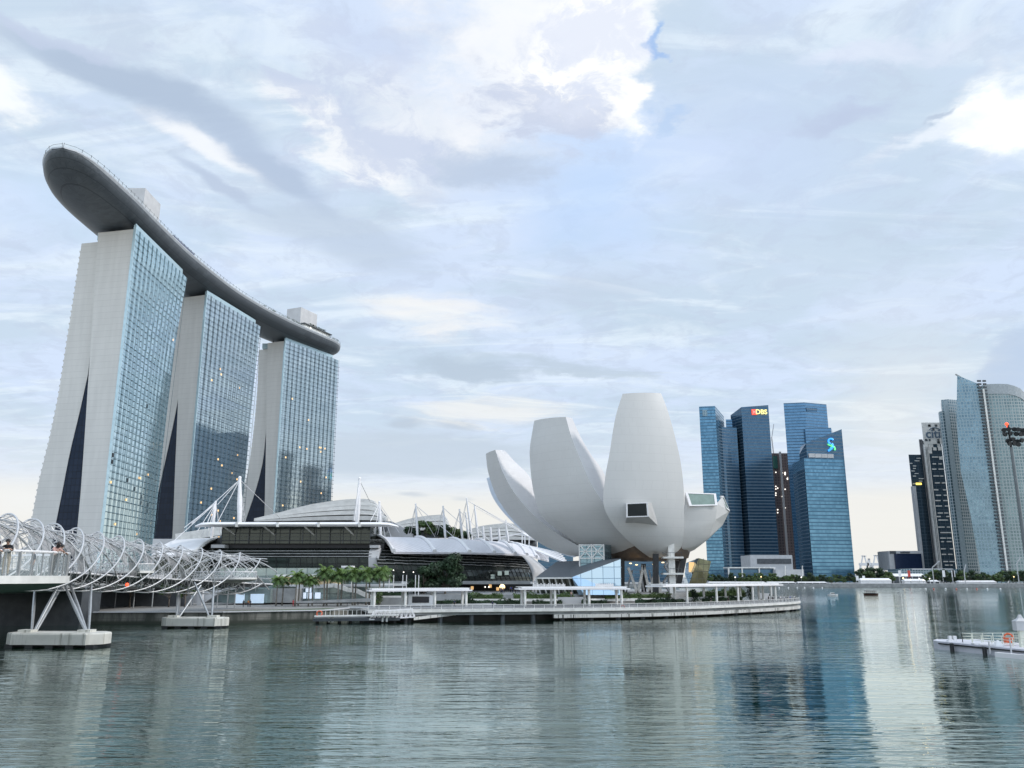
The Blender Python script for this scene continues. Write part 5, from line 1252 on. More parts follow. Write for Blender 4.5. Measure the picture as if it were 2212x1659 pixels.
# palms
def make_palm():
    root = thing('palm_tree', (0, 0, 0), 'palm', 'palm tree')
    m = MB(); m.tube([(0, 0, 0), (.03, 0, 2.5), (.08, .02, 5), (.1, 0, 7.2)], [.26, .22, .19, .16], 8); m.build('trunk', m_palmbark, root, smooth=True)
    m = MB(); m.tube([(.1, 0, 7.2), (.1, 0, 8.2)], [.17, .10], 8); m.build('crownshaft', m_leafB, root, smooth=True)
    m = MB(); rg_ = random.Random(9); leaf2 = MB()
    for k in range(17):
        az = k * 2.399; el = lerp(1.35, -.15, (k / 16) ** .85); L = rg_.uniform(2.7, 3.4); p = V((.1, 0, 8.1)); tip = []
        d = V((math.cos(az) * math.cos(el), math.sin(az) * math.cos(el), math.sin(el)))
        sp_ = []
        for q in range(9): sp_.append(p.copy()); p = p + d * L / 8; d = (d + V((0, 0, -.19 - .03 * q))).normalized()
        T_ = leaf2 if k < 5 else m
        T_.tube(sp_, [.045] * 8 + [.01], 4, cap=False)
        for q in range(1, 9):
            for hh in (0, .5):
                c0 = sp_[q - 1].lerp(sp_[q], hh); tt = (sp_[q] - sp_[q - 1]).normalized(); sd_ = tt.cross(V((0, 0, 1))); sd_ = sd_.normalized() if sd_.length > .05 else V((1, 0, 0))
                up = sd_.cross(tt); ln = .95 * math.sin(math.pi * min(.98, (q + hh) / 9.4)) + .15
                for s in (-1, 1):
                    e = c0 + sd_ * s * ln * .9 + tt * ln * .55 + V((0, 0, -ln * rg_.uniform(.25, .75)))
                    T_.add([c0 - tt * .09, c0 + tt * .11, e + tt * .05, e - tt * .02], [[0, 1, 2, 3]]); 
                    T_.add([c0 + up * .02, c0 + tt * .12 + up * .02, c0.lerp(e, .6) + tt * .14], [[0, 1, 2]])
    m.build('fronds', mat('palm_fronds', (.070, .125, .035), .55, var=.4, scale=.6), root, fix=False); leaf2.build('young_fronds', m_leafC, root, fix=False)
    return root
PL = [(597, 1257, .93, 214), (610, 1258, .90, 219), (638, 1249, .98, 213), (645, 1252, .95, 219), (667, 1257, .92, 213), (675, 1256, .95, 219), (700, 1240, 1.2, 214), (706, 1243, 1.16, 220), (730, 1246, 1.06, 213), (737, 1244, 1.10, 220), (762, 1243, 1.08, 213), (767, 1242, 1.12, 220), (791, 1243, 1.08, 213), (798, 1244, 1.1, 220), (820, 1240, 1.12, 214), (828, 1242, 1.14, 220)]
PLAB = ['first short palm from the footbridge end, front row', 'first short palm from the footbridge end, back row', 'second palm from the footbridge end, front row', 'second palm from the footbridge end, back row', 'short palm just left of the tallest palm, front row', 'short palm just left of the tallest palm, back row',
        'tallest palm with the widest crown, in front of the entrance canopy', 'tall palm directly behind the widest crowned palm', 'palm just right of the widest crowned palm, front row', 'palm just right of the widest crowned palm, back row', 'palm in the middle of the right-hand four pairs, front row', 'palm in the middle of the right-hand four pairs, back row',
        'palm in the next to last pair before the flagpoles, front row', 'palm in the next to last pair before the flagpoles, back row', 'front palm of the last pair before the flagpoles', 'back palm of the last pair before the flagpoles']
palm = make_palm()
rpm = random.Random(2)
for k, (u, vc, s, Y) in enumerate(PL):
    q = W(u, 1290, Y); zc = W(u, vc, Y).z; s = (zc + .3 - 2.3) / 8.1
    if k == 0: palm.location = (q.x, q.y, 2.3); palm.scale = (s,) * 3; palm['label'] = PLAB[0]; palm['group'] = 'royal palms along the promenade'
    else: dup(palm, (q.x, q.y, 2.3), rpm.uniform(0, 6.28), (s * rpm.uniform(.95, 1.1),) * 2 + (s,), PLAB[k], 'royal palms along the promenade')
# broadleaf trees
def tree(base, h, rad, label, mt, n=2600, size=.45, seed=1, group=None, trunk_h=.35, name='tree', lob_n=16):
    rg_ = random.Random(seed); root = thing(name, base, label, 'tree', group); b = V(base)
    m = MB(); lobes = []; th = h * trunk_h
    m.tube([b, b + V((rg_.uniform(-.2, .2), 0, th * .5)), b + V((0, 0, th)), b + V((.2, .1, h * .7))], [h * .028, h * .022, h * .017, h * .005], 7)
    for k in range(lob_n):
        az = rg_.uniform(0, 6.28); rr = rad * rg_.uniform(.25, .85); z = rg_.uniform(trunk_h * 1.1, .92) * h; rr *= math.sqrt(max(.1, 1 - ((z / h - .55) / .5) ** 2))
        c = b + V((math.cos(az) * rr, math.sin(az) * rr, z)); lobes.append((c, rad * rg_.uniform(.22, .42)))
        m.tube([b + V((0, 0, th * rg_.uniform(.7, 1.1))), b.lerp(c, .55) + V((0, 0, h * .12)), c], [h * .010, h * .006, h * .002], 5)
    m.build('trunk', m_bark, root, smooth=True)
    m = MB(); leaves(m, b, rad, n, size, rg_, squash=.75, shell=.2, lobes=lobes); m.build('crown', mt, root, fix=False)
    return root
def gpt(u, Y, z=2.3): q = W(u, 1290, Y); return V((q.x, Y, z))
tree(gpt(962, 236), 13.5, 5.6, 'tall dark round tree at the right of the clump beside the left pergola', m_leafA, 6500, .42, 3, lob_n=24)
tree(gpt(915, 234), 10.0, 4.6, 'broad dark tree at the left of the clump beside the left pergola', m_leafA, 5500, .42, 5, lob_n=22)
tree(gpt(940, 240), 10.0, 4.4, 'dark tree in the middle of the clump beside the left pergola', m_leafA, 5000, .42, 8, lob_n=22)
for k, (u, v0, v1, Y, r_, lb) in enumerate(((893, 1165, 1140, 296, 3.6, 'leftmost flat-topped tree on the arcade roof garden'), (920, 1166, 1128, 300, 5.2, 'tallest flat-topped tree on the arcade roof garden'), (948, 1166, 1136, 302, 4.6, 'tree on the arcade roof garden just left of the second mast there'), (980, 1166, 1142, 312, 4.4, 'tree on the arcade roof garden just left of the mast cluster'), (1002, 1168, 1148, 322, 3.6, 'small tree on the arcade roof garden inside the mast cluster'))):
    q = W(u, v0 + 4, Y); tree(q, W(u, v1, Y).z - q.z, r_, lb, m_leafB if k % 2 else m_leafA, 1300, .55, 30 + k, trunk_h=.45, lob_n=9)
# small street trees under the bridge, far left promenade
for k, (u, Y, h, lb) in enumerate(((282, 206, 8, 'small bright tree seen under the middle viewing pod'), (366, 208, 6.5, 'small tree by the grey pillars under the footbridge'), (400, 210, 7, 'small tree between the pillars under the footbridge'))):
    tree(gpt(u, Y), h, 2.4, lb, m_leafB, 700, .4, 60 + k, lob_n=8)
for k, u in enumerate((250, 290, 330, 470, 492, 508)):
    m = MB(); q = gpt(u, 204); m.tube([q, (q.x, q.y, zat(1272, 204))], .14, 6); m.sphere((q.x, q.y, zat(1272, 204)), .22, 6, 4); tag(m.build('lamp_post', m_grey), 'thin grey lamp post on the promenade seen under the footbridge', 'lamp post', 'thin lamp posts under the footbridge')
m = MB(); q = W(1085, 1278, 262); m.tube([q, q + V((0, 0, 1.2))], .12, 6); lp = thing('garden_lamp', q, 'bright warm globe lamp by the arcade ground floor', 'lamp'); m.build('post', m_dkgrey, lp)
m = MB(); m.sphere(W(1085, 1268, 262), .85, 10, 7); m.build('globe', m_warm_s, lp)

# ================================================================== FAR SHORE
FS = 'glass office towers across the bay'
def wall_tower(root, name, pts, zt, mt, z0=3.4, zfun=None):
    m = MB(); m.prism(pts, z0, zfun or zt); return m.build(name, mt, root)
VREF = [880]
def xy(u, Y, v=None): q = W(u, v or VREF[0], Y); return (q.x, q.y)
# first tower: light face and concave dark face
Y = 1090
t1 = thing('office_tower', W(1555, 1255, Y), 'office tower with light blue flank and curved dark face, left of the red-signed tower', 'office tower', FS)
zt = zat(877, Y)
a, b, c = xy(1510, Y + 4, 879), xy(1544.5, Y, 877), xy(1567, Y + 75, 905)
wall_tower(t1, 'light_slab', [a, b, (c[0] - 2, c[1]), xy(1515, Y + 90, 879)], zt, m_blue_lt)
m = MB(); rows = []
pa, pb = V((b[0] + 1.2, Y + 6, 0)), V((xy(1591, 1128, 919)[0], 1128, 0))
crv = [pa.lerp(pb, k / 10) + V((-.6, 1, 0)).normalized() * 9 * math.sin(math.pi * k / 10) for k in range(11)]
m.prism([(p.x, p.y) for p in crv] + [(pb.x, pb.y + 30), (pa.x, pa.y + 60)], 3.4, zat(919, 1110)); m.build('curved_slab', m_blue_dk, t1)
m = MB(); m.box((a[0] + 4, Y - .2 + 2.2, zt - 13), (b[0] - 6, Y + 2.4, zt - 5)); m.build('crown_windows', m_teal_lt, t1)
wall_tower(t1, 'connecting_block', [xy(1566, 1150), xy(1588, 1150), xy(1588, 1170), xy(1566, 1170)], zat(906, 1150), m_blue_md)
# second tower with red and gold lettering
Y = 1125
t2 = thing('office_tower', W(1640, 1255, Y), 'dark blue office tower with red emblem and gold letters on its crown', 'office tower', FS)
a, b, c = xy(1578, Y + 28, 896), xy(1601, Y, 879), xy(1659.5, Y + 3, 875)
zl, zm, zr = zat(897, Y + 28), zat(879.5, Y), zat(875, Y + 3)
m = MB(); m.prism([a, b, c, (c[0] - 4, Y + 60), xy(1583, Y + 60, 890)], 3.4, lambda p: zm + (zr - zm) * (p[0] - b[0]) / (c[0] - b[0]) if p[0] > b[0] - .1 else zl); m.build('tower_shaft', m_blue_dk, t2)
q = W(1643, 890, Y); text_mesh('sign_letters', 'DBS', 9.2, mat('gold_lit_letters', (1.0, .86, .30), .5, var=.02, emit=1.0), t2, V((W(1645, 890, Y).x, Y + .6, q.z)), (1, .05, 0), (0, 0, 1),   .6, .12)
sx = W(1629.5, 890, Y); m = MB(); m.obox((sx.x, Y + .5, sx.z), V((3.6, .2, 0)), V((0, .3, 0)), V((0, 0, 3.8))); em = m.build('sign_emblem', mat('red_lit_sign', (.95, .10, .06), .5, var=.02, emit=.9), t2)
m = MB()
for s in (-1, 1): m.beam((sx.x - 2.2, Y - .1, sx.z - 2 * s), (sx.x + 2.2, Y - .1, sx.z + 2 * s), .7, .3, up=(0, 1, 0))
m.build('emblem_cross', m_white, em)
# third: tall light blue tower with stepped shoulder
Y = 1150
t3 = thing('office_tower', W(1750, 1255, Y), 'broad bright blue office tower with a lower shoulder, behind the blue and green emblem tower', 'office tower', FS)
zt = zat(871, Y); wall_tower(t3, 'tower_shaft', [xy(1692.5, Y, 871), xy(1738, Y - 6, 871), xy(1785, Y + 8, 872), xy(1785, Y + 60), xy(1695, Y + 60)], zt, m_blue_md)
wall_tower(t3, 'shoulder_block', [xy(1739, Y - 14, 925), xy(1795, Y - 14, 922), xy(1795, Y + 40), xy(1739, Y + 40)], zat(924, Y - 14), m_blue_md)
m = MB(); q0, q1 = W(1742, 884, Y - 6), W(1784, 884, Y); m.beam((q0.x, Y - 5.6, q0.z), (q1.x, Y + 7.4, q1.z), 1.0, 5); m.build('louvre_band', m_blue_dk, t3)
VREF[0] = 1014
# fourth: stepped, with emblem
Y = 985
t4 = thing('office_tower', W(1800, 1255, Y), 'stepped light blue office tower with sloping crown and a blue and green emblem', 'office tower', FS)
a, b, c, d = xy(1721, Y + 30, 1016), xy(1738.5, Y, 1014), xy(1826, Y + 10, 1014), xy(1826, Y + 60)
wall_tower(t4, 'lower_shaft', [b, c, d, (b[0] + 6, Y + 60)], zat(989, Y), m_blue_lt)
wall_tower(t4, 'dark_flank', [(a[0], a[1]), (b[0] - .3, Y + .8), (b[0] + 5.7, Y + 60), xy(1725, Y + 60, 1016)], zat(1016, Y + 15), m_blue_dk)
b2, c2 = xy(1741, Y + 1.5, 956), xy(1818, Y + 10, 927); bl = xy(1727, Y + 24, 985)
z_l, z_r = zat(957, Y), zat(927, Y + 10)
m = MB(); m.prism([(bl[0], bl[1]), b2, c2, (c2[0], Y + 55), xy(1731, Y + 55, 985)], zat(1015, Y), lambda p: z_l + (z_r - z_l) * max(0, (p[0] - b2[0]) / (c2[0] - b2[0])) if p[0] >= b2[0] - .1 else zat(981, Y + 24)); m.build('crown', m_blue_dk, t4)
m = MB()
for k in range(4):
    u0 = 1747.5 + k * 14.6; q0, q1 = W(u0, 988, Y + 1), W(u0 + 12.4, 979.5, Y + 1); m.box((q0.x, Y + 1.0 + k * 1.6, q0.z), (q1.x, Y + 2.3 + k * 1.6, q1.z))
m.build('sky_garden_openings', m_ltgrey, t4)
ex, ez = W(1799, 959, Y).x, W(1799, 959, Y).z
bl_, gr_ = mat('blue_lit_emblem', (.05, .35, .95), .5, emit=1.0, var=.02), mat('green_lit_emblem', (.15, .75, .25), .5, emit=.8, var=.02)
m = MB()
def arc(cx, cz, r, a0, a1, mi, w_=1.05): m.tube([(cx + r * math.cos(R(lerp(a0, a1, k / 10))), Y + 6.0, cz + r * math.sin(R(lerp(a0, a1, k / 10)))) for k in range(11)], w_, 6, mi=mi)
arc(ex + .5, ez + 4.2, 3.2, 30, 250, 0); arc(ex - .5, ez - 1.2, 3.0, 60, -110, 0); arc(ex - 1, ez + 2.2, 3.0, 200, 320, 1, .8); arc(ex + 1.2, ez - 5.0, 3.2, 120, -30, 1); m.tube([(ex - 4, Y + 6, ez - 7.5), (ex + 1, Y + 6, ez - 4.5)], 1.3, 6, mi=0)
m.build('sign_emblem', [bl_, gr_], t4)
VREF[0] = 980
# towers behind the museum, seen only mirrored in the hotel glass
VREF[0] = 960; Y = 1010
t11 = thing('office_tower', W(1225, 1255, Y), 'dark blue office tower behind the front-left museum petal, mirrored in the hotel glass', 'office tower', FS)
wall_tower(t11, 'tower_shaft', [xy(1160, Y), xy(1234, Y), xy(1234, Y + 50), xy(1160, Y + 50)], zat(962, Y), m_blue_dk)
VREF[0] = 920; Y = 1030
t12 = thing('office_tower', W(1392, 1255, Y), 'dark blue office tower behind the tall front museum petal, mirrored in the hotel glass', 'office tower', FS)
wall_tower(t12, 'tower_shaft', [xy(1330, Y), xy(1452, Y), xy(1452, Y + 50), xy(1330, Y + 50)], zat(922, Y), m_blue_dk)
VREF[0] = 980
# tower under construction with crane
Y = 1240
ct = thing('unfinished_tower', W(1685, 1255, Y), 'brownish unfinished tower with work lights in the gap between two blue towers', 'tower')
m_cons = facade('raw_concrete_floors', (.13, .10, .10), (.09, .075, .08), (.20, .16, .155), 4, 4.2, .9, .05, .7, wob=0)
wall_tower(ct, 'floors', [xy(1665, Y), xy(1704, Y), xy(1704, Y + 40), xy(1665, Y + 40)], zat(979, Y), m_cons)
m = MB(); q = W(1686.5, 1000, Y - 2); q2 = W(1686.5, 980, Y - 2); m.beam((q.x, Y - 2, 3.4), (q.x, Y - 2, q2.z + 3), 2.6); m.build('hoist_mast', m_ltgrey, ct)
m = MB(); g0 = W(1672, 985, Y - 1); g1 = W(1680, 1012, Y - 1); m.box((g0.x - 2, Y - 2.2, g1.z), (g1.x, Y - .4, g0.z)); m.build('green_safety_net', mat('green_safety_net', (.05, .16, .13), .8), ct)
m = MB(); q = W(1671, 979, Y + 10); e = W(1673, 918, Y + 10); m.tube([q, W(1667, 945, Y + 10)], 1.0, 4); m.beam(W(1667, 946, Y + 10), W(1671.5, 916, Y + 10), .9); m.build('tower_crane', m_ltgrey, ct)
rgc = random.Random(8)
o = None
for k in range(18):
    p_ = W(rgc.choice((1676, 1680, 1690, 1696, 1701)), rgc.uniform(1010, 1130), Y - .8)
    if o is None: m = MB(); m.sphere(p_, .9, 6, 4); o = m.build('work_lamp', m_whitelamp, ct, origin=p_); first = o
    else: n_ = first.copy(); COL.objects.link(n_); n_.parent = ct; n_.location = p_ - wloc(ct)
# low terminal and pavilion buildings at the feet of the towers
lb_ = thing('waterfront_building', W(1625, 1250, 900), 'low pale building with flat white roof frame at the foot of the red-signed tower', 'building')
box_uv(1575, 1228, 1672, 1245, 900, 20, 'wall', m_blue_dk, lb_); box_uv(1574, 1225, 1675, 1227.5, 898, 24, 'roof', m_white2, lb_)
for u in (1574, 1603, 1640, 1673): box_uv(u, 1227.5, u + 1.4, 1246, 898, 2, 'post', m_white2, lb_)
lb2 = thing('waterfront_building', W(1670, 1240, 960), 'stepped grey block standing behind the low flat-roofed building', 'building')
box_uv(1623, 1199, 1711, 1243, 960, 40, 'wall', m_ltgrey, lb2); box_uv(1636, 1207, 1709, 1218, 959.4, 1, 'window_band', m_dkgrey, lb2)
lb3 = thing('waterfront_building', W(1710, 1245, 890), 'low pale hall with two masts right of the flat-roofed building', 'building')
box_uv(1677, 1230, 1736, 1247, 890, 20, 'wall', m_ltgrey, lb3)
for u in (1696, 1733):
    m = MB(); m.tube([W(u, 1247, 888), W(u, 1222, 888)], .5, 5); m.build('roof_mast', m_white2, lb3)
# marquees along the water
def marquee(u0, u1, v0, v1, Y, label, gable=False, posts=True):
    root = thing('marquee', W((u0 + u1) / 2, v1, Y), label, 'marquee', 'white marquees on the far promenade')
    a, b = W(u0, v1, Y), W(u1, v0, Y); dpt = 8; hr = b.z - (b.z - a.z) * .4
    m = MB()
    m.add([(a.x, Y, hr), (b.x, Y, hr), (b.x - 1, Y + dpt / 2, b.z), (a.x + 1, Y + dpt / 2, b.z), (a.x, Y + dpt, hr), (b.x, Y + dpt, hr)], [[0, 1, 2, 3], [3, 2, 5, 4], [0, 3, 4], [1, 5, 2]]); m.build('canvas_roof', m_tent, root)
    m = MB(); m.box((a.x + .5, Y + .8, 3.4), (b.x - .5, Y + dpt - .8, hr - .05)); m.build('side_wall', m_tent if not posts else m_dkgrey, root)
    m = MB(); n_ = max(2, int((b.x - a.x) / 6))
    for k in range(n_ + 1): x = lerp(a.x + .3, b.x - .3, k / n_); m.beam((x, Y + .3, 3.4), (x, Y + .3, hr), .35)
    m.build('posts', m_tent, root)
marquee(1531, 1655, 1256.5, 1262, 790, 'long low marquee in line with the low pale building'); marquee(1658, 1719, 1256.5, 1262, 790, 'short marquee in line with the unfinished tower'); marquee(1724, 1787, 1256.5, 1262, 790, 'marquee just below the blue and green emblem tower')
marquee(1860, 1926, 1249, 1261, 795, 'closed white marquee below the harbour cranes', posts=False); marquee(1930, 1998, 1239, 1254, 830, 'tall two-storey white marquee below the dark low building')
marquee(1955, 2000, 1250.5, 1261, 796, 'small low marquee at the foot of the two-storey marquee', posts=False); marquee(2072, 2153, 1254, 1261, 796, 'long low white tent row below the curved glass tower', posts=False)
marquee(2010, 2030, 1253, 1261, 800, 'tiny peaked tent right of the two-storey marquee')
for k, (u, v) in enumerate(((1986, 1250), (1995, 1253), (2008, 1250), (1967, 1252), (2190, 1246), (1644, 1246), (1731, 1247), (1588, 1247), (1951, 1249))):
    root_ = thing('shore_lamp', W(u, 1260, 786), 'small bright lamp on a post along the far promenade', 'lamp', 'small lamps along the far promenade')
    m = MB(); m.tube([W(u, 1260, 786), W(u, v, 786)], .12, 4); m.build('post', m_grey, root_); m = MB(); m.sphere(W(u, v, 786), .55 if k < 8 else .8, 6, 4); m.build('globe', m_warm_s if k in (4, 5, 8) else m_whitelamp, root_)
def street_lamp(u, vt, du, label):
    root = thing('street_lamp', W(u, 1263, 779), label, 'street lamp', 'tall angled street lamps on the far shore')
    m = MB(); b = W(u, 1263, 779); t_ = W(u - 2, vt + 8, 779); m.tube([b, V((b.x, b.y, t_.z))], .45, 6); m.build('pole', m_ltgrey, root)
    m = MB(); m.beam(V((b.x, b.y, t_.z)), V((b.x, b.y, t_.z)) + V((du, 0, 6)), .7); m.build('lamp_arm', m_ltgrey, root)
street_lamp(2018, 1218, 7.5, 'tall grey street lamp before the tower with the white checkered top'); street_lamp(2086, 1226, 2.5, 'tall street lamp at the left foot of the curved glass tower'); street_lamp(2202, 1210, 4.5, 'tall angled street lamp near the right edge')
for k, (u, mt) in enumerate(((1943, m_tent), (1963, m_red), (2038, m_tent), (2058, m_tent), (2059.5, m_tent), (1850, m_tent), (1864, m_tent))):
    m = MB(); q = W(u, 1258, 800); m.tube([q, q + V((0, 0, 11 if u > 1900 else 6))], .12, 4); m.box((q.x, q.y - .1, q.z + (5 if u > 1900 else 1.5)), (q.x + 2.4, q.y + .1, q.z + (11 if u > 1900 else 6)))
    tag(m.build('banner_flag', mat('red_banner', (.55, .08, .06), .6) if mt == m_red else mt), 'red vertical banner beside the two-storey marquee' if mt == m_red else 'white vertical banner flag on the far promenade', 'banner', 'vertical banners on the far promenade')
VREF[0] = 915
# citi tower group
m_slats = facade('dark_glass_with_white_bars', (.05, .085, .115), (.07, .105, .135), (.045, .07, .095), 6, 4.2, .3, .45, .2, wob=0)
Y = 1010
t5 = thing('office_tower', W(2012, 1255, Y), 'slim dark tower with scattered white bars and a white crown lettered citi', 'office tower', FS)
a, b = xy(1991, Y, 915), xy(2028, Y, 914); zt = zat(914.5, Y)
wall_tower(t5, 'shaft', [a, b, (b[0], Y + 40), xy(1994, Y + 40, 915)], zt, m_slats)
wd = b[0] - a[0]; rgb = random.Random(13)
m = MB(); m.box((a[0] - .4, Y - .8, 3.4), (a[0] + 4.6, Y + 2, zt - 26.1)); m.box((a[0] - .4, Y - .8, zt - 26), (b[0] + .4, Y - .1, zt + .8)); m.build('white_cladding', m_white2, t5)
z = zt - 42
def stripe(x0, y0, z0, x1, y1, z1): m = MB(); m.box((x0, y0, z0), (x1, y1, z1)); m.build('white_stripe', m_white2, t5)
for q in range(7):
    for i in range(3):
        if rgb.random() < .75 - q * .08: x = a[0] + 4.6 + i * (wd - 4.6) / 3 + rgb.uniform(0, 1); stripe(x, Y - .6, zt - 30 - q * 3.8, min(b[0], x + rgb.uniform(3, 6.5)), Y - .1, zt - 26.1 - q * 3.8)
while z > 12:
    for i in range(2):
        if rgb.random() < .95:
            x = a[0] + 4.8 + i * (wd - 4.8) * .5 + rgb.uniform(0, 4); stripe(x, Y - .7, z - .65, min(b[0] + .2, x + rgb.uniform(3, 8.5)), Y - .1, z + .65)
    z -= rgb.choice((4.2, 6.5, 6.5, 8.4))

m = MB()
for _ in range(9): x = rgb.uniform(a[0] + 1, b[0] - 4); z = zt - rgb.choice((3, 8, 21, 24)); m.box((x, Y - 1.0, z - 1.4), (x + rgb.uniform(2, 3.5), Y - .79, z + 1.4))
m.build('dark_crown_panels', m_dkgrey, t5)
m_sgn = mat('slate_blue_letters', (.09, .14, .20), .5, var=.05)
cx, cz = (a[0] + b[0]) / 2 + 1.5, zt - 13.5
text_mesh('sign_letters', 'citi', 15.5, m_sgn, t5, V((cx, Y - 1.0, cz)), (1, 0, 0), (0, 0, 1), .5, .25)
m = MB(); m.tube([(cx + 2.6 + 7.0 * math.cos(R(t)), Y - 1.0, cz + 3.2 + 4.6 * math.sin(R(t))) for t in range(20, 161, 10)], .6, 5); m.build('sign_arc', m_sgn, t5)
wall_tower(t5, 'rear_slab', [xy(1984.5, Y + 12, 949), xy(1992, Y + 12, 949), xy(1992, Y + 40), xy(1984.5, Y + 40)], zat(949, Y + 12), m_ltgrey)
m = MB()
for u in (1987, 1989.6): q = W(u, 949, Y + 11.7); m.box((q.x - .35, Y + 11.6, 3.4), (q.x + .35, Y + 11.95, q.z))
for dx_ in (1.4, 3): m.box((a[0] + dx_ - .25, Y - 1.0, 3.4), (a[0] + dx_ + .25, Y - .82, zt - 30))
m.build('dark_reveals', m_dkgrey, t5)
Y = 1020; VREF[0] = 982
t6 = thing('office_tower', W(1980, 1255, Y), 'darkest slim tower left of the white-topped citi tower with a small yellow lit sign', 'office tower', FS)
wall_tower(t6, 'shaft', [xy(1962.5, Y, 983), xy(1990, Y, 981), xy(1990, Y + 30), xy(1963, Y + 30)], zat(982, Y), m_slats)
m = MB(); q = W(1973, 1050, Y - 6); q2 = W(1980, 1050, Y - 6); m.box((q.x - .5, Y - 6, 3.4), (q2.x - 1.0, Y - .1, q.z)); m.build('pale_slab', m_ltgrey, t6)
m = MB(); q3 = W(1990, 1044, Y - 6); m.box((q2.x - 1.0, Y - 5.4, 3.4), (q3.x, Y - .1, zat(1046, Y - 6))); m.build('front_shaft', m_slats, t6)
m = MB()
for k in range(11): x = lerp(W(1963, 990, Y).x, W(1980, 990, Y).x, rgb.random()); z = zat(990 + k * 5.5, Y); m = MB(); m.box((x, Y - .5, z - .5), (x + rgb.uniform(3, 6), Y - .1, z + .5)); m.build('white_stripe', m_white2, t6)
m = MB(); q = W(1985, 1045, Y - 7); m.box((q.x - 3.2, Y - 6.4, q.z - 1.2), (q.x + 3.6, Y - 5.9, q.z + 1.3)); m.build('lit_sign', mat('yellow_lit_sign', (1, .75, .15), .5, emit=1.6, var=.05), t6)
# residential tower pair with sail profile
Y = 960; VREF[0] = 880
t7 = thing('apartment_tower', W(2050, 1255, Y), 'deep teal rounded tower standing directly left of the pointed sail-shaped tower', 'apartment tower', FS)
wall_tower(t7, 'bowed_shaft', [xy(2026.5, Y + 12, 890), xy(2028.5, Y + 4, 890), xy(2036, Y, 890), xy(2048, Y, 890), xy(2050, Y + 30), xy(2030, Y + 30)], zat(888, Y), m_teal_dk)
wall_tower(t7, 'tall_shaft', [xy(2033, Y + 5, 864), xy(2047, Y + 1.5, 862), xy(2068, Y + 6, 860), xy(2090, Y + 14, 900), xy(2090, Y + 34), xy(2033, Y + 34)], zat(862, Y), m_teal_dk)
m = MB(); q, q2 = W(2034.5, 868, Y + 3), W(2046, 880, Y + 3); m.box((q.x, Y - .4, 3.4), (q2.x, Y + 1, q.z)); m.build('pale_fin_wall', mat('pale_teal_render', (.34, .42, .45), .5), t7)
Y = 900
t8 = thing('apartment_tower', W(2130, 1255, Y), 'pointed sail-shaped glass tower with a slanted roofline and curved left edge', 'apartment tower', FS)
# leaning curved left edge: profile in x by height
lp_ = [(811.5, 2067.5), (912, 2066.3), (1016, 2075), (1110, 2096), (1227, 2117)]
m = MB(); rows = []
for k in range(25):
    v = lerp(811.5, 1262, k / 24); 
    for (v0, u0), (v1, u1) in zip(lp_ + [(1262, 2120)], lp_[1:] + [(1262, 2120), (1270, 2121)]):
        if v <= v1: ul = lerp(u0, u1, max(0, (v - v0) / (v1 - v0))); break
    z = zat(v, Y); xl_ = W(ul, v, Y).x; xr_ = W(2122.5, 842, Y).x
    fr_ = min(1, max(.04, (v - 811.5) / 24.0)) if v < 836 else 1
    rows.append([V((xl_, Y, z)), V((lerp(xl_, xr_, .5 * fr_), Y - 3 * fr_, z)), V((lerp(xl_, xr_, fr_), Y - 4 * fr_, z)), V((lerp(xl_, xr_, fr_), Y + 30 * fr_, z)), V((min(lerp(xl_, xr_, fr_) - .01, xl_ * (Y + 30 * fr_) / Y + 1), Y + 30 * fr_, z))])
m.loft(rows, closed=True, cap=True); m.build('sail_shaft', m_teal_lt, t8)
m = MB(); m.beam(W(2064, 808.5, Y + 8), W(2099, 828, Y + 8), 1.2); m.beam(W(2090, 824, Y + 8), W(2090, 832, Y + 8), 1.2); m.build('roof_boom', m_grey, t8)
m = MB(); q = W(2123.5, 840, Y - 5); m.box((q.x - .9, Y - 6, 3.4), (q.x + .9, Y - 3, q.z)); m.build('white_spine', m_white2, t8)
m = MB()
for k in range(60): z = 8 + k * 3.6; m.box((q.x - 5, Y - 5.2, z), (q.x - 1, Y - 3.9, z + 1.9)); m.box((q.x + 1, Y - 5.2, z), (q.x + 4.4, Y - 3.9, z + 1.9))
m.build('balcony_stack', m_dkgrey, t8)
Y = 905
t9 = thing('apartment_tower', W(2180, 1255, Y), 'broad greenish glass tower with a rounded roofline at the right edge', 'apartment tower', FS)
m = MB(); top_ = [(2124, 833), (2140, 832.5), (2160, 833), (2176, 834), (2192, 838), (2204, 843), (2212, 850), (2224, 862)]
pts_f = [xy(u, Y - 3 - 5 * math.sin(math.pi * i / 7), v) for i, (u, v) in enumerate(top_)]
m.loft([[V((p_[0], p_[1], 3.4)) for p_ in pts_f] + [V((pts_f[-1][0], Y + 40, 3.4)), V((pts_f[0][0], Y + 40, 3.4))], [V((p_[0], p_[1], zat(t_[1], Y))) for p_, t_ in zip(pts_f, top_)] + [V((pts_f[-1][0], Y + 40, zat(862, Y))), V((pts_f[0][0], Y + 40, zat(833, Y)))]], closed=True, cap=True)
m.build('curved_shaft', m_teal_dk if False else facade('greenish_apartment_glass', (.20, .29, .30), (.13, .20, .22), (.36, .41, .41), 3.0, 3.6, .5, .4, .18, wob=.03, big=.03), t9)
m = MB(); m.loft([[V((p_[0], p_[1] - .5, zat(t_[1], Y) + .4)), V((p_[0], p_[1] - .5, zat(t_[1], Y) - 11))] for p_, t_ in zip(pts_f, top_)]); m.loft([[V((p_[0], p_[1] + .3, zat(t_[1], Y) - 11)), V((p_[0], p_[1] + .3, zat(t_[1], Y) + .4))] for p_, t_ in zip(pts_f, top_)]); m.build('crown_screen', mat('pale_crown_cladding', (.38, .42, .44), .5), t9)
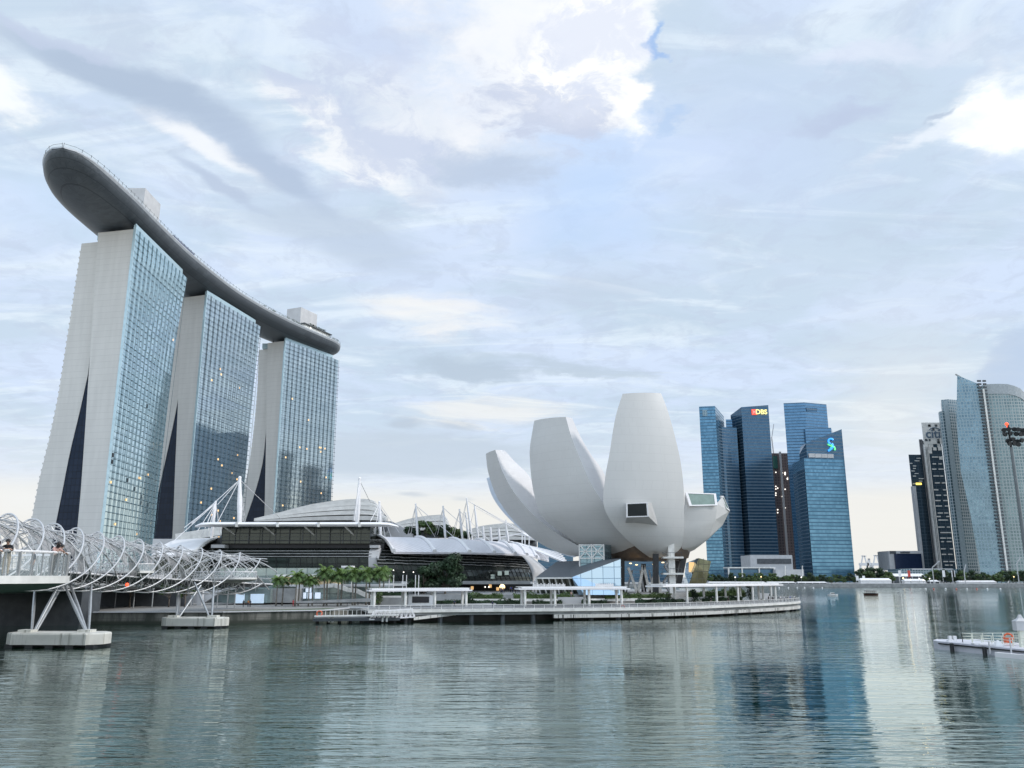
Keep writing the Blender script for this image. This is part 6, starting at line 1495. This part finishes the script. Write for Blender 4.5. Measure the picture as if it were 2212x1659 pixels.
# dark low office block with roof sign band
Y = 1000
t10 = thing('low_office_block', W(1955, 1255, Y), 'low dark blue block with a pale sign band along its roof', 'office block')
box_uv(1936, 1196, 1990, 1232, Y, 30, 'glass_box', mat('navy_glass', (.02, .035, .08), .2, metal=.4, var=.15), t10); box_uv(1923, 1190.5, 1937, 1232, Y + 2, 30, 'side_wall', m_ltgrey, t10); box_uv(1922.5, 1190, 1938, 1196, Y + 1.5, 30, 'corner_crown', m_dkgrey, t10); box_uv(1937, 1190, 1992, 1196, Y - .5, 4, 'sign_band', m_ltgrey, t10)
m = MB(); rgs = random.Random(6)
for k in range(9): x = W(1945 + k * 2.3, 1193, Y - 1).x; m.box((x, Y - 1.1, zat(1195, Y)), (x + .9, Y - .6, zat(1191.2 + rgs.random(), Y)))
m.build('sign_letters', m_dkgrey, t10)
gp = thing('podium_hall', W(2010, 1255, 930), 'low grey glass podium in front of the citi tower', 'podium'); box_uv(1946, 1229, 2070, 1252, 930, 30, 'wall', m_teal_dk, gp); box_uv(1970, 1228, 2058, 1231, 929, 30, 'roof', m_ltgrey, gp)
# harbour cranes, far off: distance haze is put into their pale paint
for k, (u, w_, vt, lb) in enumerate(((1866, 11, 1200.5, 'leftmost pale harbour crane'), (1877, 5, 1207, 'slim pale harbour crane, second from the left'), (1892.5, 11.5, 1199.5, 'largest pale harbour crane beside the slim one'), (1914, 8, 1206.5, 'rightmost pale harbour crane, next to the dark low block'))):
    Y = 2600; root = thing('harbour_crane', W(u, 1235, Y), lb + ' on the horizon', 'harbour crane', 'pale ship-to-shore cranes on the horizon')
    m = MB(); s = 1.6
    for du in (-.8, .8): m.beam(W(u + w_ * du, 1240, Y), W(u + w_ * du * .75, 1218, Y), 4.5)
    m.beam(W(u - w_ * .9, 1219, Y), W(u + w_ * .9, 1219, Y), 7, 8); m.build('portal', mat('hazed_pale_crane_paint', (.62, .63, .64), .7), root)
    m = MB(); m.beam(W(u - w_ * .5, 1219, Y), W(u - w_ * .2, vt, Y), 3); m.beam(W(u + w_ * .6, 1219, Y), W(u + w_ * .1, vt, Y), 3); m.beam(W(u - w_ * .5, vt + .5, Y), W(u + w_ * .45, vt + .8, Y), 3); m.build('a_frame', mat('hazed_pale_crane_paint', (.62, .63, .64), .7), root)
pt = MB(); q = W(1850, 1236, 2600); q2 = W(1935, 1236, 2600); pt.box((q.x, 2600, 3), (q2.x, 2700, 16)); tag(pt.build('port_sheds', mat('hazed_pale_crane_paint', (.62, .63, .64), .7)), 'pale low port sheds on the horizon below the cranes', 'shed')  # sheds take the same haze-lightened tone as the cranes
# shoreline trees: four crowns, copied
far_protos = []
for k in range(5):
    far_protos.append(tree(V((0, 0, 0)), 10, 5.2, 'shoreline tree', m_leafA if k % 2 else m_leafB, 620, .75, 80 + k, 'shoreline trees across the bay', trunk_h=.22, lob_n=11))
rgt = random.Random(17); used = [False] * 5
def far_tree(u, Y, s):
    k = rgt.randrange(5); q = W(u, 1258, Y); loc = (q.x, Y, 3.4); lab = 'bushy dark green tree in the line of trees along the far promenade'
    if not used[k]: used[k] = True; r_ = far_protos[k]; r_.location = loc; r_.scale = (s * 1.15, s * 1.15, s); r_['label'] = lab
    else: dup(far_protos[k], loc, rgt.uniform(0, 6), (s * 1.15, s * 1.15, s), lab, 'shoreline trees across the bay')
u = 1520
while u < 1858: far_tree(u, rgt.uniform(800, 850), rgt.uniform(.6, 1.0)); u += rgt.uniform(6, 11)
u = 1858
while u < 1935: far_tree(u, rgt.uniform(810, 850), rgt.uniform(1.0, 1.6)); u += rgt.uniform(6, 10)
u = 2000
while u < 2230: far_tree(u, rgt.uniform(800, 850), rgt.uniform(.8, 1.3)); u += rgt.uniform(6, 11)
fw = MB(); a = V((420, 773.4, 0)); 
for (p0, p1) in (((60, 775.6), (200, 775.6)), ((200, 775.6), (420, 773.6)), ((420, 773.6), (900, 769.6))): fw.beam(V((*p0, 1.7)), V((*p1, 1.7)), .6, 3.2)
tag(fw.build('far_seawall', m_grey), 'grey seawall along the far shore', 'seawall')

# ================================================================== ON THE WATER
# bumboat
bb = thing('bumboat', G(1881.5, 1286), 'small dark wooden bumboat with a covered cabin far out on the bay', 'boat')
c = G(1881.5, 1286); Lh = 3.9
def hull_rows(c, L, Bm, H, bow=.6): 
    rows = []
    for k in range(13):
        f = k / 12; x = (f - .5) * 2 * L; w_ = Bm * (1 - abs(2 * f - 1) ** 3) + .12; sh = H * (.75 + .45 * (2 * f - 1) ** 2)
        rows.append([c + V((x, -w_, sh)), c + V((x * .96, -w_ * .75, .0)), c + V((x * .9, 0, -.35)), c + V((x * .96, w_ * .75, 0)), c + V((x, w_, sh))])
    return rows
m = MB(); m.loft(hull_rows(c, Lh, 1.4, .95), closed=True, cap=True); m.build('hull', m_wood, bb, smooth=R(40))
m = MB(); m.box((c.x - 2.9, c.y - 1.2, 2.1), (c.x + 2.6, c.y + 1.2, 2.35)); m.build('roof', mat('dark_red_roof', (.05, .02, .018), .6), bb)
m = MB(); m.box((c.x - 2.6, c.y - .9, .6), (c.x + 2.3, c.y + .9, 1.2)); m.build('cabin', m_black, bb)
m = MB()
for k in range(6):
    for s in (-1, 1): x = c.x - 2.7 + k * 1.02; m.beam((x, c.y + s * 1.1, .8), (x, c.y + s * 1.1, 2.15), .1)
m.build('posts', m_wood, bb)
wb = thing('white_motorboat', G(1799, 1287), 'small white motorboat by the dark reflection of the office towers', 'boat'); c = G(1799, 1287)
m = MB(); m.loft(hull_rows(c, 2.7, .95, .75), closed=True, cap=True); m.build('hull', m_white, wb, smooth=R(40))
m = MB(); m.loft([[c + V((x, y, z)) for x, y in ((-1.4 + d, -.7), (1.0 - d, -.7), (1.0 - d, .7), (-1.4 + d, .7))] for z, d in ((.6, 0), (1.5, .35), (1.6, .4))], closed=True, cap=True); m.build('cabin', m_white2, wb)
m = MB(); m.box((c.x - 1.2, c.y - .74, 1.0), (c.x + .8, c.y - .66, 1.3)); m.build('windscreen', m_black, wb)
for k, (u, mt) in enumerate(((2017, 1), (2043, 0), (2066, 1), (2089, 0), (2110, 1), (2133, 0), (2161, 0), (2000, 0), (1683, 0), (1703, 0), (1722, 0), (1738, 0), (1757, 0), (1776, 0))):
    v = 1272.8 if u > 1900 else 1270.3; q = G(u, v); m = MB(); m.sphere(q + V((0, 0, .25)), .62, 10, 6); m.tube([q + V((0, 0, .7)), q + V((0, 0, 1.1))], .12, 5)
    tag(m.build('mooring_buoy', mat('faded_red_buoy', (.55, .16, .12), .5) if mt else m_white, smooth=R(50)), 'faded red mooring buoy in the buoy line near the far shore' if mt else 'white mooring buoy in the buoy line near the far shore', 'buoy', 'mooring buoys near the far shore, red ones' if mt else 'mooring buoys near the far shore, white ones')
# jetty pontoon at the right
jt = thing('floating_jetty', G(2120, 1415), 'white floating jetty with pale railings and dark piles at the right', 'jetty')
jl = [G(2027, 1402.5), G(2162, 1419.0), G(2262, 1428)]
dvr = V((1, .09, 0)).normalized()
p0, p1 = jl[0], jl[2]; zj = 1.05
pl_ = [p0, p1, p1 + dvr * 9, p0 + dvr * 7 + V((0, 3.2, 0)), p0 + dvr * 1.6 + V((0, 3.4, 0)), p0 + dvr * .2 + V((0, 1.6, 0))]
m = MB(); m.prism([(p.x, p.y) for p in pl_], -.4, zj); m.build('pontoon', mat('dull_white_grp', (.56, .57, .62), .5, var=.08), jt)
m = MB(); m.beam(p0 + V((-.08, -.4, .78)), p1 + V((-.08, 0, .78)), .16, .16); m.build('rubbing_strip', m_black, jt)
m = MB(); q = jl[1]; m.beam(q + V((-.35, .2, .25)), jl[2] + V((-.4, -.2, .25)), .7, .55); m.build('side_fender', m_white, jt)
for (u, v) in ((2062, 1407), (2133, 1415.5)):
    m = MB(); q = G(u, v); m.tube([q + V((-.28, 0, -2)), q + V((-.28, 0, 1.0))], .26, 10); m.build('pile', m_black, jt)
for u in (2045.5, 2056):
    m = MB(); q = W(u, 1388, 116.5); m.box((q.x - .18, 115.4, zj), (q.x + .18, 115.8, zj + .75)); m.build('mooring_post', m_white, jt)
m = MB(); m.box((W(2044, 1388, 116).x, 115.3, zj), (W(2060, 1388, 116).x, 115.9, zj + .22)); m.build('mooring_base', m_white, jt)
m = MB(); A0 = W(2076, 1385, 115); rail0 = V((A0.x, 114.6, zj)); rail1 = V((A0.x + 5.2, 113.0, zj)); rail2 = V((jl[2].x + 1.6, jl[2].y, zj)); rail3 = V((jl[2].x + 9, jl[2].y + 9, zj))
for a, b, n_ in ((rail0, rail2, 9), (rail0, V((rail0.x + 10, 115.4, zj)), 7)):
    for k in range(n_ + 1): p_ = a.lerp(b, k / n_); m.beam(p_, p_ + V((0, 0, 1.15)), .075)
    for h in (.42, .78, 1.15): m.beam(a + V((0, 0, h)), b + V((0, 0, h)), .06)
m.build('railing', mat('cream_painted_rail', (.66, .68, .58), .5), jt)
m = MB(); p_ = W(2170, 1385, 110); m.beam((p_.x - 3.6, 111, zj + .1), (p_.x + 6, 111.2, zj + .1), .8, .16); m.beam((p_.x - 3.6, 109.4, zj + .15), (p_.x + 6, 109.8, zj + .15), .5, .12); m.build('gangway_plates', m_white, jt)
m = MB(); m.loft([[V((W(2156, 1392, 108).x + x * s, 108 + y * s, zj + z)) for x, y in ((-.5, -.4), (.5, -.4), (.5, .4), (-.5, .4))] for s, z in ((1, 0), (1, .12), (.15, .75))], closed=True, cap=True); m.build('marker_cone', m_white, jt)
for u, v, Y in ((2184, 1404, 104.5), (2138, 1404, 107)):
    m = MB(); q = W(u, v, Y); m.tube([(q.x, Y, .3), (q.x, Y, W(u, v - (25 if u > 2150 else 18), Y).z)], .10, 6); m.build('mooring_rod', m_ltgrey, jt)
ring(W(2178.5, 1377.5, 110.5), .50, 'red-orange life ring hung on the jetty railing at the right', (.2, 1, 0))
bx = thing('life_ring_box', W(2178, 1388, 110.5), 'small red-orange box below the jetty life ring', 'box'); m = MB(); q = W(2178, 1386.5, 110.5); m.obox(q, V((.42, 0, 0)), V((0, .3, 0)), V((0, 0, .42))); m.obox(q + V((0, 0, .45)), V((.46, 0, 0)), V((0, .34, 0)), V((0, 0, .05))); m.build('box_body', m_orange, bx)
lp = thing('jetty_light', W(2203, 1388, 107), 'pale boxed navigation light on a post at the end of the jetty', 'navigation light')
q = W(2203, 1362, 107); m = MB(); m.box((q.x - .15, 106.85, zj), (q.x + .6, 107.3, q.z)); m.build('post', mat('cream_painted_rail', (.66, .68, .58), .5), lp)
m = MB(); m.box((q.x - .5, 106.7, q.z), (q.x + 1.1, 107.6, W(2203, 1342, 107).z)); z_ = W(2203, 1342, 107).z; m.loft([[V((q.x + x * .78 * s + .3, 107.15 + y * s, z_ + z)) for x, y in ((-1.05, -.5), (1.05, -.5), (1.05, .5), (-1.05, .5))] for s, z in ((1, 0), (.4, .35), (.15, .8))], closed=True, cap=True); m.build('lantern_box', m_ltgrey, lp)
# floodlight mast
fm = thing('floodlight_mast', V((W(2184, 966, 150).x, 150, 0)), 'dark floodlight mast with clustered lamps and a red beacon at the right edge', 'floodlight mast')
q = W(2184, 966, 150); m = MB(); m.tube([(q.x, 150, -1), (q.x, 150, q.z)], [.36, .24], 10); m.build('pole', mat('weathered_mast_steel', (.15, .17, .18), .5, metal=.2), fm)
m = MB()
for v in (926, 935, 951): 
    h = W(2184, v, 150); m.beam((h.x - (1.6 if v < 940 else .7), 150, h.z), (h.x + 3.6 if v < 940 else h.x + 2.2, 150, h.z), .18)
m.tube([(q.x, 150, q.z), (q.x, 150, W(2184, 918, 150).z)], .2, 6); m.build('lamp_frame', m_black, fm)
rgf = random.Random(3)
for (u, v) in ((2168, 929), (2178, 927), (2190, 927), (2199, 928), (2208, 930), (2170, 938), (2181, 936), (2194, 937), (2204, 938), (2212, 937), (2176, 952), (2187, 949), (2197, 953), (2206, 951), (2180, 958), (2190, 958), (2199, 960)):
    p_ = W(u, v, 149.7); m = MB(); d = V((rgf.uniform(-.5, .5), -1, rgf.uniform(-.5, -.1))).normalized(); m.tube([p_ + d * .28, p_ - d * .05, p_ - d * .35], [.42, .40, .16], 10); m.build('floodlight', m_black, fm)
m = MB(); p_ = W(2174.5, 916, 150); m.sphere(p_, .32, 8, 5); m.tube([p_ - V((0, 0, 1.0)), p_], .08, 5); m.build('beacon', m_red, fm)

# white van on the museum point
vn = thing('white_van', W(1660, 1294, 268), 'white van parked behind the last posts of the right pergola', 'van'); c = W(1657, 1291, 268); c.z = 2.45
m = MB(); m.loft([[c + V((x, y, z)) for x, z in ((-2.4, .35), (2.3, .35), (2.45, .9), (2.2, 1.15), (1.35, 1.95), (-2.3, 2.1), (-2.45, 1.9))] for y in (-.9, .9)], closed=True, cap=True); m.build('body', m_white, vn)
for x in (-1.5, 1.5):
    for y in (-.92, .92): m = MB(); m.tube([c + V((x, y - .1, .33)), c + V((x, y + .1, .33))], .33, 12); m.build('wheel', m_black, vn)
m = MB(); m.loft([[c + V((x, y, z)) for x, z in ((.4, 1.2), (2.1, 1.2), (1.4, 1.82), (.4, 1.88))] for y in (-.92, -.905)], closed=True, cap=True); m.build('side_window', m_black, vn)
m = MB(); m.loft([[c + V((x, y, z)) for x, z in ((2.23, 1.17), (2.27, 1.17), (1.46, 1.90), (1.40, 1.90))] for y in (-.75, .75)], closed=True, cap=True); m.build('windscreen', m_black, vn)

# ================================================================== PEOPLE
CLOTH = {}
def cloth(c):
    if c not in CLOTH: CLOTH[c] = mat('cloth_%s' % '_'.join(str(int(x * 100)) for x in c), c, .8, var=.12, scale=6)
    return CLOTH[c]
def person_mesh(name, shirt, trousers, pose='stand', short=True, seed=0):
    """one continuous skinned body; faces take the material of the nearest bone"""
    J = {'pelvis': (0, 0, .95, .115), 'waist': (0, 0, 1.08, .11), 'chest': (0, .0, 1.30, .135), 'neck0': (0, 0, 1.45, .07), 'neck': (0, .01, 1.51, .052), 'jaw': (0, .025, 1.58, .072), 'head': (0, .02, 1.66, .092), 'crown': (0, .01, 1.73, .065)}
    E = [('pelvis', 'waist', 't'), ('waist', 'chest', 's'), ('chest', 'neck0', 's'), ('neck0', 'neck', 'k'), ('neck', 'jaw', 'k'), ('jaw', 'head', 'k'), ('head', 'crown', 'k')]
    for s, n in ((-1, 'l'), (1, 'r')):
        st_ = .16 * s if pose == 'walk' else 0
        J['hip' + n] = (.095 * s, 0, .88, .095); J['knee' + n] = (.10 * s, .03 + st_ * .9, .50, .065); J['ank' + n] = (.10 * s, -.02 + st_ * 1.8, .09, .043); J['toe' + n] = (.11 * s, .13 + st_ * 1.8, .03, .035)
        J['sh' + n] = (.18 * s, 0, 1.40, .065)
        if pose == 'lean': el, wr, fi = (.25 * s, .42, 1.18, .045), (.12 * s, .60, 1.235, .032), (.05 * s, .67, 1.24, .022)
        elif pose == 'walk': el, wr, fi = (.23 * s, -.12 * s - .02, 1.14, .045), (.24 * s, -.20 * s + .08, .92, .032), (.23 * s, -.2 * s + .14, .84, .022)
        else: el, wr, fi = (.235 * s, -.03, 1.13, .045), (.25 * s, .05, .88, .032), (.245 * s, .08, .80, .022)
        J['el' + n] = el; J['wr' + n] = wr; J['palm' + n] = fi
        E += [('pelvis', 'hip' + n, 't'), ('hip' + n, 'knee' + n, 't'), ('knee' + n, 'ank' + n, 't'), ('ank' + n, 'toe' + n, 'b'), ('neck0', 'sh' + n, 's'), ('sh' + n, 'el' + n, 's'), ('el' + n, 'wr' + n, 'k' if short else 's'), ('wr' + n, 'palm' + n, 'k')]
    if pose == 'lean':
        for k in list(J):
            x, y, z, r_ = J[k]
            if z > 1.0 and not k.startswith(('wr', 'palm')): y += (z - .95) * .50; z -= (z - .95) * .10
            J[k] = (x, y, z, r_)
    names = list(J); me = bpy.data.meshes.new(name); me.from_pydata([J[k][:3] for k in names], [(names.index(a), names.index(b)) for a, b, _ in E], [])
    o = bpy.data.objects.new(name, me); COL.objects.link(o)
    sk = o.modifiers.new('skin', 'SKIN')
    for i, k in enumerate(names):
        sv = me.skin_vertices[0].data[i]; r_ = J[k][3]; sv.radius = (r_ * (1.25 if k in ('chest', 'waist', 'pelvis') else 1), r_ * (.85 if k in ('chest', 'waist') else 1)); sv.use_root = k == 'pelvis'
    su = o.modifiers.new('sub', 'SUBSURF'); su.levels = 1; su.render_levels = 1
    bpy.context.view_layer.update()
    me2 = bpy.data.meshes.new_from_object(o.evaluated_get(bpy.context.evaluated_depsgraph_get())); bpy.data.objects.remove(o)
    bm = bmesh.new(); bm.from_mesh(me2)
    # fingers and thumb on each hand
    for n, s in (('l', -1), ('r', 1)):
        w0, w1 = V(J['wr' + n][:3]), V(J['palm' + n][:3]); d = (w1 - w0).normalized(); sd_ = d.cross(V((0, 0, 1)) if abs(d.z) < .7 else V((0, 1, 0))).normalized(); cu = sd_.cross(d)
        for q in range(5):
            ln = (.072, .082, .076, .06, .055)[q]; b0 = w1 + sd_ * (.022 * (q - 1.5)) if q < 4 else w0.lerp(w1, .4) + sd_ * -.035
            dd = d if q < 4 else (d * .6 - sd_ * .8).normalized(); dn = V((0, 0, -1)) if abs(d.z) < .7 else cu * .6
            pts = [b0, b0 + dd * ln * .55 + dn * .008, b0 + dd * ln * .9 + dn * .03]
            mb = MB(); mb.tube(pts, [.010, .009, .007], 5); vs_ = [bm.verts.new(p) for p in mb.v]
            for f in mb.f:
                try: bm.faces.new([vs_[i] for i in f])
                except ValueError: pass
    # nose and ears
    hy, hz = J['head'][1], J['head'][2]
    for c_, r_ in (((0, hy + .098, hz - .03), .018), ((.09, hy, hz - .02), .022), ((-.09, hy, hz - .02), .022)):
        mb = MB(); mb.sphere(c_, r_, 6, 4); vs_ = [bm.verts.new(p) for p in mb.v]
        for f in mb.f:
            try: bm.faces.new([vs_[i] for i in f])
            except ValueError: pass
    MI = {'k': 0, 's': 1, 't': 2, 'b': 3}
    for f in bm.faces:
        c = f.calc_center_median(); best = None
        for a, b, z_ in E:
            A, B = V(J[a][:3]), V(J[b][:3]); t = max(0, min(1, (c - A).dot(B - A) / max(1e-9, (B - A).length_squared))); dist = (c - A.lerp(B, t)).length - min(J[a][3], J[b][3]) * .9
            if best is None or dist < best[0]: best = (dist, z_)
        f.material_index = MI[best[1]]; f.smooth = True
    bmesh.ops.recalc_face_normals(bm, faces=bm.faces)
    me2.materials.clear()
    for mm in (m_skin, cloth(shirt), cloth(trousers), m_black): me2.materials.append(mm)
    bm.to_mesh(me2); bm.free()
    me2.name = name
    return me2, V(J['head'][:3])
def hair_mesh(h, long_):
    m = MB(); rows = []
    for i in range(6):
        a = math.pi * .62 * i / 5; rows.append([h + V((math.sin(a) * math.cos(t) * .108, -.012 + math.sin(a) * math.sin(t) * .115 * (1 if math.sin(t) < .3 else .82), .01 + math.cos(a) * .115)) for t in [2 * math.pi * k / 12 for k in range(12)]])
    if long_: rows.append([h + V((.09 * math.cos(t), -.05 + .06 * math.sin(t), -.20)) for t in [2 * math.pi * k / 12 for k in range(12)]])
    m.loft(rows, closed=True)
    me = bpy.data.meshes.new('hair'); me.from_pydata([tuple(p) for p in m.v], [], m.f); me.materials.append(m_hair)
    for p in me.polygons: p.use_smooth = True
    return me
PC = {}
def person(loc, rz, shirt, trousers, pose, label, group=None, sc=1.0, long_=False, short=True):
    key = (shirt, trousers, pose, long_, short)
    if key not in PC: me, h = person_mesh('person_body', shirt, trousers, pose, short); PC[key] = (me, hair_mesh(h, long_))
    me, hm = PC[key]
    o = bpy.data.objects.new('person', me); COL.objects.link(o); o.location = loc; o.rotation_euler = (0, 0, rz); o.scale = (sc,) * 3
    tag(o, label, 'person', group); hr = bpy.data.objects.new('hair', hm); COL.objects.link(hr); hr.parent = o
    return o
BLK, NAVY, WHT, RED, BLUE_, PINK, BEI, GRY, ORG = (.015, .015, .018), (.02, .03, .06), (.65, .65, .65), (.45, .05, .06), (.02, .05, .42), (.50, .32, .28), (.38, .30, .20), (.16, .16, .17), (.5, .2, .05)
def podp(u, dv=0.0):        # a spot just inside the big pod's rail along the pixel column u
    best = None
    d = ray(u, 1200); 
    c = V((-30.4, 44.2)); lo, hi = 20, 60
    for k in range(400):
        Y = lo + (hi - lo) * k / 399; x = d.x / d.y * Y
        dirv = V((.80, -.30)).normalized(); r_ = V((x, Y)) - c
        if r_.length < 6.05 or (r_.dot(dirv) < 0 and abs(r_.dot(V((-dirv.y, dirv.x)))) < 6.05): return V((x, Y, 9.552)), r_
    return V((c.x, c.y, 9.55)), V((1, 0))
for (u, sh, tr, lb, lg, s) in ((16, BLK, BEI, 'person in black leaning far over the pod rail, beige trousers', False, 1.04), (114, PINK, BLK, 'dark-haired person in a pale pink top leaning on the pod rail', True, 1.04), (134, BLUE_, GRY, 'person in a bright blue shirt leaning on the pod rail at its right end', False, 1.14), (123, BLK, NAVY, 'person in dark clothes between the pink top and the blue shirt on the pod', False, .97), (-4, GRY, NAVY, 'person in grey cut by the left picture edge on the pod', False, .98)):
    p_, r_ = podp(u); t_ = math.atan2(-r_.x, r_.y) if r_.length else 0
    t_ = math.atan2(-(.9), -.45) if u > 60 else math.atan2(-.4, -.9)
    person(p_, t_, sh, tr, 'lean', lb, 'people leaning on the big viewing pod rail', s, lg)
chp, _ = podp(66); person(chp + V((0, .3, 0)), 2.5, NAVY, GRY, 'stand', 'child in dark clothes whose head just reaches the pod rail', 'people leaning on the big viewing pod rail', .74)
def onz(u, Y, z): q = W(u, 1290, Y); return V((q.x, Y, z))
LST = [(634, 212, 2.34, 4.2, RED, RED, 'walk', 'person in red walking on the path below the palms'), (527, 206, 2.34, .5, BLK, BLK, 'stand', 'person in black standing before the pale blue lit screens'), (537, 206.5, 2.34, 3, ORG, NAVY, 'stand', 'person with an orange top beside the person in black'), (541.5, 207, 2.34, 3, NAVY, BLK, 'stand', 'person in navy at the right of the small group under the footbridge'),
       (751, 214.5, 2.34, 2, RED, GRY, 'stand', 'person in red by the palm trunks below the stair'), (774, 214.5, 2.34, 1.2, WHT, BLK, 'walk', 'person in white by the palm trunks below the stair'),
       (1085, 236, 4.9, 1, BLK, NAVY, 'walk', 'person in dark clothes in the gap between two museum hedges'), (982, 204, 2.43, 1, NAVY, BLK, 'walk', 'person in navy on the boardwalk below the left pergola end'), (1064, 199, 2.43, .4, NAVY, NAVY, 'walk', 'person in dark blue walking on the boardwalk between two pergolas'),
       (1234, 226, 4.0, 3.1, PINK, GRY, 'stand', 'person in a pale top by the stone bench'), (1250, 236, 4.9, 2.8, RED, BLK, 'stand', 'person in a red top before the crystal pavilion'),
       (1573, 228, 2.43, 2, BLK, BLK, 'stand', 'person in black at the boardwalk rail under the right pergola'), (1535, 224, 2.43, 2.4, BLK, GRY, 'walk', 'person in black and grey near the hand rails of the boardwalk'),
       (1660, 246, 2.43, 2, BLK, NAVY, 'stand', 'first person in dark clothes from the pergola at the boardwalk tip'), (1668, 244, 2.43, 1, BLK, BLK, 'walk', 'second person in dark clothes from the pergola at the boardwalk tip'), (1686, 247, 2.43, .4, WHT, GRY, 'stand', 'person in white and grey in the middle of the boardwalk tip group'), (1694, 246, 2.43, 5, WHT, NAVY, 'stand', 'person in white and navy in the boardwalk tip group'), (1702, 250, 2.43, 4, GRY, BLK, 'stand', 'person in grey in the boardwalk tip group'), (1707, 248, 2.43, 4.4, BLUE_, NAVY, 'stand', 'person in blue at the rail of the boardwalk tip'), (1716, 255, 2.43, 4.2, WHT, BLK, 'stand', 'person in white farthest out on the boardwalk tip')]
for (u, Y, z, rz, sh, tr, po, lb) in LST: person(onz(u, Y, z), rz, sh, tr, po, lb)
rgq = random.Random(12); CC = [(WHT, BLK), (BLK, NAVY), (GRY, BLK), (PINK, NAVY), (BLUE_, BLK)]; NM = {WHT: 'white', BLK: 'black', GRY: 'grey', PINK: 'pale pink', BLUE_: 'blue'}
for k in range(22):
    sh, tr = rgq.choice(CC); u = rgq.uniform(1075, 1245)
    person(onz(u, rgq.uniform(240, 262), 4.9), rgq.uniform(0, 6), sh, tr, rgq.choice(('stand', 'walk')), 'tiny person in a %s top in the crowd before the arcade' % NM[sh], 'crowd before the arcade in %s tops' % NM[sh])
